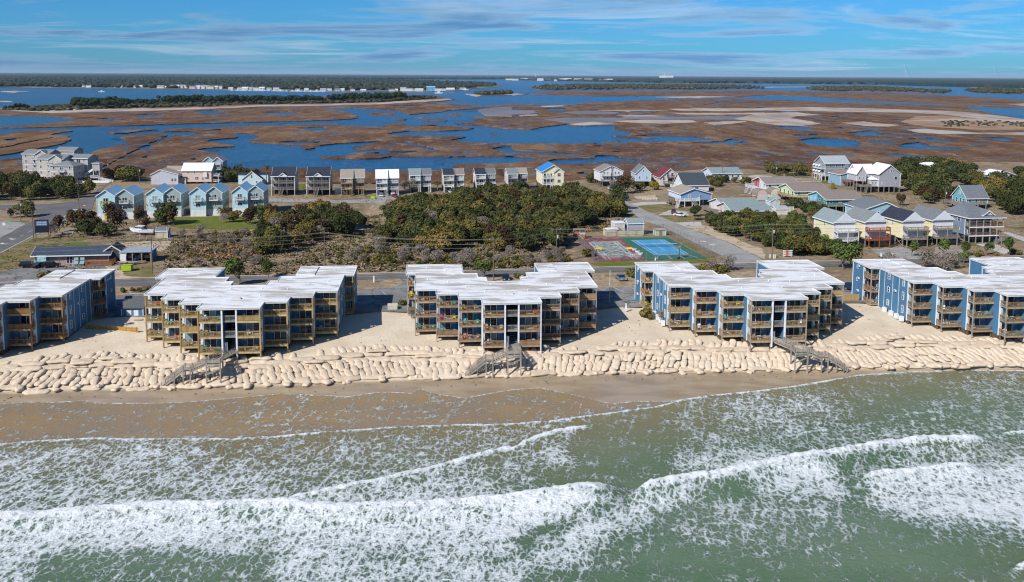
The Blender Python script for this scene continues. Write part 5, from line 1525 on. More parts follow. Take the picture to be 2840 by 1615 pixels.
for i in range(5):
    for s in (-1, 1):
        if (i == 0 and s < 0) or (i == 4 and s > 0): continue
        for bi, (ua, ub, vf) in enumerate(BAYS):
            for fi, z in enumerate(FLOORS):
                cl = special.get((i, s, bi, fi))
                if cl is None:
                    r_ = rnd.random()
                    cl = [] if r_ < .28 else rnd.choice([['tan', 'brown'], ['white'], ['brown'], ['tan', 'tan'], ['white', 'brown'], ['brown', 'brown']])
                for k, c in enumerate(cl):
                    u = ua + (.95 if len(cl) == 2 and k == 0 else (ub - ua) * .5 if len(cl) == 1 else ub - ua - 1.0)
                    lc, rz = place_local(i, u * s, vf + .75 + .3 * rnd.random(), z, rnd.uniform(-.5, .5))
                    same = len(cl) == 2 and cl[0] == cl[1]
                    innermost = 'nearer stairs' if k == 0 else 'further out'
                    obj('deck_chair', chair_mesh(COLS[c]), None, lc, rz, '%s deck chair, %s-floor %s, %s condominium%s' % (c, flname[fi], bay_words(s, bi), bn[i], ', ' + innermost if same else ''), 'chair', 'deck chairs on the condominium balconies')
                if len(cl) == 2 and rnd.random() < .6:
                    tc_ = rnd.choice(['white', 'tan', 'brown'])
                    lc, rz = place_local(i, (ua + ub) / 2 * s, vf + 1.1, z, 0)
                    obj('patio_table', table_mesh(COLS[tc_]), None, lc, rz, 'round %s table, %s-floor %s, %s condominium' % (tc_, flname[fi], bay_words(s, bi), bn[i]), 'table', 'small tables on the condominium balconies')
for i, z, c in ((2, 3.15, 'yellow'), (3, 3.15, 'orange'), (3, .1, 'yellow'), (4, 3.15, 'orange')):
    for k in (0, 1):
        lc, rz = place_local(i, -20.3, 27.9 + 1.2 * k, z, .4)
        obj('deck_chair', chair_mesh(COLS[c]), None, lc, rz, '%s deck chair on %s rear corner balcony of %s condominium, %s one' % (c, 'bottom' if z < 1 else 'middle', bn[i], 'front' if k == 0 else 'back'), 'chair', 'deck chairs on the condominium balconies')

# ---- beach stairs -------------------------------------------------------------------------
OLDW = wood((0.36, 0.32, 0.275))


def rails(q, p, r, n, wide=.09):
    """weathered board rails between two points"""
    p, r = Vector(p), Vector(r)
    for h in (.28, .52, .76, 1.0): q.beam(p + Vector((0, 0, h)), r + Vector((0, 0, h)), .05, .12 if h < 1 else .08)
    for i in range(n + 1):
        a = p + (r - p) * (i / n)
        q.beam(a, a + Vector((0, 0, 1.06)), wide)


def beach_stairs(idx, turn, label):
    (cx, cy), ph = ROWS[idx]
    root = thing('beach_stairs', label, 'beach stairs', (cx, cy, 0), ph)
    zb = -4.5
    pz = 0.0 if idx != 3 else -.4
    vP = -3.2 if idx == 2 else -4.3
    # boardwalk from the stair hall to the platform
    n = int((-vP) / .3)
    x_off = {1: -1.6, 2: 0.0, 3: 2.2}[idx]
    for k in range(n):
        t = (k + .5) / n
        MB().box(-.95, .95, -.13, .13, -.05, 0).build('deck_plank', OLDW, root, (x_off * t, -(-vP) * t, pz * t))
    for sx in (-1, 1):
        q = MB(); rails(q, (sx * .98, -.1, 0), (sx * .98 + x_off, vP, pz), 4); q.build('boardwalk_railing', OLDW, root)
        MB().beam((sx * .85, -.1, -.18), (sx * .85 + x_off, vP, pz - .18), .08, .26).build('stringer', OLDW, root)
    W_ = 1.35
    px0, px1, py0, py1 = x_off - W_, x_off + W_, vP - 2.3, vP
    for k in range(8):
        MB().box(px0, px1, 0, .27, -.05, 0).build('deck_plank', OLDW, root, (0, py0 + k * .2875, pz))
    q = MB(); rails(q, (px0, py0, pz), (px1, py0, pz), 2); q.build('platform_railing', OLDW, root)
    far_x = px1 if turn < 0 else px0
    q = MB(); rails(q, (far_x, py0, pz), (far_x, py1, pz), 2); q.build('platform_railing', OLDW, root)
    for x in (px0 + .1, px1 - .1):
        for y in (py0 + .1, py1 - .1):
            MB().beam((x, y, zb - .4), (x, y, pz + 1.1), .24).build('pile', OLDW, root)
    MB().beam((px0, py0 + .1, pz - .7), (px1, py0 + .1, pz - .35), .07, .3).build('cross_brace', OLDW, root)
    MB().beam((px0, py0 + .02, pz - 2.0), (px1, py0 + .02, pz - .9), .07, .24).build('cross_brace', OLDW, root)
    MB().beam((px0, py0, pz - .15), (px1, py0, pz - .15), .08, .3).build('stringer', OLDW, root)
    # flights along the beach, with a landing between
    def flight(x0, x1, y0, y1, z0, z1):
        m_ = max(4, int(abs(z0 - z1) / .19))
        for k in range(m_):
            t = (k + .5) / m_
            MB().box(-.17, .17, y0, y1, -.05, 0).build('tread', OLDW, root, (x0 + (x1 - x0) * t, 0, z0 + (z1 - z0) * t))
        for y in (y0, y1):
            MB().beam((x0, y, z0 - .15), (x1, y, z1 - .15), .07, .3).build('stringer', OLDW, root)
            q = MB(); rails(q, (x0, y, z0), (x1, y, z1), 3); q.build('stair_railing', OLDW, root)
    y0, y1 = py0 + .1, py0 + 1.6
    xs_ = px0 if turn < 0 else px1
    zl = pz - 1.25
    xl = xs_ + turn * 2.7
    flight(xs_, xl, y0, y1, pz, zl)
    for k in range(5):
        MB().box(-.14, .14, y0, y1, -.05, 0).build('deck_plank', OLDW, root, (xl + turn * (.15 + k * .29), 0, zl))
    for y in (y0, y1):
        q = MB(); rails(q, (xl, y, zl), (xl + turn * 1.5, y, zl), 1); q.build('landing_railing', OLDW, root)
    for x in (xl + turn * .1, xl + turn * 1.4):
        for y in (y0, y1): MB().beam((x, y, zb - .3), (x, y, zl + 1.1), .2).build('pile', OLDW, root)
    xe = xl + turn * (1.5 + (3.9 if turn < 0 else 4.0))
    flight(xl + turn * 1.5, xe, y0, y1, zl, -4.25)
    for t in (.4, .8):
        x = xl + turn * 1.5 + (xe - xl - turn * 1.5) * t
        for y in (y0, y1): MB().beam((x, y, zb - .3), (x, y, zl + (-4.25 - zl) * t + 1.1), .17).build('pile', OLDW, root)
    return root


beach_stairs(1, -1, 'weathered grey beach stairs running down to the left below the second condominium')
beach_stairs(2, -1, 'weathered beach stairs running down to the left below the middle condominium')
beach_stairs(3, 1, 'weathered grey beach stairs running down to the right below the fourth condominium')

# ------------------------------------------------------------------ sandbag revetment
def bag_mat():
    m, t, b = newmat('geotextile')
    oi = t.n('ShaderNodeObjectInfo')
    co = t.n('ShaderNodeNewGeometry').outputs['Position']
    n_ = t.noise(co, 1.4, 5, 0.65); n2_ = t.noise(co, 0.35, 3)
    c = t.mix(oi.outputs['Random'], (0.49, 0.40, 0.30), (0.62, 0.525, 0.405))
    c = t.mix(t.ramp(n2_, .35, .65, 0, .6), c, (0.63, 0.49, 0.37))
    c = t.mix(t.ramp(n_, .62, .42, 0, .3), c, (0.42, 0.325, 0.22))
    t.l(c, b.inputs['Base Color']); b.inputs['Roughness'].default_value = .9; b.inputs['Specular IOR Level'].default_value = .12
    bp = t.n('ShaderNodeBump'); bp.inputs['Distance'].default_value = .05; t.l(t.noise(co, 3.5, 4, .6), bp.inputs['Height']); t.l(bp.outputs[0], b.inputs['Normal'])
    return m
BAGM = bag_mat()


def bag_data(L, W_, H_, seed, bend=0.0):
    """a filled geotextile bag lying along x: pillow section, pinched ends, slumps and creases"""
    rg = np.random.default_rng(seed)
    nl, nr_ = 15, 12
    co = []
    ph_ = rg.random(6) * 6.28
    for i in range(nl):
        t_ = i / (nl - 1) * 2 - 1
        e = (1 - abs(t_) ** 3.2) ** .42 if abs(t_) < 1 else 0
        e = max(e, .10)
        wv = 1 + .12 * math.sin(t_ * 4 + ph_[0]) + .06 * math.sin(t_ * 9 + ph_[1])
        hv = 1 + .2 * math.sin(t_ * 3.5 + ph_[2]) + .08 * math.sin(t_ * 8 + ph_[3])
        sag = bend * (1 - t_ * t_)
        for j in range(nr_):
            a = 2 * math.pi * j / nr_
            ca_, sa_ = math.cos(a), math.sin(a)
            x = t_ * L / 2
            y = math.copysign(abs(ca_) ** .72, ca_) * W_ / 2 * (e ** .55) * wv + sag + .05 * math.sin(t_ * 5 + ph_[4])
            z = math.copysign(abs(sa_) ** .82, sa_) * H_ / 2 * e * hv
            co.append((x, y, z + H_ * .5))
    fs = [(i * nr_ + j, (i + 1) * nr_ + j, (i + 1) * nr_ + (j + 1) % nr_, i * nr_ + (j + 1) % nr_) for i in range(nl - 1) for j in range(nr_)]
    fs += [tuple(range(nr_)), tuple(range((nl - 1) * nr_ + nr_ - 1, (nl - 1) * nr_ - 1, -1))]
    return np.array(co), fs


KIT = {}
for k in range(6): KIT[('long', k)] = bag_data(4.8, 1.6, .60, k, (.25, -.3, .12, 0, .4, -.15)[k])
for k in range(6): KIT[('cross', k)] = bag_data(3.1, 1.26, .62, 20 + k, (.1, -.12, .2, 0, -.2, .05)[k])
for k in range(4): KIT[('stub', k)] = bag_data(1.9, 1.3, .8, 40 + k)
BM = {}
for kk, (co, fs) in KIT.items():
    me = bpy.data.meshes.new('sandbag'); me.from_pydata(co.tolist(), [], fs); me.materials.append(BAGM)
    me.polygons.foreach_set('use_smooth', [True] * len(fs)); me.update(); BM[kk] = me
bags = []  # row, type, u, v, z, yaw, pitch, roll, scale


def slope_pt(u, s_):
    t_, c_ = float(toe(u)), float(crest(u))
    return c_ + (t_ - c_) * s_, -1.55 + (-4.45 + 1.55) * s_


RW = [('top', 'cross', .02, 1.30), ('upper', 'long', .20, 4.35), ('upper', 'long', .34, 4.3), ('middle', 'cross', .52, 1.16), ('lower', 'cross', .75, 1.18), ('toe', 'long', .93, 4.6), ('toe', 'stub', .985, 3.4)]
slen = math.hypot(8.5, 2.9)
for row, ty, s0_, pitch_ in RW:
    u = -122.0
    ph0 = rnd.random() * 6
    while u < 128:
        st = pitch_ * rnd.uniform(.93, 1.10)
        s_ = s0_ + rnd.uniform(-.045, .045) + .02 * math.sin(u * .07 + ph0)
        v, z = slope_pt(u, s_)
        t_, c_ = float(toe(u)), float(crest(u))
        ang = math.atan2(2.9, c_ - t_)
        lean = .42 * math.sin(u * .045 + ph0 * .3) + rnd.uniform(-.2, .2)
        if ty == 'long': yaw, pit, rol = rnd.uniform(-.16, .16), 0, -ang * .75
        else: yaw, pit, rol = R(90) - lean, ang, 0
        skip = False
        for ci in (1, 2, 3):
            uc = {1: -54.3, 2: 0, 3: 54.3}[ci]
            if abs(u - uc - 3.5) < 1.3 and row in ('middle', 'lower', 'toe') and ci < 3: skip = rnd.random() < .3
        if row == 'top' and rnd.random() < .10 + .5 * (math.sin(u * .11) > .75): skip = True
        if row == 'toe' and rnd.random() < .15: skip = True
        if not skip:
            k = rnd.randrange(4 if ty == 'stub' else 6)
            if ty == 'stub': yaw = rnd.random() * 3.1; pit = 0
            bags.append((row, ty, k, u + rnd.uniform(-.08, .08), v, z + rnd.uniform(-.16, .16) - (.34 if row == 'top' else .10 if row == 'toe' else .02), yaw, pit, rol, rnd.uniform(.86, 1.16)))
            if ty == 'long' and row == 'upper' and rnd.random() < .2:
                bags.append((row, ty, (k + 1) % 6, u + .8, v + .3, z + .5, yaw + rnd.uniform(-.2, .2), 0, 0, .9))
        u += st
vis = []
for i, bgg in enumerate(bags):
    X_, Y_ = toXY(bgg[3], bgg[4]); q_ = Qn(X_, Y_, bgg[5])
    size = (1.6 if bgg[1] == 'long' else 1 if bgg[1] == 'cross' else .9) / Y_ * (1 if -60 < q_[0] < 2900 else 0) * (.6 if bgg[0] == 'top' else 1)
    vis.append((size, i))
keep = set(i for _, i in sorted(vis, reverse=True)[:298])
desc = {('top', 'cross'): 'half-buried short sandbag in the top row', ('upper', 'long'): 'long sandbag lying lengthwise', ('middle', 'cross'): 'bulging sandbag in the middle row',
        ('lower', 'cross'): 'bulging sandbag in the lower row', ('toe', 'long'): 'long sandbag along the foot', ('toe', 'stub'): 'round slumped sandbag at the foot'}
RESTV, RESTF = [], []
off_ = 0
rgb_ = 0
for i, (row, ty, k, u, v, z, yaw, pit, rol, sc_) in enumerate(bags):
    X_, Y_ = toXY(u, v)
    mt = Matrix.Translation((X_, Y_, z)) @ Matrix.Rotation(R(5.3) + yaw, 4, 'Z')
    if ty == 'long': mt = mt @ Matrix.Rotation(rol * -1, 4, 'X')
    else: mt = mt @ Matrix.Rotation(-pit if ty == 'cross' else 0, 4, 'Y')
    mt = mt @ Matrix.Scale(sc_, 4)
    if i in keep:
        o = bpy.data.objects.new('sandbag', BM[(ty, k)]); COL.objects.link(o); o.matrix_world = mt
        where = 'left of the left beach stairs' if u < -60 else 'between the left and middle beach stairs' if u < -3 else 'between the middle and right beach stairs' if u < 56 else 'right of the right beach stairs'
        o['label'] = desc[(row, ty)] + ' ' + where
        o['category'] = 'sandbag'; o['group'] = 'sandbags %s, %s row' % (where, row)
    else:
        co, fs = KIT[(ty, k)]
        c4 = np.c_[co, np.ones(len(co))] @ np.array(mt).T
        RESTV.append(c4[:, :3]); RESTF += [tuple(a + off_ for a in f) for f in fs]; off_ += len(co)
me = bpy.data.meshes.new('sandbag_wall'); me.from_pydata(np.concatenate(RESTV).tolist(), [], RESTF); me.materials.append(BAGM)
me.polygons.foreach_set('use_smooth', [True] * len(RESTF)); me.update()
obj('sandbag_wall', me, label='the many further tan sandbags making up the long wall along the beach', cat='sandbags', kind='stuff')
# ------------------------------------------------------------------ houses
SH_GREY = shingle((0.155, 0.17, 0.175)); SH_DARK = shingle((0.022, 0.028, 0.045)); SH_TAN = shingle((0.25, 0.215, 0.18)); SH_MAUVE = shingle((0.20, 0.165, 0.155)); SH_TEAL = shingle((0.175, 0.215, 0.22)); SH_RED = shingle((0.13, 0.025, 0.04))
SH_BROWN = shingle((0.19, 0.155, 0.14)); SH_SLATE = shingle((0.12, 0.135, 0.15)); SH_LIGHT = shingle((0.27, 0.285, 0.29))
MR_WHITE = metalroof((0.80, 0.81, 0.82)); MR_BLUE = metalroof((0.33, 0.52, 0.66)); MR_VIVID = metalroof((0.03, 0.22, 0.58)); MR_GREY = metalroof((0.36, 0.41, 0.45))
RW_ = wood((0.70, 0.70, 0.69)); RG = wood((0.28, 0.25, 0.22)); RR = wood((0.30, 0.095, 0.045)); RT = wood((0.42, 0.30, 0.17))
CWH = (0.72, 0.74, 0.76)


def facewin(root, face, V, xs_, z, W=.95, H=1.35, glass=None, door=False):
    x0, y0, w_, d_ = V
    for a in xs_:
        if face == 'F': p, rz = (x0 + a, y0 - .02, z), 0
        elif face == 'R': p, rz = (x0 + w_ + .02, y0 + a, z), R(90)
        elif face == 'L': p, rz = (x0 - .02, y0 + a + W, z), R(-90)
        else: p, rz = (x0 + a + W, y0 + d_ + .02, z), R(180)
        if door: glazed(root, 'glass_door', *p, W, H, rz, 2, glass)
        else: window(root, *p, W, H, rz, WHITE, glass)


def auto(root, V, z0, z1, F=2, Rr=2, L=2, Bk=2, zoff=.95, W=.95, H=1.35):
    nf = max(1, int((z1 - z0 + .3) / 2.7))
    for k in range(nf):
        z = z0 + k * 2.85 + zoff
        for face, n, length in (('F', F, V[2]), ('R', Rr, V[3]), ('L', L, V[3]), ('B', Bk, V[2])):
            if n: facewin(root, face, V, [(i + .5) * length / n - W / 2 for i in range(n)], z, W, H)


def vol(root, x0, y0, w_, d_, z0, z1, roof, rise, wall, roofm, over=.45, trim=WHITE, peak=.5, wallm=None):
    wm_ = wallm or siding(wall)
    q = MB()
    if roof == 'gy':
        pk = x0 + w_ * peak
        q.extr([(x0, z0), (x0 + w_, z0), (x0 + w_, z1), (pk, z1 + rise), (x0, z1)], 'y', y0, y0 + d_)
    elif roof == 'gx':
        pk = y0 + d_ * peak
        q.extr([(y0, z0), (y0 + d_, z0), (y0 + d_, z1), (pk, z1 + rise), (y0, z1)], 'x', x0, x0 + w_)
    else:
        q.box(x0, x0 + w_, y0, y0 + d_, z0, z1)
    q.build('wall', wm_, root)
    th = .2
    def vee(a0, a1, z1_, pk, rs, o, t_):
        sl, sr = rs / (pk - a0), rs / (a1 - pk)
        return [(a0 - o, z1_ - o * sl), (pk, z1_ + rs), (a1 + o, z1_ - o * sr), (a1 + o, z1_ - o * sr + t_), (pk, z1_ + rs + t_ * 1.1), (a0 - o, z1_ - o * sl + t_)]
    if roof == 'gy':
        MB().extr(vee(x0, x0 + w_, z1 + .02, pk, rise, over, th), 'y', y0 - over, y0 + d_ + over).build('roof', roofm, root)
        v2 = vee(x0, x0 + w_, z1 - .10, pk, rise, over + .04, th + .10)
        for ya, yb in ((y0 - over - .06, y0 - over - .004), (y0 + d_ + over + .004, y0 + d_ + over + .06)): MB().extr(v2, 'y', ya, yb).build('rake_board', trim, root)
        for x in (x0 - over - .06, x0 + w_ + over): MB().box(x + .005, x + .055, y0 - over, y0 + d_ + over, z1 - over * rise / (w_ / 2) - .1, z1 - over * rise / (w_ / 2) + .2).build('fascia', trim, root)
    elif roof == 'gx':
        MB().extr(vee(y0, y0 + d_, z1 + .02, pk, rise, over, th), 'x', x0 - over, x0 + w_ + over).build('roof', roofm, root)
        v2 = vee(y0, y0 + d_, z1 - .10, pk, rise, over + .04, th + .10)
        for xa, xb in ((x0 - over - .06, x0 - over - .004), (x0 + w_ + over + .004, x0 + w_ + over + .06)): MB().extr(v2, 'x', xa, xb).build('rake_board', trim, root)
        for y in (y0 - over - .06, y0 + d_ + over): MB().box(x0 - over, x0 + w_ + over, y + .005, y + .055, z1 - over * rise / (d_ / 2) - .1, z1 - over * rise / (d_ / 2) + .2).build('fascia', trim, root)
    elif roof == 'hip':
        a, b_, c, e = x0 - over, x0 + w_ + over, y0 - over, y0 + d_ + over
        k = min(b_ - a, e - c) / 2
        if b_ - a > e - c: r0, r1 = (a + k, (c + e) / 2), (b_ - k, (c + e) / 2)
        else: r0, r1 = ((a + b_) / 2, c + k), ((a + b_) / 2, e - k)
        zt = z1 + rise
        vs = [(a, c, z1), (b_, c, z1), (b_, e, z1), (a, e, z1), (r0[0], r0[1], zt), (r1[0], r1[1], zt)]
        if b_ - a > e - c: fs = [(0, 1, 5, 4), (1, 2, 5), (2, 3, 4, 5), (3, 0, 4), (3, 2, 1, 0)]
        else: fs = [(0, 1, 4), (1, 2, 5, 4), (2, 3, 5), (3, 0, 4, 5), (3, 2, 1, 0)]
        vs = [(x, y, z + .02) for x, y, z in vs]
        MB_ = MB(); MB_.add(vs, fs); MB_.build('roof', roofm, root)
        q = MB()
        for p_, r_ in (((a, c), (b_, c)), ((b_, c), (b_, e)), ((b_, e), (a, e)), ((a, e), (a, c))): q.beam((*p_, z1 - .08), (*r_, z1 - .08), .08, .22)
        q.build('fascia', trim, root)
    elif roof == 'flat':
        MB().box(x0 - over, x0 + w_ + over, y0 - over, y0 + d_ + over, z1, z1 + .25).build('roof', roofm, root)
    q = MB()
    for cx_, cy_ in ((x0, y0), (x0 + w_, y0), (x0, y0 + d_), (x0 + w_, y0 + d_)):
        MB().box(cx_ - .09, cx_ + .09, cy_ - .09, cy_ + .09, z0, z1 - .02).build('corner_trim', trim, root)
    return (x0, y0, w_, d_)


def piles(root, x0, x1, y0, y1, z, m_=PILE, sx=3.2, sy=3.4, brace=True):
    nx = max(2, int(round((x1 - x0) / sx)) + 1); ny = max(2, int(round((y1 - y0) / sy)) + 1)
    pm = cached(('pile', round(z, 2), m_.name), lambda: MB().box(-.14, .14, -.14, .14, -.3, z).mesh('pile', m_))
    for i in range(nx):
        for j in range(ny):
            if 0 < i < nx - 1 and 0 < j < ny - 1: continue
            obj('pile', pm, root, (x0 + .15 + (x1 - x0 - .3) * i / (nx - 1), y0 + .15 + (y1 - y0 - .3) * j / (ny - 1), 0))
    if brace:
        for x in (x0 + .15, x1 - .15):
            ya = y0 + .15; yb = y0 + .15 + (y1 - y0 - .3) / (ny - 1)
            q = MB().beam((x, ya, .2), (x, yb, z - .2), .05, .16)
            q.build('cross_brace', m_, root); MB().beam((x + .06, ya, z - .2), (x + .06, yb, .2), .05, .16).build('cross_brace', m_, root)


def deck(root, x0, x1, y0, y1, z, rail, sides='FLR', post=None, top=None, deckm=None):
    dm = deckm or rail
    MB().box(x0, x1, y0, y1, z - .22, z).build('deck', dm, root)
    if 'F' in sides: obj('railing', railing_mesh(x1 - x0, rail, False, False, .2), root, (x0, y0 + .06, z))
    if 'B' in sides: obj('railing', railing_mesh(x1 - x0, rail, False, False, .2), root, (x0, y1 - .06, z))
    if 'L' in sides: obj('railing', railing_mesh(y1 - y0 - .1, rail, True, False, .2), root, (x0 + .06, y0 + .1, z))
    if 'R' in sides: obj('railing', railing_mesh(y1 - y0 - .1, rail, True, False, .2), root, (x1 - .06, y0 + .1, z))
    if post is not None:
        n = max(2, int(round((x1 - x0) / 3.2)) + 1)
        zt = (top or z + 1.08)
        pm = cached(('pp', round(zt, 2), rail.name), lambda: MB().box(-.11, .11, -.11, .11, -.2, zt).mesh('post', rail))
        for i in range(n):
            obj('post', pm, root, (x0 + .12 + (x1 - x0 - .24) * i / (n - 1), y0 + .0, 0))


def steps(root, x, y, z, dx, dy, m_, wid=1.1, run=None):
    """an open flight from a deck edge at height z down to the ground"""
    run = run or z * 1.15
    L = Vector((dx, dy)).normalized()
    n = max(4, int(z / .2))
    sx, sy = (-L.y * wid / 2, L.x * wid / 2)
    q = MB()
    for k in range(n):
        t_ = (k + .5) / n
        c = Vector((x, y)) + L * (run * t_)
        q.beam((c.x - sx, c.y - sy, z - z * t_), (c.x + sx, c.y + sy, z - z * t_), .28, .05)
    q.build('steps', m_, root, kind='stuff')
    for s_ in (-1, 1):
        a = (x + sx * s_, y + sy * s_); e = (a[0] + L.x * run, a[1] + L.y * run)
        q = MB().beam((a[0], a[1], z - .1), (e[0], e[1], 0), .06, .28)
        q.beam((a[0], a[1], z + .95), (e[0], e[1], .95), .07, .09); q.beam((a[0], a[1], z + .5), (e[0], e[1], .5), .05, .08)
        for k in range(4): q.beam((a[0] + L.x * run * k / 3, a[1] + L.y * run * k / 3, z * (1 - k / 3)), (a[0] + L.x * run * k / 3, a[1] + L.y * run * k / 3, z * (1 - k / 3) + .95), .08)
        q.build('stair_railing', m_, root)


def house(label, xy, rz=9, cat='house', name='house', group=None):
    return thing(name, label, cat, (xy[0], xy[1], 0), R(rz), group)


def local(root_xy, rz, p):
    a = R(rz); dx, dy = p[0] - root_xy[0], p[1] - root_xy[1]
    return dx * math.cos(a) + dy * math.sin(a), -dx * math.sin(a) + dy * math.cos(a)


HOUSES = []
def H(label, xy, rz, w_, d_, **k):
    HOUSES.append((xy[0], xy[1], rz, w_, d_))
    return house(label, xy, rz, **k)


# -- big grey complex at far left
o_ = P(102.7, 440.8, 11.2)
r_ = H('large pale grey stilted apartment complex of several gabled blocks at far left', o_, -4, 30, 20, cat='building', name='apartment_complex')
GREYW = (0.44, 0.42, 0.41); GREYL = (0.50, 0.475, 0.43)
la_ = local(o_, -4, P(62, 427, 11.2)); ld_ = local(o_, -4, P(201, 437.8, 11.2)); le_ = local(o_, -4, P(137, 421, 11.5))
for (bx, by, w_, d_, z1, rs, rf, col) in [(la_[0], la_[1], 14, 11, 11.2, 1.8, 'gx', GREYW), (0, 0, 13.2, 11, 11.2, 1.6, 'gx', GREYL), (10, -5.5, 11.4, 10, 8.5, 2.0, 'hip', GREYW), (13.3, 5.5, 9.2, 10, 11.2, 1.5, 'gx', GREYW), (le_[0], le_[1] + 6, 10, 9, 11.5, 1.6, 'gx', GREYW)]:
    V_ = vol(r_, bx, by, w_, d_, 2.7, z1, rf, rs, col, SH_GREY)
    piles(r_, bx, bx + w_, by, by + d_, 2.7, RW_)
    MB().box(bx - .06, bx + w_ + .06, by - .06, by + d_ + .06, 2.45, 2.8).build('skirt_board', WHITE, r_)
    nf = 3 if z1 > 9 else 2
    for f_ in range(nf):
        z = 2.8 + f_ * 2.85
        if rf == 'hip' or by < 40:
            facewin(r_, 'F', V_, [1.3, w_ - 2.2], z + 1.0)
            facewin(r_, 'F', V_, [w_ / 2 - 1.0], z + .1, 2.0, 2.1, door=True)
            if by != 5.5: deck(r_, bx + w_ / 2 - 1.8, bx + w_ / 2 + 1.8, by - 1.2, by, z, RW_)
        facewin(r_, 'R', V_, [2, 5, 8], z + 1.0, .9, 1.2)
    MB().box(bx - .03, bx + w_ + .03, by - .03, by + d_ + .03, 5.45, 5.65).build('band_board', WHITE, r_)
for (bx, by, z1, col, pw) in [(6.6, -.8, 11.2, GREYL, 6.2), (la_[0] + 7.6, la_[1] - .8, 11.2, GREYW, 6)]:
    vol(r_, bx, by, pw, 4, 2.8, z1, 'gy', 1.9, col, SH_GREY)
    facewin(r_, 'F', (bx, by, pw, 4), [1.2, 3.8], 9.8, .8, .8); facewin(r_, 'F', (bx, by, pw, 4), [2.4], 6.6, .9, .9); facewin(r_, 'F', (bx, by, pw, 4), [2.4], 3.8, .9, .9)
o2 = P(259, 504, 0)
r_ = H('narrow grey lift tower on white stilts with ramp beside the grey complex', o2, 0, 4, 4, cat='tower', name='lift_tower')
vol(r_, 0, 0, 3.2, 3, 5.5, 9.2, 'hip', .6, GREYW, SH_GREY); piles(r_, 0, 3.2, 0, 3, 5.5, RW_, 3.2, 3.2, False)
deck(r_, -.4, 3.6, -2, 0, 2.2, RW_, 'FLR', True)
MB().beam((-.2, .8, 6.0), (-7.5, .8, 1.2), 1.2, .9).build('enclosed_stair', siding(CWH), r_)
MB().beam((3.6, -1.2, 1.9), (10.5, -1.0, .4), 1.3, .9).build('ramp', RW_, r_)
MB().box(-7, 10, -4.5, -4.4, 0, 1.1).build('boundary_wall', WHITE, r_)

# -- four light blue duplexes with blue metal roofs
for i, (px_, py_, w_) in enumerate([(271, 611, 12.3), (408, 604, 11.9), (528.5, 601, 11.3), (645.3, 597, 11.2)]):
    o_ = P(px_, py_)
    r_ = H('light blue twin-gabled duplex with blue metal roof, %s of four in the row' % ['leftmost, yellow balcony', 'second', 'third, on the green lawn', 'rightmost'][i], o_, 7, w_, 16, cat='duplex', name='duplex', group='light blue duplexes')
    hw = w_ / 2
    for u_, (bx, by) in enumerate(((0, 0), (hw, 1.6))):
        cl = (0.46, 0.68, 0.75) if u_ == 0 else (0.33, 0.41, 0.40)  # sunlit left unit lighter, shadowed right unit darker, put into the siding colour
        V_ = vol(r_, bx, by, hw - (.02 if u_ == 0 else 0), 14.2 - by, 2.6, 8.9, 'gy', 2.1, cl, MR_BLUE, .4, peak=.5)
        MB().box(bx + .02, bx + hw - .02, by + .02, by + 4.2, 0, 2.58).build('base_wall', siding(CWH), r_)
        piles(r_, bx, bx + hw, by + 4.4, 14.2, 2.6, RW_, 5, 2.6, False)
        MB().box(bx - .03, bx + hw + .03, by - .03, 14.2, 5.75, 5.9).build('band_board', WHITE, r_)
        yel = i == 0 and u_ == 0
        facewin(r_, 'F', V_, [hw / 2 - .9], 6.1, 1.8, 2.05, door=True)
        facewin(r_, 'F', V_, [hw / 2 - .9], 3.6, 1.8, 1.2)
        rm = wood((.55, .5, .12)) if yel else RW_
        deck(r_, bx + hw / 2 - 1.6, bx + hw / 2 + 1.6, by - 1.3, by, 6.0, rm)
        for s_ in (-1.5, 1.5): MB().beam((bx + hw / 2 + s_, by - 1.2, 5.8), (bx + hw / 2 + s_ * .9, by - .06, 4.2), .14).build('brace', DARK if s_ < 0 else RG, r_)
        MB().box(bx + 1.2, bx + 1.4, by - .03, by + .0, 0, 2.5).build('base_trim', WHITE, r_)
        for k in range(2): facewin(r_, 'R' if u_ else 'L', V_, [4 + 4.5 * k], 6.9, .8, 1.0); facewin(r_, 'R' if u_ else 'L', V_, [4.5 + 4.2 * k], 3.9, .8, 1.0)
        if yel: MB().box(2.4, 4.4, -.05, 0, .1, 2.3).build('panel', paint((.5, .42, .03)), r_)

# -- behind them
o_ = P(419.8, 512)
r_ = H('pale grey house with tan roof and long sloping gable, behind the blue duplexes', o_, 4, 12.4, 12)
V_ = vol(r_, 0, 0, 12.6, 9, 0, 4.9, 'gy', 2.2, (.50, .52, .58), SH_TAN, .35, peak=.35); facewin(r_, 'F', V_, [9.4, 10.8], 1.6, 1, 1.4)
V_ = vol(r_, 4.5, 9.1, 7, 6, 0, 6.0, 'gx', 1.6, (.55, .55, .56), SH_TAN, .35); vol(r_, 12.7, 2, 3, 5, 0, 3.2, 'flat', 0, (.4, .4, .42), SH_DARK)
o_ = P(507, 510)
r_ = H('pink two-storey house with bright white roof behind the blue duplexes', o_, 4, 14, 11)
PINK = (.66, .50, .45)
V_ = vol(r_, 0, 0, 13.6, 9, .9, 6.6, 'gx', 3.0, PINK, MR_WHITE, .5); piles(r_, 0, 13.6, 0, 9, .9)
facewin(r_, 'F', V_, [2.2, 5.3, 8.4], 5.0, .8, 1.1); facewin(r_, 'F', V_, [5.9], 1.9, 1.6, 1.5); facewin(r_, 'F', V_, [9.2], 1.9, .8, 1.3)
MB().box(10.2, 11.8, -.7, .02, 3.2, 5.6).build('bay', siding((.75, .7, .7)), r_)
for z in (1.0, 3.8): deck(r_, 13.7, 17, .5, 8, z, RW_, 'FR', True)
o_ = P(566, 501)
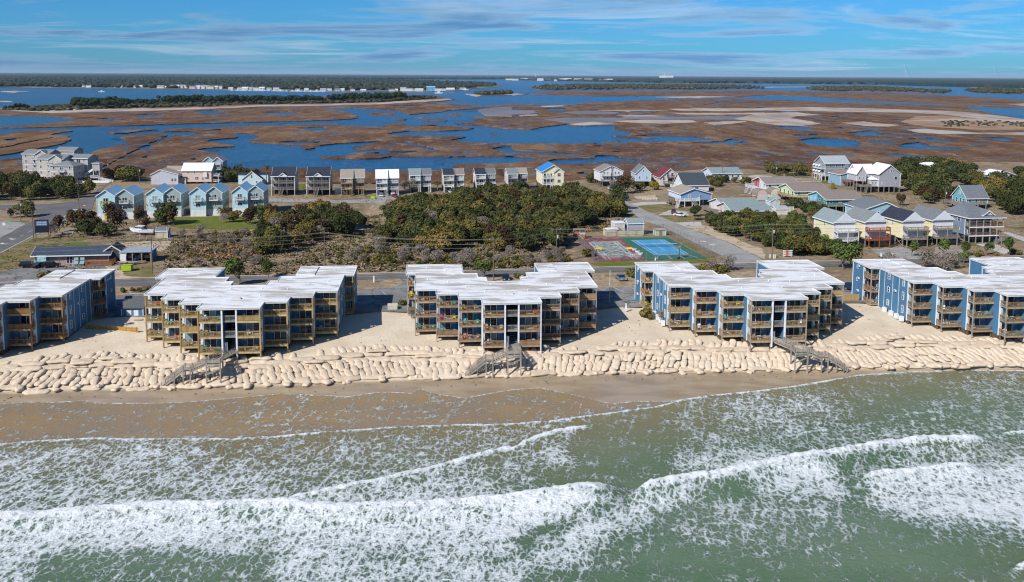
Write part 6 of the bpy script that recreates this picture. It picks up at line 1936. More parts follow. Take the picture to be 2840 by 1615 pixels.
r_ = H('tall blue-grey twin-gabled duplex behind the pink house', o_, 8, 10, 12)
for bx, by in ((0, 0), (4.7, -1.2)):
    V_ = vol(r_, bx, by, 4.7, 12, 2.8, 10, 'gy', 1.8, (.34, .43, .53), SH_LIGHT); auto(r_, V_, 2.8, 10, 1, 2, 1, 0); piles(r_, bx, bx + 4.7, by, by + 12, 2.8, RW_)
    for z in (2.9, 5.8, 8.4): deck(r_, bx + .3, bx + 4.2, by - 1.6, by, z, RW_, 'FLR', True)
o_ = P(672.5, 514)
r_ = H('small pale cyan cottage with navy roof and side dormers left of the palm', o_, 5, 10, 12)
V_ = vol(r_, 0, 0, 9.2, 11, 0, 3.0, 'gy', 3.6, (.52, .66, .70), SH_DARK, .4); facewin(r_, 'F', V_, [3.9], 3.5, .9, 1.4); facewin(r_, 'F', V_, [1.6, 6.2], 1.0, .9, 1.1)
vol(r_, -2.6, 3.5, 4.5, 6, 0, 4.9, 'flat', 0, (.55, .68, .72), SH_DARK); vol(r_, 7.2, 3.5, 4.2, 6, 0, 5.0, 'flat', 0, (.55, .68, .72), SH_DARK)

# -- row along the marsh: two navy-roofed duplexes
for i, (px_, py_) in enumerate([(752.6, 543.3), (850, 543.3)]):
    o_ = P(px_, py_)
    r_ = H('grey two-porch duplex with navy roof and small white centre gable, %s of the pair' % ['left', 'right'][i], o_, 6, 10.2, 12, cat='duplex', name='duplex', group='navy-roofed duplexes')
    V_ = vol(r_, 0, 2.2, 10.2, 9.4, 2.7, 8.6, 'gx', 3.3, (.33, .32, .33), SH_DARK, .1)
    q = MB(); q.extr([(-.35, 8.45), (2.25, 9.0), (2.25, 9.2), (-.35, 8.65)], 'x', -.3, 10.5); q.build('porch_roof', SH_DARK, r_)
    MB().box(-.3, 10.5, -.42, -.36, 8.4, 8.7).build('fascia', WHITE, r_)
    vol(r_, 3.5, -.2, 3.4, 3.6, 8.7, 8.75, 'gy', 1.3, CWH, SH_DARK, .3)
    for z in (2.8, 5.65):
        facewin(r_, 'F', V_, [.7, 2.1, 7.2, 8.6], z + .9, .85, 1.3); facewin(r_, 'F', V_, [4.6], z + .05, 1.0, 2.1, GLASS)
        deck(r_, 0, 10.2, 0, 2.18, z, RG, 'FLR', None)
    for x in (.1, 3.3, 6.8, 10.1): MB().box(x - .12, x + .12, 0, .24, 0, 8.4).build('post', RW_ if x in (.1, 10.1) else RG, r_)
    steps(r_, 4.8, -.05, 2.8, -.15, -1, RG, 1.2); piles(r_, 0, 10.2, 2.2, 11.6, 2.7, PILE)
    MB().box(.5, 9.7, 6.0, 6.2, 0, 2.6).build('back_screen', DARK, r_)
    facewin(r_, 'R', V_, [3, 6], 6.6, .8, 1.1)

# -- six split duplexes
DUP = [((946.4, 541.8), 10.1, 7.5, 3.2, (.45, .38, .28), (.24, .24, .25), SH_TAN, SH_TAN, 'tan split duplex with tan roofs', RT, 9),
       ((1043.9, 542.5), 9.9, 7.5, 3.2, (.50, .53, .58), (.22, .26, .34), MR_WHITE, MR_WHITE, 'pale blue split duplex with white roofs and parked cars', RW_, 9),
       ((1137.5, 534), 9.6, 7.7, 2.4, (.52, .60, .60), (.24, .32, .42), SH_TEAL, SH_SLATE, 'pale green and blue split duplex with grey-green roof', RW_, 9),
       ((1231, 534), 9.4, 7.8, 2.3, (.50, .46, .44), (.42, .46, .50), SH_DARK, SH_BROWN, 'split duplex with one dark and one brown roof half', RW_, 9),
       ((1320, 528), 9.4, 7.3, 2.2, (.60, .58, .56), (.11, .17, .23), SH_DARK, SH_SLATE, 'split duplex, left half white and right half dark blue', RW_, 9),
       ((1409, 528), 9.4, 7.5, 2.1, (.52, .54, .56), (.45, .50, .56), SH_GREY, SH_TAN, 'pale grey split duplex left of the yellow house, brown centre stairs', RG, 9)]
for i, (b_, w_, z1, rs, wa, wb_, ra, rb, lb, rl, rz) in enumerate(DUP):
    o_ = P(*b_)
    r_ = H(lb, o_, rz, w_, 11, cat='duplex', name='duplex', group='split duplexes along the marsh')
    hw = w_ / 2
    for u_, (bx, by, wl_, rf) in enumerate(((0, 0, wa, ra), (hw, 1.5, wb_, rb))):
        V_ = vol(r_, bx, by + 1.4, hw - .02, 9.0 - by, 2.6, z1, 'gx', rs, wl_, rf, .3, peak=.55)
        MB().box(bx + hw - .1, bx + hw - .02, by, by + 1.5, 2.6, z1).build('privacy_wall', siding(wl_), r_) if u_ == 0 else MB().box(bx + hw - .1, bx + hw, by, by + 1.45, 2.6, z1 - .1).build('privacy_wall', siding(wl_), r_)
        MB().box(bx - .02, bx + .08, by, by + 1.5, 2.6 if u_ else 0, z1 - .1).build('privacy_wall', siding(wl_), r_)
        for z in (2.7, 5.4):
            facewin(r_, 'F', V_, [.7 if z > 5 else 1.9], z + .05, 1.8, 2.0, door=True); facewin(r_, 'F', V_, [3.4 if z > 5 else .6], z + .9, .8, 1.0)
            deck(r_, bx + .1, bx + hw - .12, by - (.6 if z < 5 else 0), by + 1.4, z, rl, 'FR' if u_ else 'FL', True if z < 5 else None)
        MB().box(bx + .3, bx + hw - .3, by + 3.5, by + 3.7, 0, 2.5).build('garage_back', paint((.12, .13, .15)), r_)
        steps(r_, bx + hw - .75, by - .6, 2.7, 0, -1, rl if i != 5 else wood((.17, .12, .09)), 1.0, 3.4)
        facewin(r_, 'R' if u_ else 'L', V_, [3, 6], 6.0, .7, .9)
    piles(r_, 0, w_, 1.5, 10.4, 2.6, PILE, 3.2, 3)
# -- yellow house with blue roof
o_ = P(1486, 530)
r_ = H('pale yellow three-level house with bright blue roof slope on stilts', o_, 10, 12, 13)
o_ = P(1503.6, 528.2)
YEL = (.78, .74, .52)
r_.location = (o_[0], o_[1], 0)
V_ = vol(r_, 0, 0, 9.9, 13, 2.7, 8.8, 'gy', 3.0, YEL, MR_VIVID, .5, peak=.55)
MB().extr([(5.55, 11.98), (10.5, 8.55), (10.5, 8.72), (5.55, 12.2)], 'y', -.45, 13.4).build('roof_slope', SH_TAN, r_)
vol(r_, 5.4, -1.3, 4.4, 2.5, 0.05, 8.6, 'gy', 1.7, YEL, SH_TAN, .35)
for z in (2.8, 5.75):
    for x in (.6, 2.0, 3.5): facewin(r_, 'F', V_, [x], z + .1, 1.2, 2.1, GLASS if x != 2.0 else CURTAIN)
    deck(r_, .1, 5.3, -1.3, 0, z, RW_, 'FL', None); facewin(r_, 'L', V_, [2, 6], z + .9, .8, 1.3)
    facewin(r_, 'F', (5.4, -1.3, 4.4, 2), [1.5], z + .8, 1.6, 1.6)
for x in (.15, 1.9, 3.6): MB().box(x - .1, x + .1, -1.28, -1.1, 0, 8.6).build('post', RW_, r_)
steps(r_, 4.6, -1.3, 2.8, .25, -1, RW_, 1.2); piles(r_, 0, 9.9, 0, 13, 2.7, PILE, 4, 2.2, False)
MB().box(6.0, 9.3, -1.34, -1.305, .1, 2.3).build('garage_door', WHITE, r_)
# -- white twin
o_ = P(1664.6, 518.2)
r_ = H('white twin house with notched double gable, dark stairs, left of the light blue house', o_, 10, 11.4, 11)
for u_ in (0, 1):
    bx = u_ * 5.6
    V_ = vol(r_, bx, 0, 5.6, 11, 2.7, 7.5, 'gy', 2.4, (.66, .69, .73), SH_BROWN, .35, peak=.9 if u_ == 0 else .1)
    for z in (2.8, 5.4): facewin(r_, 'F', V_, [1.4, 3.2], z + .4, .8, 1.5); deck(r_, bx + .5, bx + 4.9, -1.3, 0, z, RG if z < 5 else RW_, 'FLR', True if z < 5 else None)
    steps(r_, bx + (4.4 if u_ == 0 else 1.4), -1.3, 2.8, .3 if u_ == 0 else -.3, -1, RG, 1.0)
    facewin(r_, 'R', V_, [2, 5, 8], 5.8, .7, 1.0)
piles(r_, 0, 11.2, 0, 11, 2.7, PILE)
MB().box(5.5, 5.7, -.3, .0, 2.7, 9.6).build('centre_fin', SH_DARK, r_)
# -- light blue
o_ = P(1762.7, 518.2)
r_ = H('light blue gabled house with slate roof behind the yellow bush', o_, 3, 7.5, 11)
V_ = vol(r_, 0, 0, 7.4, 11, 2.6, 6.5, 'gy', 3.6, (.45, .55, .68), SH_SLATE, .35); facewin(r_, 'F', V_, [1.4, 5.0], 3.8, .8, 1.3); facewin(r_, 'F', V_, [3.3], 7.2, .7, 1.0); piles(r_, 0, 7.4, 0, 11, 2.6, PILE)
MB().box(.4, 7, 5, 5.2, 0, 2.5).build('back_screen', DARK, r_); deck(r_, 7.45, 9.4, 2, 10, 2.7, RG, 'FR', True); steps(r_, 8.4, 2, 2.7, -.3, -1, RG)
# -- chalet with maroon roof
o_ = P(1830, 518.5)
r_ = H('pale chalet with steep glazed gable and maroon roof', o_, 6, 10, 11)
V_ = vol(r_, 0, 0, 10, 11, .6, 4.6, 'gy', 4.2, (.60, .56, .54), SH_RED, .5); facewin(r_, 'F', V_, [1.2, 7.6], 3.2, 1.2, 1.6); facewin(r_, 'F', V_, [3.2, 5.4], 4.9, 1.3, 1.9); facewin(r_, 'F', V_, [3.8], 1.9, 2.2, 2.0, door=True)
deck(r_, 1.5, 8, -2, 0, 1.9, RG, 'FLR', True); deck(r_, 3.5, 8.5, -1.6, 0, 4.6, wood((.25, .12, .1)), 'FLR')
# -- white house, huge dark roof
o_ = P(1879, 477.4, 8)
l_ = P(1957.6, 516.7, 3.2)
o_ = (79.5, 405.5)
r_ = H('white house with large dark blue-grey roof in front of the chalet', o_, 9, 12, 13)
V_ = vol(r_, 0, 0, 12, 13, .4, 3.3, 'gx', 4.6, (.66, .66, .67), shingle((.04, .052, .068)), .5, peak=.62); facewin(r_, 'L', V_, [3, 6, 9], 1.3, 1.0, 1.3); facewin(r_, 'L', V_, [5.5, 7.5], 4.2, .8, 1.2)
deck(r_, -3.5, 0, 1, 9, 1.6, RW_, 'FLB', True)
# -- blue house tan roof
o_ = (69.5, 360.2)
r_ = H('blue house with tan low roof on grey posts beside the side street', o_, 10, 13, 15)
V_ = vol(r_, 0, 0, 13.2, 14, 2.6, 5.2, 'gy', 2.1, (.20, .33, .52), SH_TAN, .5, peak=.42); facewin(r_, 'F', V_, [3.2], 2.9, 1.0, 2.0, CURTAIN); facewin(r_, 'F', V_, [8], 3.4, 1.2, 1.2); facewin(r_, 'L', V_, [1, 3.5, 6, 8.5], 3.3, 1.2, 1.4)
MB().box(-.06, -.0, .1, 13.9, 2.7, 5.1).build('pale_side_panel', siding((.55, .62, .70)), r_)
deck(r_, -2.4, 7.5, -2.2, 0, 2.6, RW_, 'FLR', True); deck(r_, -4.6, -2.45, 2, 10, 2.6, RG, 'FLB', True); steps(r_, -1.6, -2.2, 2.6, -.7, -1, RW_); piles(r_, 0, 13.2, 0, 14, 2.6, PILE)
steps(r_, 4.2, -2.2, 2.6, .5, -1, RG, 1.4)
for k, (x, z) in enumerate([(9.5, 5.6)]): MB().beam((5.5, -.6, 7.6), (11.5, 10, 6.3), .1, .8).build('roof_railing', RW_, r_)


def longhouse(label, o_, rz, w_, d_, zf, z1, rs, wall, roofm, gable=None, peak=.5, rail=RG, left_deck=3, front_deck=2.0, stair='', stilts=True, wins=4, gcol=None):
    r_ = H(label, o_, rz, w_, d_)
    V_ = vol(r_, 0, 0, w_, d_, zf, z1, 'gx', rs, wall, roofm, .6, peak=peak)
    facewin(r_, 'F', V_, [(i + .5) * w_ / wins - .6 for i in range(wins)], zf + .9, 1.2, 1.2)
    facewin(r_, 'L', V_, [(i + .5) * d_ / 4 - .6 for i in range(4)], zf + .3, 1.2, 1.9)
    if gcol:
        MB().extr([(.1, zf + .1), (d_ * .5, zf + .1), (d_ * .5, z1 + rs * .97), (d_ * peak, z1 + rs * .93), (.1, z1 + .0)] if 0 else [(d_ * .5, zf + .1), (d_ - .1, zf + .1), (d_ - .1, z1), (d_ * .5, z1 + rs * .97)], 'x', -.05, -.0).build('gable_panel', siding(gcol), r_)
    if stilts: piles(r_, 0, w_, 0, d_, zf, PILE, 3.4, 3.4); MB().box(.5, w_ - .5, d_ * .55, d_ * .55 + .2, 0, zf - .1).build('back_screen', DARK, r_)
    if left_deck: deck(r_, -left_deck, 0, .2, d_ - 1, zf, rail, 'FLB', True)
    if front_deck: deck(r_, 0, w_, -front_deck, 0, zf, rail, 'FR', True)
    if 'L' in stair: steps(r_, -left_deck, d_ * .3, zf, -1, -.8, rail, 1.3); steps(r_, -left_deck + .3, d_ * .65, zf, -1, -.8, rail, 1.3)
    if 'F' in stair: steps(r_, -left_deck * .5, .2, zf, -.5, -1, rail, 1.3)
    return r_


longhouse('long white house with grey-green roof right of the blue stilt house', (82.0, 337.2), 9, 15.0, 15, 1.0, 3.4, 2.2, (.66, .66, .64), SH_TEAL, rail=RG, left_deck=4, front_deck=2.2, stair='F', gcol=(.62, .60, .60))
longhouse('long seafoam-walled house with wide grey roof and pink gable, behind the pines', (82.5, 327.0), 8, 15.2, 15, .8, 3.3, 2.2, (.36, .50, .46), SH_TEAL, rail=RG, left_deck=3.4, front_deck=2.0, gcol=(.62, .48, .47))
longhouse('low pale blue-white house with long grey roof behind the chalet', (103.3, 452.5), 9, 15.6, 13, .5, 3.6, 2.2, (.55, .62, .70), SH_TEAL, rail=RW_, left_deck=0, front_deck=1.4, stilts=False, wins=5)
longhouse('long white house with mauve roof, red gable and two white beach stairs', (115.2, 397.8), 9, 15.5, 13.5, 2.6, 5.0, 2.2, (.66, .64, .63), SH_MAUVE, rail=RW_, left_deck=4.5, front_deck=2.0, stair='L', gcol=(.30, .05, .07))
longhouse('long lime green house with grey-brown roof on stilts', (120.0, 371.6), 9, 15.5, 15, 2.6, 5.0, 2.3, (.52, .66, .38), SH_BROWN, rail=RT, left_deck=2.0, front_deck=2.0, stair='F')
longhouse('long teal house with brown-grey roof and wide grey stairs at left', (124.8, 347.2), 8, 15.5, 15, 2.6, 5.0, 2.2, (.02, .25, .26), SH_BROWN, rail=RG, left_deck=3.5, front_deck=2.0, stair='L', gcol=(.24, .48, .62))
# -- pale blue wide gable
o_ = (130.6, 323.8)
r_ = H('pale blue house with wide low gable and slate roof behind the yellow row', o_, 6, 14.2, 14)
V_ = vol(r_, 0, 0, 14.2, 14.5, 1.5, 4.7, 'gy', 2.6, (.32, .52, .62), SH_SLATE, .5, peak=.58); facewin(r_, 'F', V_, [5, 7.6, 11.5], 2.6, .9, 1.2); facewin(r_, 'L', V_, [1, 3.5, 6, 9], 2.2, 1.2, 1.4); piles(r_, 0, 14.2, 0, 14.5, 1.5, RW_)
deck(r_, -3, 0, 2, 9, 1.5, RW_, 'FLB', True); steps(r_, -1.5, 2, 1.5, 0, -1, RW_)
# -- four yellow narrow houses
for i, (px_, py_, w_, rf, rl, lb) in enumerate([(2320.9, 692.8, 6.6, SH_TEAL, RW_, 'leftmost, white decks'), (2409, 690, 6.6, SH_GREY, RR, 'second, red-brown decks'), (2514, 688, 6.6, SH_DARK, RG, 'third, dark navy roof'), (2597, 684, 6.6, SH_SLATE, RG, 'rightmost, grey roof')]):
    o_ = P(px_, py_)
    o_ = (o_[0] - .5, o_[1] + 2.0)
    r_ = H('narrow pale yellow stilt house, white front gable, %s' % lb, o_, 10, 7, 13, group='narrow yellow stilt houses', cat='house')
    V_ = vol(r_, 0, 0, 7.0, 12, 2.6, 8.3, 'gy', 2.7, (.78, .72, .48), rf, .5)
    MB().box(.05, 6.95, -.05, 0, 2.7, 8.2).build('front_wall', siding((.76, .75, .77)), r_)
    MB().extr([(.3, 8.5), (6.7, 8.5), (3.5, 10.9)], 'y', -.56, -.50).build('gable_face', siding((.70, .74, .80)), r_)
    MB().box(-.3, 7.3, -.62, -.5, 8.15, 8.42).build('gable_sill', WHITE, r_)
    for z in (2.7, 5.55):
        facewin(r_, 'F', V_, [.8, 4.3], z + .05, 1.9, 2.05, door=True)
        deck(r_, -.1, 7.3, -2.3, -.05, z, rl, 'FLR', True if z < 4 else None, top=6.6)
    facewin(r_, 'L', V_, [5], 6.4, .8, 1.1); facewin(r_, 'L', V_, [2.6], 4.0, .5, .6)
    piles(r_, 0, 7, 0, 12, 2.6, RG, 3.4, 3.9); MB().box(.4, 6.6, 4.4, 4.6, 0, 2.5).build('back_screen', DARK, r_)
    if i in (0, 1): MB().box(1.0, 3.0, 3.9, 4.1, 0, 2.3).build('store_door', paint((.2, .2, .2)), r_)
# -- slate-blue house with hip roof
o_ = P(2690, 606.5, 8.2)
r_ = H('slate blue house with hipped grey roof and two wraparound brown porches', o_, 9, 13, 13)
SB = (.19, .26, .36)
V_ = vol(r_, 0, 2.2, 9.6, 11, 2.6, 8.2, 'flat', 0, SB, SH_SLATE, .0)
MB().add([(-.4, -.3, 8.25), (13, -.3, 8.25), (13, 13.6, 8.25), (-.4, 13.6, 8.25), (3.4, 9.2, 12.2), (5.2, 9.2, 12.2)], [(0, 1, 5, 4), (1, 2, 5), (2, 3, 4, 5), (3, 0, 4), (3, 2, 1, 0)]).build('hip_roof', SH_SLATE, r_)
q = MB().beam((-.4, -.34, 8.2), (13, -.34, 8.2), .08, .25); q.beam((-.44, -.3, 8.2), (-.44, 13.6, 8.2), .08, .25); q.build('fascia', WHITE, r_)
vol(r_, 5.6, 1.0, 3.6, 3, 9.0, 9.1, 'gy', 1.3, (.6, .63, .68), SH_SLATE, .35)
for z in (2.6, 5.45):
    deck(r_, 0, 12.4, 0, 2.2, z, wood((.20, .12, .08)), 'FR', None); MB().box(-.02, 12.45, -.06, -.01, z - .32, z + .02).build('fascia_board', WHITE, r_)
    deck(r_, 9.62, 12.4, 2.22, 10, z, wood((.20, .12, .08)), 'R', None)
    facewin(r_, 'F', V_, [1, 3.4, 5.6, 7.6], z + .2, 1.3, 2.1); facewin(r_, 'L', V_, [2.4, 6.2, 9.3], z + 1.0, .9 if z < 5 else 1.3, 1.0 if z < 5 else 1.6)
for x in (.15, 2.6, 5.1, 7.6, 10, 12.3): MB().box(x - .13, x + .13, 0, .26, 0, 8.2).build('post', wood((.36, .31, .27)), r_)
piles(r_, 0, 9.6, 2.2, 13.2, 2.6, RG); MB().box(.5, 9.2, 6, 6.2, 0, 2.5).build('back_screen', siding((.35, .37, .4)), r_)
deck(r_, 9.7, 12.8, -2.6, -.1, 1.3, RG, 'FR', True); steps(r_, 9.7, -1.4, 1.3, -1, -.3, RG); steps(r_, 11.2, -.2, 2.6, .0, -1, RG, 1.1, 2.2)
# -- grey three-storey
o_ = P(2287, 501.6)
r_ = H('tall grey three-level house with hipped pale roof and rows of white-shuttered side porches', o_, 8, 12.8, 11)
V_ = vol(r_, 0, 0, 12.8, 10.5, 3.0, 9.1, 'gx', 3.2, (.27, .29, .33), MR_GREY, .6)
for z in (3.1, 6.1):
    facewin(r_, 'F', V_, [2.2, 5.6, 9], z + 1.0, 1.0, 1.5)
    deck(r_, -1.8, 0, .3, 10, z, RW_, 'FLB', None)
    for k in range(3): MB().beam((-1.9, 2.0 + 3 * k, z + 2.1), (-2.5, 2.0 + 3 * k, z + 1.4), 2.0, .06).build('shutter', WHITE, r_)
    facewin(r_, 'L', V_, [1.5, 4.5, 7.5], z + .2, 1.8, 2.1)
MB().box(-1.8, 12.85, -.06, -.01, 2.7, 3.1).build('band_board', WHITE, r_); MB().box(0, 12.8, -.05, -.01, 6.0, 6.15).build('band_board', WHITE, r_)
MB().box(10.6, 12.4, -1.0, 0, 6.4, 8.8).build('bay', siding((.27, .29, .33)), r_)
piles(r_, -1.8, 12.8, 0, 10.5, 3.0, RW_, 2.2, 2.6); steps(r_, 3.5, -.1, 3.0, .6, -1, RG)
# -- blue house with mauve roof next to it
o_ = P(2330, 516)
r_ = H('blue low house with brown roof and red-brown deck between the two tall grey houses', o_, 9, 12, 11)
V_ = vol(r_, 0, 0, 5.4, 11, 0.1, 5.6, 'gy', 1.2, (.24, .38, .50), SH_BROWN, .4, peak=.95); V_ = vol(r_, 5.45, .8, 7.2, 10, 2.3, 5.2, 'gy', 2.6, (.10, .26, .42), SH_BROWN, .4, peak=.9)
facewin(r_, 'F', V_, [1.0, 4.6], 2.9, 1.0, 1.7); deck(r_, 1, 6.5, -2.8, .0, 2.2, RR, 'FLR', True); piles(r_, 5.5, 12.6, .8, 10, 2.3); steps(r_, 6.5, -1.5, 2.2, 1, -.5, RR)
# -- big grey house with white roof
o_ = P(2436, 534.8)
r_ = H('big grey gabled stilt house with bright white roof left of the oak grove', o_, 6, 10.5, 14)
GR2 = (.36, .36, .40)
V_ = vol(r_, 0, 0, 10.4, 12, 2.7, 8.8, 'gy', 4.0, GR2, MR_WHITE, .45); facewin(r_, 'F', V_, [4.2, 5.4, 6.6], 9.4, .8, 1.2); facewin(r_, 'F', V_, [7.4], 6.0, 1.5, 1.6); facewin(r_, 'F', V_, [1.2, 8], 3.6, .8, 1.2)
V_ = vol(r_, -8.5, 4.5, 8.6, 7.5, 5.6, 8.8, 'gx', 3.6, (.50, .50, .52), MR_WHITE, .4); facewin(r_, 'F', V_, [5.6, 7.2], 7.0, .7, .8)
V_ = vol(r_, -9.5, 2.5, 4.4, 9, 5.2, 8.8, 'gy', 3.3, (.46, .46, .49), MR_WHITE, .4); facewin(r_, 'F', V_, [.9, 2.7], 6.2, .7, 1.2); facewin(r_, 'F', V_, [1.8], 9.6, .6, 1.1)
V_ = vol(r_, -3.6, .8, 3.5, 4, 2.8, 6.1, 'hip', 1.2, (.48, .48, .5), MR_WHITE, .3); facewin(r_, 'F', V_, [.5, 2.0], 4.1, .7, 1.0)
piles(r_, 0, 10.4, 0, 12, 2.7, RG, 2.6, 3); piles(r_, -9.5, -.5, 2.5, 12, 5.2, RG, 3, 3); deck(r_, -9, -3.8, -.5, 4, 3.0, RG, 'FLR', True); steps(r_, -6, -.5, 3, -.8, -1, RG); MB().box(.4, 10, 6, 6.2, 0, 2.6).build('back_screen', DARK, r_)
# -- teal house at right
o_ = (185.8, 357.6)
r_ = H('small teal house with steep slate roof and grey deck inside the oak grove', o_, 9, 10, 10)
V_ = vol(r_, 0, 0, 9.4, 9, 2.0, 4.6, 'gx', 4.4, (.15, .38, .42), SH_SLATE, .5); facewin(r_, 'F', V_, [1.0, 2.4, 3.8], 2.4, 1.0, 1.9); facewin(r_, 'F', V_, [5.6], 2.1, 1.0, 2.0); facewin(r_, 'L', V_, [1, 3, 5.5], 2.2, 1.3, 1.9); facewin(r_, 'L', V_, [3.8], 5.4, 1.2, 1.6)
deck(r_, -4.5, 0, .4, 8, 2.0, RG, 'FLB', True); deck(r_, 0, 7.5, -2, 0, 2.0, RG, 'FR', True); piles(r_, 0, 9.4, 0, 9, 2.0); MB().box(5.7, 6.6, -.08, -.03, 2.1, 4.2).build('red_door', paint((.6, .12, .1)), r_)
# -- far right group
r_ = H('dark green gabled house with grey roof at far right edge of the grove', (238.8, 465.8), 10, 9.6, 10)
V_ = vol(r_, 0, 0, 9.2, 12, .3, 4.8, 'gy', 1.7, (.03, .17, .14), SH_GREY, .6); facewin(r_, 'F', V_, [2.5, 6.8], 2.6, 1.2, 1.6)
r_ = H('long low building with white roof behind the dark green house', (224, 480), 10, 14, 10); vol(r_, 0, 0, 14, 10, 0, 4.6, 'hip', 2.2, (.5, .5, .5), MR_WHITE, .5)
r_ = H('white two-storey house with white roof at the right edge beyond the grove', (242.4, 439.8), 10, 11, 11)
V_ = vol(r_, 0, 0, 11.5, 11, .1, 4.6, 'gy', 1.9, (.60, .60, .60), MR_WHITE, .6, peak=.48); facewin(r_, 'L', V_, [1, 2.6, 4.2, 6, 8], 1.6, 1.1, 1.5); facewin(r_, 'F', V_, [2, 7.8], 3.9, .9, .8); facewin(r_, 'F', V_, [.6, 2.4], 1, 1, 1.3)
r_2 = H('white porch wing with brown roof between the green and white houses at right', (236.5, 447), 10, 7, 8); V_ = vol(r_2, 0, 0, 6, 8, 1.5, 4.8, 'gy', 1.2, (.6, .62, .64), SH_BROWN, .4); facewin(r_2, 'F', V_, [.6, 2.4, 4.2], 2, 1.3, 2); deck(r_2, -2.5, 5, -2, 0, 1.6, RW_, 'FLR', True)


def shed(label, b_, rz, w_, d_, h_, rs, wall, roofm, roof='gx', door=None, cat='shed'):
    r_ = H(label, P(*b_) if len(b_) == 2 and b_[0] > 300 else b_, rz, w_, d_, cat=cat, name='shed')
    V_ = vol(r_, 0, 0, w_, d_, 0, h_, roof, rs, wall, roofm, .2)
    MB().box(w_ / 2 - .5, w_ / 2 + .5, -.05, -.005, .05, 2.0).build('door', paint(door or (.6, .6, .58)), r_)
    return r_


shed('tan garden shed with grey roof beside the boat on the trailer', (433, 660.5), 7, 3.6, 3.4, 2.3, .8, (.58, .50, .36), SH_SLATE, 'gx', (.5, .45, .34))
shed('white small shed left of the tan duplex', P(931, 538), 8, 2.2, 2.2, 2.0, .3, CWH, MR_WHITE, 'flat')
for i, (x, y, a, b2, lb) in enumerate([(2101, 556, (.62, .46, .42), (.45, .60, .66), 'left'), (2138, 553, (.66, .58, .40), (.38, .62, .68), 'right')]):
    o_ = P(x, y); r_ = H('pastel painted shed with rounded barn roof, %s of two by the wooden fence' % lb, o_, 9, 5, 6, cat='shed', name='shed')
    w_ = 4.6
    arc = [(0, 0), (w_, 0), (w_, 2.2)] + [(w_ / 2 + w_ / 2 * math.cos(t_), 2.2 + 2.3 * math.sin(t_)) for t_ in np.linspace(.25, math.pi - .25, 9)] + [(0, 2.2)]
    MB().extr(arc, 'y', 0, 5.5).build('wall', siding(a), r_)
    ra_ = [(w_ / 2 + (w_ / 2 + .1) * math.cos(t_), 2.2 + 2.38 * math.sin(t_)) for t_ in np.linspace(0, math.pi, 11)]
    rb_ = [(w_ / 2 + (w_ / 2 + .25) * math.cos(t_), 2.2 + 2.55 * math.sin(t_)) for t_ in np.linspace(math.pi, 0, 11)]
    MB().extr(ra_ + rb_, 'y', .15, 5.7).build('roof', SH_BROWN, r_)
    MB().box(.06, w_ - .06, -.05, -.0, 0.05, 2.3).build('front_panel', siding(b2), r_); MB().box(1.4, 3.2, -.1, -.06, .1, 2.0).build('door', siding((.66, .52, .50)), r_)
shed('blue and white small shed below the pastel sheds', P(2136, 571), 9, 4, 4, 1.8, 1.1, (.45, .60, .70), SH_TEAL, 'gy')
shed('white shed with grey roof left of the tan shed', P(2152, 596), 9, 4.6, 4, 2.2, .9, (.66, .66, .64), SH_LIGHT, 'gx')
shed('tan shed with dark flat roof beside the white shed', P(2182, 588), 9, 2.8, 2.6, 2.4, .1, (.56, .48, .36), SH_DARK, 'flat')
shed('dark blue small shed right of the yellow house', P(1562, 527), 9, 3.2, 3, 2.2, .6, (.16, .25, .36), SH_DARK, 'gx')
shed('grey shed with slate gable roof beside the tennis court', P(1741, 652), 9, 5.4, 4.5, 3.9, 1.3, (.40, .42, .47), SH_TEAL, 'gx', (.55, .57, .62))
shed('white pool pump house beside the grey shed, stains on its wall', P(1704, 652), 9, 3.4, 4, 3.9, .3, (.60, .57, .54), MR_WHITE, 'flat', (.5, .42, .2))
r_ = thing('pool_enclosure', 'low cream wall and white steps around the small pool by the sheds', 'wall', (*P(1681, 656), 0), R(9))
for a in ((0, 3.6, 0, .25, 0, 2.2), (3.8, 7.6, -.3, -.05, 0, 1.8), (8.0, 12.6, -.3, -.05, 0, 2.0), (0, .25, .3, 4, 0, 2.2)): MB().box(*a).build('wall_panel', siding((.62, .55, .42)), r_)
MB().cyl((1.8, 2.2, 0), (1.8, 2.2, 2.3), 1.6, 1.6, 14).build('pool_tank', WHITE, r_); deck(r_, 2.6, 4.4, .6, 3.6, 2.2, RW_, 'FBR')
shed('pale green equipment shelter with open front at the court corner', P(1818, 654), 9, 3.6, 2, 1.8, .1, (.45, .52, .42), paint((.4, .45, .38)), 'flat', (.3, .2, .1))

# -- laundry building between the two left condominiums
o_ = P(338, 888.5, -.9)
r_ = thing('laundry_building', 'low blue building with dark roof and two white doors between the left condominiums', 'building', (o_[0], o_[1], -.9), R(6)); HOUSES.append((o_[0], o_[1], 6, 5, 6))
MB().box(0, 4.6, 0, 7.5, 0, 2.7).build('wall', BLUE, r_)
MB().extr([(-.3, 2.65), (4, 4.3), (8.2, 2.9), (8.2, 3.1), (4, 4.5), (-.3, 2.85)], 'x', -.3, 4.9).build('roof', shingle((.085, .09, .095)), r_)
for x in (1.1, 2.6): MB().box(x, x + 1.0, -.05, -.005, .1, 2.2).build('door', WHITE, r_)
for x in (0, 4.6): MB().box(x - .08, x + .08, -.08, .08, 0, 2.7).build('corner_trim', WHITE, r_)
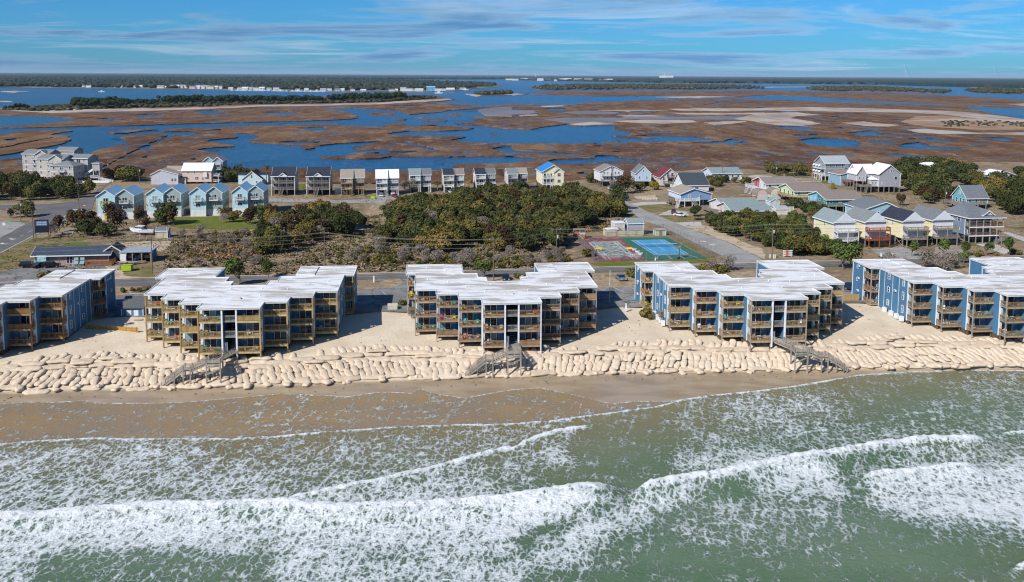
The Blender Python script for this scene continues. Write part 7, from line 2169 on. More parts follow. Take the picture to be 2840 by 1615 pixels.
# -- cafe
o_ = P(101, 741.5)
o_ = (P(98, 735)[0], P(98, 735)[1])
r_ = thing('cafe', 'long low tan cafe with dark blue roof and wooden deck at left', 'cafe', (o_[0], o_[1], 0), R(8)); HOUSES.append((o_[0], o_[1], 8, 22, 8))
V_ = vol(r_, 0, 0, 19.5, 7, 0, 2.9, 'gx', 1.5, (.36, .30, .25), shingle((.035, .05, .075)), .9); facewin(r_, 'F', V_, [8.2], .2, 1.8, 2.1, GLASS)
MB().box(.8, 3.2, -.9, -.05, 0, 2.8).build('ice_kiosk', mat('painted_mural', (.12, .42, .50), (.5, .65, .66), .5, 1.5), r_)
MB().box(7.6, 8.15, -.06, 0, .1, 2.2).build('pink_shutter', paint((.55, .22, .25)), r_); MB().box(10.05, 10.6, -.06, 0, .1, 2.2).build('pink_shutter', paint((.55, .22, .25)), r_)
V_ = vol(r_, 18.2, .8, 4.2, 5, 0, 3.4, 'gy', 1.4, (.06, .06, .07), SH_DARK, .3)
MB().box(22.6, 31.2, -.6, 6.5, 3.0, 3.25).build('pavilion_roof', MR_GREY, r_)
for x in (22.9, 26, 28.5, 30.9):
    MB().box(x - .12, x + .12, -.3, -.06, 0, 3.0).build('post', RG, r_)
    for s_ in (-1, 1): MB().beam((x, -.2, 2.2), (x + s_ * .8, -.2, 3.0), .08, .12).build('brace', RG, r_)
for x0_, x1_ in ((24.4, 27), (27.3, 30.7)): MB().box(x0_, x1_, .1, .14, 1.2, 3.0).build('mesh_screen', DARK, r_)
MB().box(22.8, 24.3, -.35, -.2, 0, 3.0).build('white_door', WHITE, r_)
MB().box(30.8, 31, 0, 6.2, 0, 3).build('end_wall', BLUE, r_); MB().box(22.8, 31, 5.9, 6.1, 0, 3).build('rear_wall', DARK, r_)
deck(r_, 11.5, 21.5, -2.4, -.1, .55, wood((.26, .12, .07)), 'FLR'); deck(r_, 14.5, 21.6, -4.2, -2.5, .4, wood((.30, .14, .08)), 'FLR')
for k in range(9): MB().box(3.8 + k * 1.15, 4.85 + k * 1.15, -3.9, -.1, .0, .12).build('boardwalk_panel', wood((.34, .27, .23)), r_)
for x, c in ((11.6, (.2, .36, .4)), (13.2, (.2, .36, .4))):
    lx = o_[0] + x * math.cos(R(8)) + 2.9 * math.sin(R(8)); ly = o_[1] + x * math.sin(R(8)) - 2.9 * math.cos(R(8))
    t_ = thing('beach_chair_sign', 'oversized grey-blue beach chair on the cafe boardwalk, %s' % ('left one' if x < 12 else 'right one'), 'chair', (lx, ly, .12), R(8), 'oversized beach chairs')
    MB().beam((0, -.6, .5), (0, .3, .4), 1.1, .08).build('seat', paint(c), t_); MB().beam((0, .25, .35), (0, .9, 2.1), 1.1, .08).build('backrest', paint(c), t_)
    for sx in (-.55, .55): MB().beam((sx, -.6, 0), (sx, -.2, .9), .08).build('leg', RW_, t_)
for k, (x, y) in enumerate([(23.2, -1.8), (25.2, -1.6), (27.2, -1.9), (24.2, -3.2), (26.5, -3.3), (29, -1.5)]):
    lx = o_[0] + x * math.cos(R(8)) - y * math.sin(R(8)); ly = o_[1] + x * math.sin(R(8)) + y * math.cos(R(8))
    t_ = thing('picnic_table', 'weathered picnic table in front of the cafe pavilion', 'picnic table', (lx, ly, 0), R(8), 'picnic tables by the cafe pavilion')
    MB().box(-.9, .9, -.38, .38, .7, .75).build('table_top', wood((.42, .33, .27)), t_)
    for s_ in (-.75, .75): MB().box(-.9, .9, s_ - .14, s_ + .14, .42, .46).build('bench_board', wood((.42, .33, .27)), t_)
    for s_ in (-.6, .6): MB().beam((s_, -.7, 0), (s_, .25, .7), .06, .1).build('leg', RG, t_); MB().beam((s_ + .07, .7, 0), (s_ + .07, -.25, .7), .06, .1).build('leg', RG, t_)
# ------------------------------------------------------------------ courts
def bil(c, s_, t_):
    a = [c[0][i] + (c[1][i] - c[0][i]) * s_ for i in (0, 1)]
    b_ = [c[3][i] + (c[2][i] - c[3][i]) * s_ for i in (0, 1)]
    return (a[0] + (b_[0] - a[0]) * t_, a[1] + (b_[1] - a[1]) * t_)


TC = [P(*q) for q in px(FC, (1045, 412), (1595, 400), (2015, 648), (1435, 660))]
RED = mat('red_court_paint', (0.17, 0.058, 0.062), (0.27, 0.235, 0.225), .9, .5, 7, .1, world_co=True, lo=.45, hi=.72)
WORN = mat('worn_court', (0.085, 0.125, 0.10), (0.36, 0.36, 0.35), .9, .55, 7, .1, world_co=True, lo=.36, hi=.62)
GRN = mat('green_court_paint', (0.030, 0.125, 0.085), (0.045, 0.145, 0.10), .8, .4, 5, .2, world_co=True)
BLU = mat('blue_court_paint', (0.055, 0.255, 0.46), (0.07, 0.29, 0.50), .8, .4, 5, .2, world_co=True)
sheet('worn_red_court', px(FC, (230, 365), (855, 355), (1300, 740), (420, 775), (150, 430), (95, 398)), .07, RED, .1, 3, 50)
sheet('worn_green_court', px(FC, (310, 435), (810, 420), (1120, 672), (1060, 690), (560, 705)), .082, WORN, .15, 2, 51)
sheet('green_court', px(FC, (855, 355), (1640, 345), (2340, 718), (1300, 740)), .074, GRN)
q = MB(); q.prism([bil(TC, *a) for a in ((0, 0), (1, 0), (1, 1), (0, 1))], .082, .092); q.build('blue_court', BLU, kind='structure')
LINE = paint((.66, .72, .72), .7, 'court_line_paint')


def cline(a, b_, z=.098, c=TC, nm='court_line'):
    ribbon(nm, [bil(c, *a), bil(c, *b_)], .11, z, LINE)


for a, b_ in (((0, 0), (1, 0)), ((1, 0), (1, 1)), ((1, 1), (0, 1)), ((0, 1), (0, 0)), ((.125, 0), (.125, 1)), ((.875, 0), (.875, 1)), ((.125, .23), (.875, .23)), ((.125, .77), (.875, .77)), ((.5, .23), (.5, .77))): cline(a, b_)
WC = [P(*q_) for q_ in px(FC, (330, 440), (800, 425), (1140, 725), (620, 745))]
for a, b_ in (((0, 0), (1, 0)), ((1, 0), (1, 1)), ((0, 1), (0, 0)), ((.14, 0), (.14, 1)), ((.86, 0), (.86, 1))): cline(a, b_, .09, WC, 'faded_court_line')
for k in range(9):
    a = px(FC, (330 + 0 * k, 0))[0]
    x0_, y0_ = FC[0] + (760 + 42 * k) / FC[2], FC[1] + (375 + 38 * k) / FC[2]
    ribbon('faded_stripe', [P(x0_, y0_), P(x0_ + 13, y0_ + 1.2)], .5, .086, paint((.42, .12, .12), .9))
for k in range(6):
    x0_, y0_ = FC[0] + (620 + 45 * k) / FC[2], FC[1] + (745) / FC[2]
    ribbon('faded_stripe', [P(x0_, y0_), P(x0_ - 7 + 1, y0_ - 7)], .45, .086, paint((.40, .07, .09), .9))
arc = [P(*q_) for q_ in px(FC, (1495, 735), (1470, 705), (1500, 675), (1560, 655), (1700, 645), (1850, 645), (2000, 660), (2120, 690), (2175, 718))]
ribbon('basketball_arc', arc, .12, .098, LINE)
for a in (((1635, 660), (1740, 735)), ((1850, 665), (1945, 725))): ribbon('basketball_lane_line', [P(*q_) for q_ in px(FC, *a)], .12, .098, LINE)
# nets
n0, n1 = bil(TC, -.05, .5), bil(TC, 1.05, .5)
t_ = thing('tennis_net', 'dark tennis net across the blue court', 'net', (*n0, .09))
v_ = Vector((n1[0] - n0[0], n1[1] - n0[1], 0))
q = MB()
q.beam((0, 0, 1.0), (v_.x, v_.y, 1.0), .03, .08); q.build('net_tape', WHITE, t_)
q = MB()
for k in range(5): q.beam((0, 0, .15 + k * .18), (v_.x, v_.y, .15 + k * .18), .025)
for k in range(48): q.beam((v_.x * k / 47, v_.y * k / 47, .05), (v_.x * k / 47, v_.y * k / 47, .95), .025)
q.build('net', paint((.01, .02, .05)), t_, kind='stuff')
for p_ in ((0, 0), (v_.x, v_.y)): MB().cyl((*p_, 0), (*p_, 1.1), .05, .05, 6).build('post', DARK, t_)
# chain link fence: posts and rails
def fence(label, pts_px, h_, sp=3.0, mid=True):
    W_ = [Vector((*P(*a), 0)) for a in pts_px]
    o_ = W_[0]
    t_ = thing('chain_link_fence', label, 'fence', (o_.x, o_.y, 0))
    q = MB(); pm = cached(('fp', h_), lambda: MB().cyl((0, 0, 0), (0, 0, h_), .055, .055, 6).mesh('fence_post', STEEL))
    wire = MB()
    for i in range(len(W_) - 1):
        a, b_ = W_[i] - o_, W_[i + 1] - o_
        n = max(1, int((b_ - a).length / sp))
        for k in range(n + (i == len(W_) - 2)):
            p_ = a + (b_ - a) * k / n
            obj('fence_post', pm, t_, tuple(p_))
        for z in ((h_, .05), (h_ * .5, .035), (.1, .035))[:3 if mid else 1]: q.beam(a + Vector((0, 0, z)) if 0 else a + Vector((0, 0, z[0])), b_ + Vector((0, 0, z[0])), z[1])
        m_ = int((b_ - a).length / .45)
        for k in range(m_):
            p_ = a + (b_ - a) * k / m_; r_ = a + (b_ - a) * min(m_, k + 1) / m_
            wire.beam(p_ + Vector((0, 0, .1)), r_ + Vector((0, 0, h_ * .5)), .012); wire.beam(r_ + Vector((0, 0, .1)), p_ + Vector((0, 0, h_ * .5)), .012)
            wire.beam(p_ + Vector((0, 0, h_ * .5)), r_ + Vector((0, 0, h_)), .012); wire.beam(r_ + Vector((0, 0, h_ * .5)), p_ + Vector((0, 0, h_)), .012)
    q.build('fence_rail', STEEL, t_); wire.build('wire_mesh', STEEL, t_, kind='stuff')


fence('tall chain-link fence around the courts along the right and front sides', px(FC, (1440, 330), (1585, 275), (2390, 660)) , 3.0)
fence('tall chain-link fence along the near edge of the courts beside the main road', px(FC, (420, 770), (850, 762), (1300, 757), (1880, 752), (2390, 700)), 3.0)
fence('chain-link fence along the far and left edges of the worn court', px(FC, (420, 770), (150, 420), (100, 350), (600, 350), (1440, 330)), 2.6)
# benches and oddments on the worn court
for k, (x, y, c) in enumerate([(500, 600, (.6, .5, .05)), (1005, 600, (.7, .52, .08))]):
    t_ = thing('bench', 'yellow bench on the worn court, %s' % ('left one' if k == 0 else 'right one, by the green court'), 'bench', (*P(FC[0] + x / FC[2], FC[1] + y / FC[2]), .08), R(5))
    MB().box(-1.0, 1.0, -.25, .25, .75, .82).build('seat', paint(c), t_)
    MB().box(-1.0, 1.0, .25, .3, .8, 1.25).build('backrest', paint(c), t_)
    for s_ in (-.9, .9): MB().box(s_ - .05, s_ + .05, -.2, .2, 0, .75).build('leg', DARK, t_)
for k, (x, y) in enumerate([(1090, 580), (1145, 615), (1195, 650)]):
    t_ = thing('oval_tub', 'white oval tub lying on the court boundary, %s of three' % ['back', 'middle', 'front'][k], 'tub', (*P(FC[0] + x / FC[2], FC[1] + y / FC[2]), .08), R(-50), 'white oval tubs on the court boundary')
    q = MB()
    q.cyl((0, 0, 0), (0, 0, .55), .5, .62, 12)
    q.v = [(a * 1.5, b_, c) for a, b_, c in q.v]; q.build('rim', WHITE, t_)
    q = MB(); q.cyl((0, 0, .55), (0, 0, .57), .45, .45, 12); q.v = [(a * 1.5, b_, c) for a, b_, c in q.v]; q.build('floor', paint((.35, .25, .2)), t_)
t_ = thing('railing', 'short white barrier at the front corner of the worn court', 'barrier', (*P(FC[0] + 1105 / FC[2], FC[1] + 690 / FC[2]), .08), R(6))
MB().box(-1.6, 1.6, -.04, .04, .85, .95).build('top_rail', WHITE, t_); [MB().box(x - .12, x + .12, -.04, .04, 0, .85).build('baluster', WHITE, t_) for x in (-1.5, -.9, -.3, .3, .9, 1.5)]
# playground climber
t_ = thing('playground_climber', 'wooden play set with red tube slide and yellow panels left of the courts', 'play set', (*P(1594, 664), 0), R(9))
for x in (0, 1.6, 3.4):
    for y in (0, 2): MB().box(x - .08, x + .08, y - .08, y + .08, 0, 3.2).build('post', RG, t_)
MB().box(-.1, 3.5, -.1, 2.1, 1.3, 1.45).build('platform', RG, t_); MB().box(-.1, 3.5, -.12, -.06, 1.5, 2.2).build('railing', RW_, t_)
MB().cyl((.6, -.1, 2.0), (.6, -.5, 2.0), .6, .6, 12).build('tube', paint((.72, .10, .04)), t_); MB().beam((1.6, -.1, 1.4), (2.6, -1.8, .2), .6, .12).build('slide', paint((.8, .6, .02)), t_); MB().box(2.6, 3.3, -.15, -.08, .5, 1.2).build('panel', paint((.7, .2, .05)), t_)
MB().box(-.2, 3.6, -.1, 2.1, 3.15, 3.25).build('frame_top', RG, t_)
# basketball hoop + leaning lamp + hydrant
t_ = thing('basketball_hoop', 'black basketball hoop with white backboard at the near edge of the blue court', 'basketball hoop', (*P(FC[0] + 1850 / FC[2], FC[1] + 728 / FC[2]), .09), R(10))
MB().box(-.6, .6, -.4, .4, 0, .4).build('base', DARK, t_); MB().cyl((0, 0, .3), (0, 0, 3.0), .12, .10, 8).build('pole', DARK, t_); MB().beam((0, 0, 3), (0, .9, 3.2), .1).build('arm', DARK, t_)
MB().box(-.9, .9, .9, .95, 2.7, 3.8).build('backboard', mat('clear_board', (.25, .3, .33), (.2, .25, .28), .2), t_); q = MB(); q.cyl((0, 1.2, 3.0), (0, 1.2, 3.04), .25, .25, 10); q.build('rim', paint((.7, .2, .05)), t_)
t_ = thing('water_pump', 'small white pump standing at the court gate', 'pump', (*P(1818, 723), 0)); MB().cyl((0, 0, 0), (0, 0, .8), .25, .2, 8).build('body', WHITE, t_); MB().cyl((0, 0, .8), (0, 0, 1.3), .18, .1, 8).build('cap', paint((.3, .3, .32)), t_)


# ------------------------------------------------------------------ poles and wires
BARK = wood((0.20, 0.155, 0.115))
POLES = {}


def pole(key, bx, by, ty, label, arm=True, trafo=False, thick=.16, m_=None, cat='utility pole', name='utility_pole', group=None):
    X_, Y_ = P(bx, by, 0)
    lo, hi = 0, 40
    for _ in range(40):
        md = (lo + hi) / 2
        if Qn(X_, Y_, md)[1] > ty: lo = md
        else: hi = md
    h_ = lo
    t_ = thing(name, label, cat, (X_, Y_, 0), R(7), group)
    MB().cyl((0, 0, 0), (0, 0, h_), thick, thick * .7, 8).build('pole', m_ or BARK, t_)
    if arm:
        MB().beam((-1.2, 0, h_ - .5), (1.2, 0, h_ - .5), .1, .12).build('crossarm', m_ or BARK, t_)
        for x in (-1.1, 0, 1.1): MB().cyl((x, 0, h_ - .45), (x, 0, h_ - .2), .05, .04, 6).build('insulator', WHITE, t_)
    if trafo: MB().cyl((.35, 0, h_ - 3.0), (.35, 0, h_ - 2.1), .26, .26, 10).build('transformer', paint((.5, .52, .54)), t_)
    POLES[key] = (X_, Y_, h_)
    return t_


for a in [('a', 93.5, 674, 583.5, 'utility pole beside the left road nearest the billboard', True, False), ('b', 58, 613, 549, 'pale utility pole left of the leaning tree by the left road', False, True), ('c', 220, 598.7, 531, 'utility pole at the bend of the left road left of the first blue duplex', False, False),
          ('d', 423, 758, 657, 'tall dark utility pole right of the cafe pavilion', True, True), ('e', 793, 757, 698, 'short pole behind the second condominium', False, False), ('f', 901, 737, 642, 'tall slim utility pole behind the right end of the second condominium', True, False),
          ('g', 1369, 779.5, 660, 'tall utility pole standing behind the middle condominium', True, False), ('h', 1543, 729, 632, 'utility pole with grey transformer left of the worn red court', True, True), ('i', 1693.8, 626, 580, 'pale pole behind the white pump house', False, False),
          ('j', 1565, 622, 601, 'short pole emerging from the thicket left of the pump house', False, False), ('k', 1604, 540.5, 495.6, 'utility pole between the yellow house and the white twin house', False, False),
          ('m', 2141, 716, 619, 'utility pole with crossarm at the corner of the side street', True, True), ('n', 2620.5, 577, 519, 'utility pole with transformer left of the small teal house', True, True), ('o', 2152, 489.6, 453.7, 'utility pole behind the mauve-roofed house', True, True),
          ('p', 2252, 506, 473, 'lamp pole left of the tall grey house', False, False), ('q', 387, 511.6, 458.7, 'utility pole with transformer left of the tan-roofed house', True, True), ('r', 299, 478.5, 444, 'utility pole right of the lift tower', False, True), ('s', 2003, 500, 460, 'utility pole in front of the low pale blue-white house', True, False),
          ('t', 2305, 530, 501, 'short pole in front of the blue low house', False, False), ('u', 310, 515, 494, 'slim pole at the far end of the left road', False, False)]:
    pole(a[0], a[1], a[2], a[3], a[4], a[5], a[6], .13 if a[0] in 'efijkpqtu' else .17)
t_ = pole('v', 1690.7, 838, 749.6, 'tall white flagpole between the middle and fourth condominiums', False, False, .1, paint((.66, .64, .6)), 'flagpole', 'flagpole')
for k, (x, y, ty, lb) in enumerate([(386.6, 668, 623, 'left'), (463.9, 667, 628, 'right')]): pole('vb%d' % k, x, y, ty, 'pale volleyball net post, %s of two, by the sand court' % lb, False, False, .07, WHITE, 'post', 'net_post')
pole('lot', 166, 748, 716, 'grey sign pole in the cafe parking beside the dark cars', False, False, .08, STEEL, 'sign post', 'sign_post')


def wires(label, pts, dz):
    a0 = pts[0]
    t_ = thing('power_line', label, 'power line', (a0[0], a0[1], 0))
    for dx, z_ in dz:
        q = MB()
        for a, b_ in zip(pts, pts[1:]):
            n = 10; prev = None
            for k in range(n + 1):
                s_ = k / n
                p_ = (a[0] + (b_[0] - a[0]) * s_ - a0[0] , a[1] + (b_[1] - a[1]) * s_ - a0[1] + dx, a[2] + (b_[2] - a[2]) * s_ + z_ - 4 * .9 * s_ * (1 - s_))
                if prev: q.beam(prev, p_, .045)
                prev = p_
        q.build('wire', paint((.30, .26, .20), .6), t_)


LW = (-190, POLES['d'][1] - 14, POLES['d'][2])
chain = [LW, POLES['d'], POLES['f'], (POLES['g'][0], POLES['g'][1] + 30, POLES['g'][2] - .5), POLES['h'], POLES['m'], (170, 283, 11)]
wires('long power lines running the length of the wood above the main road', [LW, POLES['d'], POLES['f'], POLES['g'], POLES['h'], POLES['m'], (175, 272, 11)], [(-.5, -.35), (.5, -.35), (0, -1.6), (0, -2.6)])
wires('power line from the road pole to the left along the far woods', [(-290, 330, 10), POLES['b'], POLES['c'], POLES['u']], [(0, -.2), (0, -1.2)])
wires('power line over the left woods toward the lift tower', [(-330, 400, 10), POLES['r'], POLES['q']], [(0, -.2), (0, -.9)])

# ------------------------------------------------------------------ vehicles
def car(label, x, y, rz, col, kind_='sedan', z=.09, cat='car', name='parked_car', L=4.6):
    X_, Y_ = P(x, y, z)
    t_ = thing(name, label, cat, (X_, Y_, z), R(rz), 'parked vehicles')
    W_ = 1.8
    pm = paint(col, .25, 'car_paint')
    prof = {'sedan': [(-2.3, .35), (2.3, .35), (2.3, .72), (1.25, .86), (-1.6, .92), (-2.3, .85)], 'suv': [(-2.3, .4), (2.35, .4), (2.35, .95), (1.2, 1.05), (-2.3, 1.08)], 'pickup': [(-2.7, .45), (2.6, .45), (2.6, 1.0), (1.3, 1.12), (-.75, 1.15), (-.75, 1.0), (-2.7, 1.05)]}[kind_]
    MB().extr(prof, 'y', -W_ / 2, W_ / 2).build('body', pm, t_)
    cab = {'sedan': [(-1.5, .90), (1.2, .86), (.45, 1.42), (-.85, 1.42)], 'suv': [(-2.2, 1.06), (1.2, 1.05), (.55, 1.68), (-1.95, 1.68)], 'pickup': [(-.75, 1.13), (1.3, 1.11), (.65, 1.75), (-.55, 1.75)]}[kind_]
    MB().extr(cab, 'y', -W_ / 2 + .12, W_ / 2 - .12).build('glasshouse', GLASS, t_)
    top = [cab[3], cab[2]]
    MB().extr([(top[0][0] + .02, top[0][1] - .05), (top[1][0] - .02, top[1][1] - .05), (top[1][0] - .08, top[1][1] + .04), (top[0][0] + .06, top[0][1] + .04)], 'y', -W_ / 2 + .1, W_ / 2 - .1).build('car_roof', pm, t_)
    if kind_ == 'pickup':
        MB().box(-2.6, -.85, -.75, .75, 1.051, 1.07).build('cargo_bed', DARK, t_)
    wm = cached('wheel', lambda: MB().cyl((0, -.11, 0), (0, .11, 0), .34, .34, 14).mesh('wheel', paint((.02, .02, .02), .8, 'tyre_rubber')))
    for sx in (-1.45, 1.45):
        for sy in (-.82, .82):
            w_ = obj('wheel', wm, t_, (sx, sy, .34)); MB().cyl((0, math.copysign(.115, sy), 0), (0, math.copysign(.125, sy), 0), .2, .2, 10).build('rim', STEEL, w_)
    for sy in (-.6, .6):
        MB().box(prof[1][0] - .02, prof[1][0] + .015, sy - .2, sy + .2, .58, .72).build('headlight', WHITE, t_); MB().box(-prof[1][0] if kind_ != 'pickup' else -2.72, (-prof[1][0] if kind_ != 'pickup' else -2.7) + .02, sy - .18, sy + .18, .62, .8).build('tail_light', paint((.35, .02, .02)), t_)
    return t_


car('silver-grey sedan parked in the lot between the middle and fourth condominiums', 1722, 776, -78, (.16, .19, .23))
car('dark navy sedan parked behind the middle condominium', 1403, 776, -85, (.015, .02, .04))
car('dark blue SUV parked between the fourth and rightmost condominiums', 2366, 806, -60, (.012, .03, .07), 'suv')
car('black SUV in front of the cafe, leftmost of three', 80, 742, 8, (.012, .013, .016), 'suv')
car('black sedan in front of the cafe, middle of three', 111, 741, 70, (.012, .013, .018), 'sedan')
car('black SUV in front of the cafe, rightmost of three', 142, 742, 20, (.014, .014, .016), 'suv')
car('white sedan parked on the verge of the side street', 1885, 600, -40, (.70, .70, .70))
car('white SUV below the white twin house', 1694, 527, -80, (.68, .68, .68), 'suv')
car('white sedan in the driveway of the white-roofed duplex', 1057.5, 545, -82, (.70, .70, .72))
car('white SUV under the white-roofed duplex', 1090, 540, -85, (.72, .72, .72), 'suv')
car('dark red car behind the shrubs by the white-roofed duplex', 1095, 547, -60, (.25, .01, .04))
car('white car below the duplex with one dark and one brown roof', 1252, 536, -70, (.68, .68, .68))
car('silver SUV below the pale grey duplex left of the yellow house', 1471.8, 537, -10, (.30, .31, .30), 'suv')
car('small blue and white car at the mouth of the side street', 1733, 556, 10, (.05, .14, .35))
car('red-brown pickup behind the white sedan by the side street', 1868, 592, 80, (.16, .06, .05), 'pickup')
# trailer by the sedan, dumpsters
t_ = thing('utility_trailer', 'dark flat trailer on the lawn left of the pines', 'trailer', (*P(1940, 610), 0), R(12)); MB().box(-2, 2, -.9, .9, .5, .6).build('bed', DARK, t_); [MB().cyl((0, s_ - .1, .35), (0, s_ + .1, .35), .33, .33, 10).build('wheel', DARK, t_) for s_ in (-.95, .95)]
for k, (x, y, col, lb, s_) in enumerate([(353, 752, (.36, .55, .02), 'lime green dumpster beside the cafe lot', 1.15), (1034, 552, (.42, .62, .02), 'lime green dumpster by the white-roofed duplex driveway', .8)]):
    t_ = thing('dumpster', lb, 'dumpster', (*P(x, y), .05), R(8)); t_.scale = (s_, s_, s_)
    MB().extr([(-.9, .2), (.8, .2), (1.0, 1.3), (-.9, 1.5)], 'x', -1.1, 1.1).build('bin', paint(col), t_); MB().beam((0, -.95, 1.52), (0, 1.05, 1.34), 2.2, .06).build('lid', paint(tuple(c * 1.1 for c in col)), t_)
for k, (x, y, c, lb) in enumerate([(375, 728, (.02, .08, .45), 'blue recycling barrel by the cafe pavilion'), (382, 727, (.02, .2, .08), 'green barrel by the cafe pavilion'), (471, 659, (.03, .12, .4), 'blue barrel right of the tan garden shed'), (2647, 716, (.03, .03, .03), 'black bin beside the gravel driveway')]):
    MBq = MB().cyl((0, 0, 0), (0, 0, 1.1), .42, .46, 12); MBq.cyl((0, 0, 1.1), (0, 0, 1.22), .5, .3, 12); MBq.build('barrel', paint(c, .4), None, (*P(x, y), 0), 0, label=lb, cat='barrel')
# boat on trailer
t_ = thing('cabin_boat', 'white cabin boat on a trailer left of the tan garden shed', 'boat', (*P(396, 652), 0), R(172))
q = MB()
sec = [(-4.2, 1.05, .9, 1.75), (-2, 1.2, .8, 1.8), (.5, 1.2, .75, 1.9), (2.6, .95, .85, 2.1), (4.0, .35, 1.3, 2.35), (4.6, .04, 2.1, 2.5)]
vs = []
for x, hw_, zb_, zt_ in sec: vs += [(x, 0, zb_ - .25), (x, hw_ * .8, zb_ + .2), (x, hw_, zt_), (x, -hw_, zt_), (x, -hw_ * .8, zb_ + .2)]
fs = []
for i in range(5):
    for j in range(5): fs.append((i * 5 + j, i * 5 + (j + 1) % 5, (i + 1) * 5 + (j + 1) % 5, (i + 1) * 5 + j))
fs += [(4, 3, 2, 1, 0), (25, 26, 27, 28, 29)]
q.add(vs, fs); q.build('hull', paint((.72, .74, .78), .25, 'gelcoat'), t_)
MB().extr([(-.2, 1.9), (2.4, 2.0), (1.9, 2.9), (.2, 2.95)], 'y', -.85, .85).build('cabin', WHITE, t_); MB().extr([(-.1, 2.25), (2.2, 2.3), (1.98, 2.75), (.2, 2.78)], 'y', -.87, .87).build('cabin_window', GLASS, t_); MB().box(-.5, 2.0, -1.0, 1.0, 2.96, 3.05).build('cabin_roof', WHITE, t_)
MB().box(-4.5, -4.1, -.3, .3, .7, 2.2).build('outboard_motor', paint((.1, .1, .12)), t_)
t_ = thing('boat_trailer', 'steel trailer under the white cabin boat', 'trailer', (*P(396, 652), 0), R(172)); MB().beam((-3.8, .5, .5), (5, .1, .5), .12).build('frame', STEEL, t_); MB().beam((-3.8, -.5, .5), (5, -.1, .5), .12).build('frame', STEEL, t_)
for s_ in (-1, 1): MB().cyl((-1, s_ * 1.0 - .1, .35), (-1, s_ * 1.0 + .1, .35), .35, .35, 12).build('wheel', DARK, t_)
# billboard
t_ = thing('billboard', 'dark two-panel sign on posts beside the left road', 'sign', (*P(118, 664), 0), R(12))
for x in (-1.9, 1.9): MB().box(x - .1, x + .1, -.1, .1, 0, 6.2).build('post', BARK, t_)
MB().box(-2.1, 2.1, -.2, -.05, 2.2, 6.4).build('panel', paint((.015, .02, .04), .4), t_); MB().box(-1.7, 1.7, -.24, -.205, 4.5, 6.0).build('message_board', paint((.14, .20, .32)), t_)
for k, (x, z, w_) in enumerate([(-1.3, 5.5, .5), (-.6, 5.5, .5), (.1, 5.5, .5), (.8, 5.5, .6), (-1.3, 4.9, .4), (-.7, 4.9, .7), (.3, 4.9, .4), (.9, 4.9, .5)]): MB().box(x, x + w_, -.26, -.245, z - .18, z + .18).build('faded_lettering', paint((.42, .50, .62)), t_)
MB().box(-1.9, 1.9, -.08, .02, 1.5, 1.75).build('cross_board', RG, t_)
# traffic signs
def sign(label, x, y, ty, shape, col, sz=.9):
    X_, Y_ = P(x, y); h_ = 0
    for _ in range(1): h_ = (CAMH) * (1 - (ty - 207) / (y - 207)) * 1.0
    t_ = thing('road_sign', label, 'road sign', (X_, Y_, 0)); MB().cyl((0, 0, 0), (0, 0, h_), .05, .05, 6).build('post', STEEL, t_)
    a = sz / 2
    if shape == 'diamond': MB().extr([(-a, h_), (0, h_ - a), (a, h_), (0, h_ + a)], 'y', -.06, -.03).build('face', paint(col), t_)
    elif shape == 'round': MB().cyl((0, -.06, h_), (0, -.03, h_), a, a, 16).build('face', paint(col), t_); MB().box(-a * .7, a * .7, -.08, -.062, h_ - .08, h_ + .08).build('bar', WHITE, t_)
    else: MB().box(-a, a, -.06, -.03, h_ - a * .7, h_ + a * .7).build('face', paint(col), t_)
    return t_
sign('white diamond road sign at the far left edge', 11.5, 636, 621.5, 'diamond', (.6, .62, .6), 1.4)
sign('small green sign right of the diamond sign', 30, 630, 618.5, 'rect', (.12, .42, .22), 1.0)
sign('red and white no-entry sign at the left junction', 235, 583, 570.5, 'round', (.6, .05, .06), .9)
sign('small grey sign by the corner of the side street', 2010, 721, 701, 'rect', (.3, .33, .35), .9)
t_ = thing('road_barrier', 'orange and white striped barricade by the hedge beside the side street', 'barrier', (*P(2184, 713), 0), R(9))
for k in range(3):
    MB().box(-1.5, 1.5, -.06, .0, .35 + k * .65, .75 + k * .65).build('board', WHITE, t_); MB().box(-.6, .2, -.08, -.062, .36 + k * .65, .74 + k * .65).build('stripe', paint((.75, .2, .05)), t_)
for s_ in (-1.3, 1.3): MB().box(s_ - .05, s_ + .05, .01, .08, 0, 2.1).build('post', RW_, t_)
for k, (x, y) in enumerate([(2136, 716), (2150, 717), (2146, 717)]): MB().cyl((0, 0, 0), (0, 0, 1.2), .3, .28, 8).build('utility_box', paint((.55, .53, .46)), None, (*P(x, y), 0), label='pale utility pedestal at the foot of the corner pole, %s' % ['left', 'right', 'middle'][k], cat='utility box')
for k, (x, y, lb) in enumerate([(1037, 783.5, 'white post on the sand strip right of the second condominium'), (2443, 717, 'white mailbox post by the main road, left one'), (2475, 719, 'white mailbox by the main road, right one'), (2083, 668, 'white standpipe at the edge of the sand verge'), (1736, 862, 'white post by the sand at the fourth condominium')]):
    MB().box(-.16, .16, -.16, .16, 0, 1.5).box(-.22, .22, -.22, .22, 1.5, 1.62).build('marker_post', WHITE, None, (*P(x, y), 0), label=lb, cat='post')
MB().box(-1.1, 1.1, -1.0, 1.0, 0, 1.3).box(-1.15, 1.15, -1.05, 1.05, 1.3, 1.38).build('utility_cabinet', paint((.62, .56, .47)), None, (*P(1089, 861, -.35), -.35), R(6), label='cream utility cabinet on the sand left of the middle condominium', cat='cabinet')
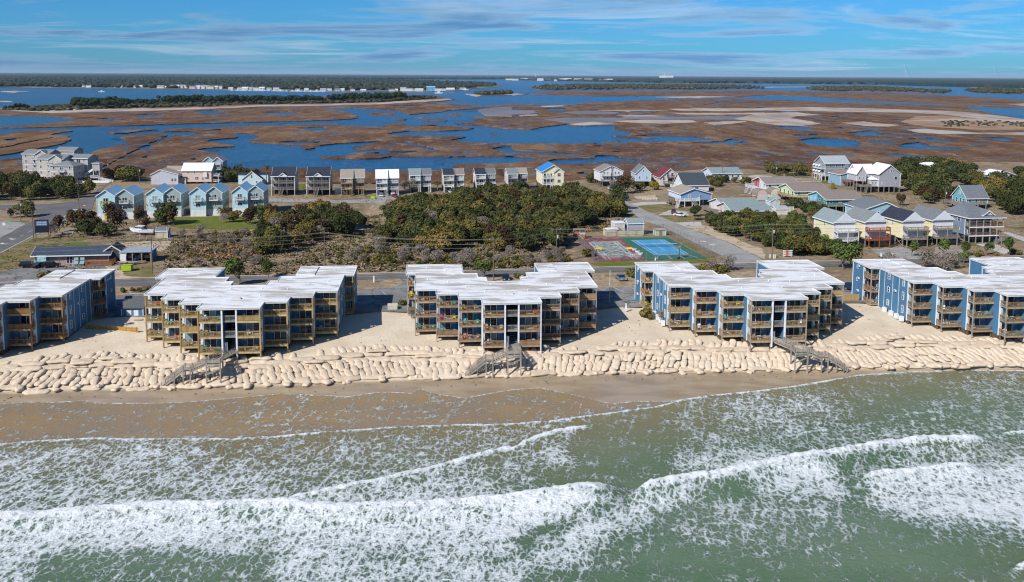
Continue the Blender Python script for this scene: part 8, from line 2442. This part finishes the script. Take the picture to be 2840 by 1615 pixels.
# timber fences: each board its own piece
def board_fence(label, a, b_, h_, col, z=0, w_=.32, rail_=True):
    A0, B0 = Vector(P(*a, z)), Vector(P(*b_, z)); L = (B0 - A0).length; rz = math.atan2(B0.y - A0.y, B0.x - A0.x)
    t_ = thing('board_fence', label, 'fence', (A0.x, A0.y, z), rz)
    n = int(L / (w_ + .05)); m_ = wood(col)
    bm_ = cached(('bd', w_, h_, col), lambda: MB().box(-w_ / 2, w_ / 2, -.02, .02, .05, h_).mesh('board', m_))
    for k in range(n): obj('board', bm_, t_, ((k + .5) * L / n, -.06 if k % 2 else -.03, rnd.uniform(-.02, .02)))
    for k in range(int(L / 2.4) + 1): MB().box(-.06, .06, .02, .14, -.4, h_ + .05).build('post', m_, t_, (min(L, k * 2.4), 0, 0))
    for zz_ in (.4, h_ - .3): MB().box(0, L, .0, .05, zz_ - .05, zz_ + .05).build('rail', m_, t_)
board_fence('yellow picket fence on the sand between the two left condominiums', (236, 916), (384, 925), 1.25, (.50, .28, .07), -1.0)
board_fence('tan board fence at the back of the sand left of the rightmost condominium', (2336, 836), (2382, 835), 1.7, (.50, .33, .14), -.1)
board_fence('tall orange-brown timber fence beside the pastel sheds', (2053, 560), (2100, 558), 2.3, (.42, .20, .06), 0)
t_ = thing('rail_fence', 'white two-rail fence across the yard by the side street', 'fence', (*P(1781, 556), 0), R(8))
for k in range(6): MB().box(-.08, .08, -.08, .08, 0, 1.2).build('post', RW_, t_, (k * 1.3, 0, 0))
for z in (.45, .95): MB().box(0, 6.5, -.03, .03, z - .08, z + .08).build('rail', RW_, t_)
t_ = thing('rail_fence', 'low white bench frame by the junipers near the left road', 'bench', (*P(188, 650), 0), R(8)); MB().box(-1.9, 1.9, -.4, .4, .7, .8).build('seat', RW_, t_); [MB().box(s_ - .08, s_ + .08, -.35, .35, 0, .7).build('leg', RW_, t_) for s_ in (-1.7, 0, 1.7)]
for k in range(2):
    t_ = thing('parking_rail', 'brown timber rail at the head of the parking bays by the silver sedan, %s' % ('left' if k == 0 else 'right'), 'barrier', (*P(1678 + 52 * k, 770 - 2 * k), 0), R(6)); MB().box(0, 4.2, -.08, .08, .5, .7).build('rail', wood((.25, .15, .08)), t_); [MB().box(x - .1, x + .1, -.1, .1, 0, .8).build('post', wood((.25, .15, .08)), t_) for x in (.2, 4.0)]
for k, (x, y) in enumerate([(384, 896), (357, 905)]):
    t_ = thing('picnic_table', 'grey picnic table on the sand by the blue laundry building, %s' % ('right' if k == 0 else 'left'), 'picnic table', (*P(x, y, -.85), -.85), R(10 + 30 * k))
    MB().box(-.9, .9, -.38, .38, .7, .75).build('table_top', wood((.42, .37, .33)), t_)
    for s_ in (-.75, .75): MB().box(-.9, .9, s_ - .14, s_ + .14, .42, .46).build('bench_board', wood((.42, .37, .33)), t_)
    for s_ in (-.6, .6): MB().beam((s_, -.7, 0), (s_, .25, .7), .06, .1).build('leg', RG, t_)
for k, (x, y, z, w_) in enumerate([(2395, 853, -.8, 1.2), (2393, 880, -1.0, 1.5)]):
    MB().box(-w_ / 2, w_ / 2, -.4, .4, 0, .35).box(-w_ / 2 + .1, w_ / 2 - .1, -.3, .3, .35, .42).build('driftwood_crate', wood((.36, .19, .09)), None, (*P(x, y, z), z - .05), .4, label='brown timber crate lying on the sand left of the rightmost condominium, %s one' % ['farther', 'nearer'][k], cat='crate')
# ------------------------------------------------------------------ vegetation near the houses
def leaf_mat(name, a, b_, c, var=.35):
    m, t, b = newmat(name)
    oi = t.n('ShaderNodeObjectInfo')
    co = t.n('ShaderNodeTexCoord').outputs['Object']
    off = t.n('ShaderNodeVectorMath', operation='ADD'); t.l(co, off.inputs[0])
    k3 = t.math('MULTIPLY', oi.outputs['Random'], 40.0); t.l(t.vec(k3, k3, 0.0), off.inputs[1])
    n_ = t.noise(off.outputs[0], .55, 3, .6); n2_ = t.noise(off.outputs[0], 2.8, 3, .7)
    c_ = t.mix(t.ramp(n_, .38, .64), a, b_)
    c_ = t.mix(t.ramp(oi.outputs['Random'], .55, .95, 0, .8), c_, c)
    c_ = t.mix(t.ramp(n2_, .42, .62, 0, .5), c_, tuple(min(1, x * 1.7) for x in b_))
    k = t.math('MULTIPLY_ADD', oi.outputs['Random'], var * 2, 1 - var)
    t.l(t.mix(1.0, c_, t.vec(k, k, k), 'MULTIPLY'), b.inputs['Base Color'])
    b.inputs['Roughness'].default_value = .75; b.inputs['Specular IOR Level'].default_value = .12
    return m


LOAK = leaf_mat('oak_leaves', (0.030, 0.042, 0.012), (0.058, 0.066, 0.020), (0.075, 0.070, 0.022))
LOLV = leaf_mat('olive_leaves', (0.056, 0.064, 0.015), (0.130, 0.112, 0.028), (0.150, 0.090, 0.028))
LRED = leaf_mat('rusty_juniper_leaves', (0.038, 0.034, 0.014), (0.085, 0.044, 0.022), (0.05, 0.045, 0.016))
LPIN = leaf_mat('pine_needles', (0.030, 0.055, 0.012), (0.075, 0.105, 0.024), (0.06, 0.08, 0.02))
LYEL = leaf_mat('yellow_leaves', (0.18, 0.14, 0.012), (0.24, 0.19, 0.02), (0.16, 0.15, 0.02))
LGRY = leaf_mat('bare_twigs', (0.17, 0.14, 0.115), (0.23, 0.195, 0.165), (0.13, 0.11, 0.09), .2)
TRNK = wood((0.19, 0.155, 0.125))


def crown_mesh(seed, rx, h, zb, n, size, material, lobes=7, flat=.75, twig=False):
    rg = np.random.default_rng(seed)
    lb = []
    for k in range(lobes):
        a = rg.random() * 6.28; r = rx * (0.15 + .55 * rg.random()) if k else 0
        lb.append((r * math.cos(a), r * math.sin(a), zb + h * (.25 + .5 * rg.random()), rx * (.32 + .28 * rg.random()), h * (.24 + .22 * rg.random())))
    lb = np.array(lb)
    w_ = lb[:, 3] ** 2; w_ /= w_.sum()
    ii = rg.choice(lobes, n, p=w_)
    d = rg.normal(size=(n, 3)); d /= np.linalg.norm(d, axis=1)[:, None]
    d[:, 2] = np.abs(d[:, 2]) * np.where(rg.random(n) < .28, -1, 1)
    rr = .72 + .36 * rg.random(n) ** .7
    L = lb[ii]
    c = np.stack([L[:, 0] + d[:, 0] * L[:, 3] * rr, L[:, 1] + d[:, 1] * L[:, 3] * rr, L[:, 2] + d[:, 2] * L[:, 4] * rr], 1)
    c[:, 2] = np.maximum(c[:, 2], zb * .7 + .1)
    nn_ = d * .8 + rg.normal(size=(n, 3)) * .55 + np.array([0, 0, .35]); nn_ /= np.linalg.norm(nn_, axis=1)[:, None]
    t1 = np.cross(nn_, rg.normal(size=(n, 3))); t1 /= np.linalg.norm(t1, axis=1)[:, None]
    t2 = np.cross(nn_, t1)
    sz = size * (.6 + .8 * rg.random((n, 1)))
    asp = .18 if twig else .75
    P4 = np.stack([c - t1 * sz - t2 * sz * asp * .6, c + t1 * sz * .9 - t2 * sz * asp, c + t1 * sz * 1.1 + t2 * sz * asp * .7, c - t1 * sz * .7 + t2 * sz * asp], 1).reshape(-1, 3)
    me = bpy.data.meshes.new('crown')
    me.vertices.add(4 * n); me.vertices.foreach_set('co', P4.ravel())
    me.loops.add(4 * n); me.loops.foreach_set('vertex_index', np.arange(4 * n, dtype=np.int32))
    me.polygons.add(n); me.polygons.foreach_set('loop_start', np.arange(0, 4 * n, 4, dtype=np.int32)); me.polygons.foreach_set('loop_total', np.full(n, 4, np.int32))
    me.update(calc_edges=True); me.materials.append(material)
    return me, lb


def trunk_mesh(lb, zb, r, seed):
    rg = random.Random(seed); q = MB()
    kx, ky = rg.uniform(-.3, .3), rg.uniform(-.3, .3)
    q.cyl((0, 0, -.3), (kx, ky, zb * .6 + .3), r, r * .75, 7)
    for l in lb[:5]: q.cyl((kx, ky, zb * .6 + .2), (l[0] * .9, l[1] * .9, l[2]), r * .55, r * .18, 5)
    return q.mesh('trunk', TRNK)


def ttype(key, n, rx, h, zb, cnt, size, material, lobes=7, r=.16, twig=False):
    out = []
    for k in range(n):
        me, lb = crown_mesh(hash_(key) + k, rx, h, zb, cnt, size, material, lobes, twig=twig)
        out.append((me, trunk_mesh(lb, zb, r, k)))
    return out


def hash_(s): return sum(ord(c) * (i + 3) for i, c in enumerate(s)) % 9999


TT = {'oak': ttype('oak', 5, 3.3, 4.1, .8, 2000, .21, LOAK, 9), 'olive': ttype('olive', 5, 3.0, 3.9, .8, 2000, .20, LOLV, 9), 'juniper': ttype('juniper', 4, 2.3, 4.4, 1.0, 900, .19, LRED, 7, .13),
      'pine': ttype('pine', 3, 2.4, 3.6, 1.6, 850, .18, LPIN, 6, .14), 'bare': ttype('bare', 3, 2.2, 3.2, .5, 800, .26, LGRY, 6, .1, True), 'yellow': ttype('yellow', 1, 2.0, 3.4, .2, 1500, .17, LYEL, 8),
      'bush': ttype('bush', 3, 1.5, 1.4, .0, 420, .17, LOAK, 5, .06), 'shrub': ttype('shrub', 3, 1.5, 1.6, .0, 420, .17, LOLV, 5, .06)}
NOUN = {'oak': ('live_oak', 'dark green wind-shaped oak'), 'olive': ('wax_myrtle', 'olive green bushy tree'), 'juniper': ('juniper', 'rusty green juniper'), 'pine': ('pine_tree', 'bright green low pine'), 'bare': ('bare_shrub', 'bare grey leafless shrub'),
        'yellow': ('yellow_bush', 'round yellow bush'), 'bush': ('bush', 'low dark green bush'), 'shrub': ('shrub', 'low olive shrub')}
HB = [(x, y, math.cos(R(rz)), math.sin(R(rz)), w_, d_) for x, y, rz, w_, d_ in HOUSES]


def blocked(x, y, mg=1.6):
    for hx, hy, c, s_, w_, d_ in HB:
        dx, dy = x - hx, y - hy
        a, b_ = dx * c + dy * s_, -dx * s_ + dy * c
        if -mg < a < w_ + mg and -mg < b_ < d_ + mg: return True
    return False


NT_ = [0]
def tree(kind_, x, y, s_, where, z=0, lab=None, grp=True):
    me, tk = rnd.choice(TT[kind_])
    nm, ds = NOUN[kind_]
    NT_[0] += 1
    t_ = thing(nm, lab or ds + ' ' + where, 'bush' if kind_ in ('bush', 'shrub', 'bare', 'yellow') else 'tree', (x, y, z), rnd.random() * 6.28, (nm.replace('_', ' ') + ' plants ' + where) if grp else None)
    t_.scale = (s_ * rnd.uniform(.88, 1.15), s_ * rnd.uniform(.88, 1.15), s_ * rnd.uniform(.85, 1.12))
    obj('crown', me, t_); obj('trunk', tk, t_)


ROADS = [[P(x, y) for x, y in pl] for pl in (px(E1, (330, 800), (480, 860), (900, 1130), (1070, 1270)) + px(K3, (1560, 815), (2030, 1050), (2561, 1215), (2561, 1150), (2200, 970), (1780, 815)) + px(E1, (1650, 1300), (1340, 1180), (840, 960), (600, 840)),
                                             far + near, px(FC, (90, 350), (1640, 320), (2420, 700), (1300, 770), (420, 790)))]


def grove(poly, n, mix, where, smin, smax, seed, mind=2.6, rej=True):
    rg = random.Random(seed)
    w_ = [P(x, y) for x, y in poly]
    x0, x1 = min(a[0] for a in w_), max(a[0] for a in w_); y0, y1 = min(a[1] for a in w_), max(a[1] for a in w_)
    pts = []
    for _ in range(n * 40):
        if len(pts) >= n: break
        x, y = rg.uniform(x0, x1), rg.uniform(y0, y1)
        if not inpoly(np.array([x]), np.array([y]), w_)[0]: continue
        if rej and blocked(x, y, 2.2): continue
        if any(inpoly(np.array([x]), np.array([y]), r_)[0] for r_ in ROADS): continue
        if any((x - a) ** 2 + (y - b_) ** 2 < mind ** 2 for a, b_ in pts): continue
        pts.append((x, y))
    ks = [k for k, c in mix for _ in range(c)]
    for x, y in pts: tree(rg.choice(ks), x, y, rg.uniform(smin, smax), where)


MIXW = [('oak', 6), ('olive', 6), ('juniper', 1), ('bare', 1)]
grove([(1090, 570), (1250, 560), (1400, 548), (1560, 548), (1640, 556), (1700, 575), (1735, 600), (1660, 622), (1590, 632), (1575, 690), (1500, 704), (1400, 700), (1200, 706), (1040, 690), (1055, 660), (1110, 640), (1060, 610)], 300, MIXW, 'in the central wood behind the middle condominium', .95, 1.4, 1, 2.3)
grove([(1010, 690), (1200, 712), (1400, 715), (1560, 705), (1580, 735), (1400, 745), (1180, 742), (1000, 735)], 110, [('bush', 3), ('shrub', 6), ('bare', 2)], 'along the front of the central wood', .6, 1.0, 2, 1.6)
grove([(740, 606), (930, 590), (985, 615), (1000, 655), (960, 668), (880, 640), (760, 650)], 30, MIXW, 'in the wood right of the green lawn', .95, 1.4, 3, 3.6)
grove([(720, 640), (800, 660), (900, 650), (900, 668), (820, 690), (780, 715), (725, 712)], 17, [('oak', 2), ('olive', 3), ('bare', 2), ('juniper', 1)], 'in the thicket behind the second condominium', .85, 1.25, 4, 3.0)
grove([(700, 590), (760, 585), (760, 620), (720, 635), (690, 620)], 8, [('oak', 1), ('juniper', 2), ('olive', 1)], 'at the right end of the green lawn', .8, 1.1, 5, 3.0)
grove([(-260, 520), (0, 520), (90, 515), (190, 520), (240, 536), (235, 548), (0, 562), (-260, 575)], 85, [('oak', 6), ('olive', 1), ('juniper', 1)], 'in the dark wood at far left', .9, 1.4, 6, 3.4)
grove([(-200, 500), (0, 500), (60, 498), (60, 515), (-200, 522)], 16, [('bare', 3), ('oak', 1)], 'behind the dark wood at far left', .9, 1.3, 7, 3.0)
grove([(300, 498), (370, 494), (400, 506), (380, 514), (320, 510)], 7, [('oak', 3), ('olive', 1)], 'right of the lift tower', 1.1, 1.6, 8, 3.4)
grove([(1950, 622), (2080, 616), (2200, 628), (2240, 668), (2290, 692), (2330, 708), (2330, 716), (2290, 716), (2200, 710), (2140, 690), (2040, 666)], 88, [('oak', 3), ('olive', 3), ('pine', 3)], 'in the hedge between the side street and the yellow houses', .75, 1.15, 9, 2.1)
grove([(2480, 480), (2560, 464), (2680, 470), (2730, 500), (2700, 520), (2640, 512), (2600, 540), (2560, 548), (2505, 530)], 58, [('oak', 6), ('olive', 1)], 'in the oak grove right of the big grey house', 1.15, 1.8, 10, 3.2)
grove([(2700, 512), (2840, 505), (3050, 500), (3100, 620), (2900, 640), (2790, 600), (2760, 560), (2740, 545)], 75, [('oak', 5), ('olive', 3)], 'in the grove along the right edge', 1.1, 1.6, 11, 3.4)
grove([(2560, 550), (2660, 540), (2680, 566), (2630, 572), (2560, 576)], 12, [('oak', 2), ('juniper', 2)], 'left of the small teal house', .9, 1.2, 12, 3.0)
grove([(2120, 472), (2260, 474), (2280, 486), (2260, 492), (2130, 488)], 26, [('bush', 4), ('olive', 1), ('shrub', 2)], 'behind the mauve-roofed house', .9, 1.5, 13, 2.2)
grove([(1960, 500), (2060, 505), (2080, 512), (1970, 520)], 14, [('oak', 2), ('olive', 2)], 'in front of the low pale blue-white house', .6, .85, 14, 2.4)
grove([(2210, 590), (2260, 575), (2290, 590), (2290, 622), (2240, 612)], 9, [('oak', 2), ('pine', 1)], 'behind the leftmost narrow yellow house', .75, 1.0, 15, 2.6)
grove([(1640, 504), (1660, 500), (1662, 512), (1630, 514)], 4, [('olive', 1), ('bare', 1)], 'left of the white twin house', .8, 1.0, 16, 2)
grove([(600, 496), (660, 490), (690, 500), (660, 508), (610, 506)], 6, [('oak', 1)], 'behind the third blue duplex', 1.1, 1.5, 17, 3)
grove([(2580, 716), (2840, 700), (2900, 716), (2600, 742)], 15, [('pine', 2), ('bush', 2), ('shrub', 1)], 'by the main road behind the rightmost condominium', .7, 1.1, 18, 2.6)
grove([(2380, 740), (2430, 745), (2640, 742), (2620, 760), (2440, 765)], 12, [('bush', 2), ('bare', 1)], 'on the sandy strip behind the rightmost condominium', .9, 1.5, 19, 2.2, False)
grove([(1930, 742), (2010, 742), (2020, 768), (1940, 766)], 9, [('shrub', 2), ('bare', 1)], 'on the sandy strip behind the fourth condominium', .9, 1.4, 20, 2.0, False)
grove([(490, 700), (700, 680), (1000, 690), (980, 745), (700, 745), (480, 740)], 36, [('bare', 3), ('shrub', 2), ('bush', 1)], 'scattered on the dead grass behind the second condominium', .5, .8, 21, 3.2)
grove([(480, 650), (700, 655), (720, 690), (500, 700)], 22, [('shrub', 2), ('bush', 2), ('bare', 2)], 'on the rough ground right of the volleyball sand', .6, .95, 22, 2.6)
for a in [('pine', 660, 793, 1.5, 'broad dark pine in the court behind the second condominium', 0), ('pine', 745, 770, .9, 'small pine left of the rear wing of the second condominium', 0), ('pine', 1342, 772, 1.0, 'leaning pine on the sand strip behind the middle condominium', 0),
          ('bush', 1748, 768, 1.6, 'round dark bush by the silver-grey sedan', 0), ('pine', 2338, 748, 1.45, 'flat-topped pine left of the rightmost condominium, left of two', 0), ('pine', 2362, 746, 1.35, 'flat-topped pine left of the rightmost condominium, right of two', 0),
          ('oak', 75, 601, 1.35, 'dark leaning juniper tree with bare trunks by the left junction', 0), ('juniper', 30, 604, .7, 'small dark tree left of the leaning tree', 0), ('juniper', 165, 645, 1.15, 'rusty juniper right of the billboard', 0),
          ('bare', 140, 655, 1.3, 'grey leafless thicket beside the billboard', 0), ('juniper', 215, 640, 1.3, 'rusty juniper in the row left of the first duplex, first', 0), ('juniper', 245, 630, 1.35, 'rusty juniper in the row left of the first duplex, second', 0),
          ('juniper', 262, 648, 1.2, 'low rusty juniper behind the boat, left', 0), ('oak', 235, 652, 1.1, 'dark juniper in the row above the cafe lawn', 0), ('juniper', 300, 612, 1.25, 'tall dark juniper in front of the first blue duplex', 0), ('juniper', 325, 642, 1.35, 'wide rusty juniper between duplex and boat', 0),
          ('oak', 290, 655, 1.0, 'dark juniper at the end of the row left of the boat', 0), ('juniper', 386, 620, 1.0, 'slim juniper between the first two duplexes', 0), ('juniper', 405, 642, .95, 'dark wind-bent juniper above the white boat', 0), ('oak', 460, 622, 1.5, 'tall dark tree in front of the second blue duplex', 0),
          ('juniper', 480, 624, 1.2, 'dark tree at the right corner of the second blue duplex', 0), ('juniper', 625, 608, 1.0, 'grey-green tree between the third and fourth duplexes', 0), ('bare', 622, 618, 1.0, 'bare tree on the green lawn, left', 0), ('olive', 647, 616, .9, 'orange-brown small tree on the green lawn', 0), ('juniper', 690, 620, 1.0, 'thin tree at the right end of the lawn', 0),
          ('yellow', 1814, 527, 1.15, 'round yellow bush right of the light blue house', 0), ('oak', 1774, 531, .95, 'pale green bush in front of the light blue house', 0), ('juniper', 1733, 538, 1.6, 'wide rusty juniper below the white twin house', 0), ('oak', 1706, 542, 1.1, 'dark shrub left of the wide rusty juniper', 0), ('oak', 1515, 524, .8, 'dark green bush under the porch of the yellow house', 0),
          ('shrub', 1632, 710, 1.6, 'yellow-green round bush at the left corner of the worn court', 0), ('bush', 1650, 641, 1.2, 'dark bush in the pale grass behind the courts, right', 0), ('bush', 1611, 640, 1.0, 'dark bush in the pale grass behind the courts, left', 0), ('oak', 1925, 600, .75, 'dark shrub by the deck of the grey-roofed house', 0),
          ('oak', 2200, 576, .8, 'dark round tree above the tan shed', 0), ('juniper', 2500, 571, 1.0, 'reddish juniper behind the second yellow house', 0), ('pine', 2530, 712, .95, 'small dark pine in front of the third yellow house', 0), ('yellow', 2310, 524, .8, 'yellow-green bush in front of the blue low house', 0), ('bare', 2270, 588, 1.1, 'brown leafless bush below the teal house stairs', 0),
          ('oak', 2380, 530, .9, 'dark shrubs at the foot of the big grey house', 0), ('bare', 2460, 740, 1.0, 'grey bare shrub by the main road', 0), ('bare', 1148, 533, 1.5, 'big pale leafless tree right of the white-roofed duplex', 0), ('bare', 1120, 528, 1.3, 'pale leafless tree against the white-roofed duplex', 0),
          ('shrub', 1795, 850, 1.1, 'yellow-green dune grass clump at the left corner of the fourth condominium, back', -.3), ('shrub', 1800, 882, 1.2, 'yellow-green dune grass clump at the left corner of the fourth condominium, front', -.7), ('shrub', 1120, 850, .9, 'dry grass clump at the left corner of the middle condominium', -.4),
          ('bare', 1142, 885, .7, 'sparse dead grass at the left side of the middle condominium', -.8), ('bare', 1835, 896, .8, 'dead grass beside the condensers of the fourth condominium', -.9)]:
    tree(a[0], *P(a[1], a[2], a[5]), a[3], '', a[5], a[4], False)
for k, x in enumerate([(340, 808), (368, 808), (390, 808), (409, 805), (180, 762), (200, 760), (225, 758), (120, 770), (140, 768), (1310, 775), (1435, 772), (1460, 772), (340, 812)]):
    tree('shrub', *P(*x), .55 if x[1] > 780 else .8, 'on the sandy strip left of the second condominium' if x[0] < 600 else 'on the sandy strip behind the middle condominium')
# palm beside the navy-roofed duplex
def palm(x, y, h_, lab):
    t_ = thing('palm_tree', lab, 'palm tree', (*P(x, y), 0), rnd.random())
    MB().cyl((0, 0, 0), (.2, 0, h_), .24, .18, 8).build('trunk', TRNK, t_)
    q = MB()
    for k in range(34):
        a = k * 2.4; dr = 1 - k / 34 * 1.7; p0 = Vector((.2, 0, h_)); d = Vector((math.cos(a), math.sin(a), 0)); w_ = Vector((-d.y, d.x, 0)) * .28
        p1 = p0 + d * 1.1 + Vector((0, 0, .9 * dr)); p2 = p0 + d * 1.9 + Vector((0, 0, .9 * dr - .9))
        q.add([tuple(p0), tuple(p1 - w_), tuple(p1 + w_), tuple(p2)], [(0, 1, 2), (1, 3, 2)])
    q.build('fronds', LOLV, t_)
palm(739, 512, 8.5, 'tall shaggy palm between the cyan cottage and the navy-roofed duplex'); palm(1300, 532, 4.5, 'short palm left of the half-blue split duplex'); palm(1213, 530, 3.6, 'low palm cluster between two split duplexes')

# low ground cover, tufts and litter: one scattered mass
def tufts(name, polys, n, material, label, size, seed, avoid=True):
    rg = np.random.default_rng(seed)
    vs, fs = [], []
    for poly in polys:
        w_ = [P(x, y) for x, y in poly]; p_ = np.array(w_)
        X_ = rg.uniform(p_[:, 0].min(), p_[:, 0].max(), n * 2); Y_ = rg.uniform(p_[:, 1].min(), p_[:, 1].max(), n * 2)
        ok = inpoly(X_, Y_, w_) & (fbm(X_ * .12, Y_ * .12, seed) > .40)
        for r_ in ROADS: ok &= ~inpoly(X_, Y_, r_)
        for hx, hy, c, s_, w2, d2 in HB:
            a, b_ = (X_ - hx) * c + (Y_ - hy) * s_, -(X_ - hx) * s_ + (Y_ - hy) * c
            ok &= ~((a > -1) & (a < w2 + 1) & (b_ > -1) & (b_ < d2 + 1))
        for x, y in list(zip(X_[ok], Y_[ok]))[:n]:
            s_ = size * rg.uniform(.5, 1.5); a = rg.random() * 6.28
            for k in range(4):
                a += 1.57 + rg.random() * .6; d = np.array([math.cos(a), math.sin(a)]); o = len(vs); l = s_ * rg.uniform(.6, 1.2)
                vs += [(x - d[1] * l * .35, y + d[0] * l * .35, .03), (x + d[1] * l * .35, y - d[0] * l * .35, .03), (x + d[0] * l * .7 + d[1] * l * .2, y + d[1] * l * .7 - d[0] * l * .2, l * rg.uniform(.5, 1.0)), (x + d[0] * l * .6 - d[1] * l * .3, y + d[1] * l * .6 + d[0] * l * .3, l * rg.uniform(.4, .8))]
                fs.append((o, o + 1, o + 2, o + 3))
    me = bpy.data.meshes.new(name); me.from_pydata(vs, [], fs); me.materials.append(material); me.update()
    obj(name, me, label=label, cat='ground cover', kind='stuff')


AR = [[(480, 660), (720, 640), (1000, 650), (1560, 690), (1590, 745), (1000, 756), (450, 770), (460, 700)], [(1000, 600), (1700, 560), (1760, 610), (1600, 650), (1560, 700), (1040, 690)]]
tufts('dead_brush', AR, 7000, mat('dead_brush', (.33, .26, .18), (.19, .135, .09), .95, .4, 3, .1), 'dead brown brush and grass tufts covering the open ground behind the road', .45, 61)
tufts('green_brush', AR, 2600, mat('green_brush', (.065, .07, .02), (.12, .10, .03), .95, .4, 3, .1), 'low green brush mixed into the dead grass behind the road', .6, 62)
tufts('rust_brush', [[(540, 695), (620, 680), (720, 682), (710, 720), (560, 722)], [(1580, 620), (1690, 612), (1690, 640), (1590, 650)]], 600, mat('rust_brush', (.30, .17, .08), (.22, .15, .09), .95, .4, 3, .1), 'rust orange dead grass patches', .6, 63)
tufts('yard_grass', [[(1900, 600), (2300, 520), (2840, 540), (2840, 715), (2200, 715), (1900, 640)], [(640, 510), (1650, 520), (1640, 545), (640, 580)], [(0, 700), (250, 610), (700, 640), (480, 740), (0, 780)]], 2600, mat('yard_grass', (.16, .13, .06), (.26, .19, .11), .95, .4, 3, .1), 'sparse dry grass tufts in the yards around the houses', .3, 64)
q = MB()
for k in range(260):
    u = rnd.uniform(-100, 110); v = rnd.uniform(5, 26) if k % 3 else float(toe(u)) - rnd.uniform(.5, 4); x, y = toXY(u, v); z = float(sandZ(x, y)); a = rnd.random() * 6.3; l = rnd.uniform(.15, .5)
    if v > 5 and abs(((u + 27.2) % 54.4) - 27.2) < 22: continue
    q.beam((x, y, z + .03), (x + l * math.cos(a), y + l * math.sin(a), z + .06), .09, .07)
q.build('beach_litter', wood((.16, .12, .08)), label='small bits of driftwood and litter strewn over the beach sand', cat='driftwood', kind='stuff')
print('trees', NT_[0], 'long labels', len(LONG), LONG[:8])
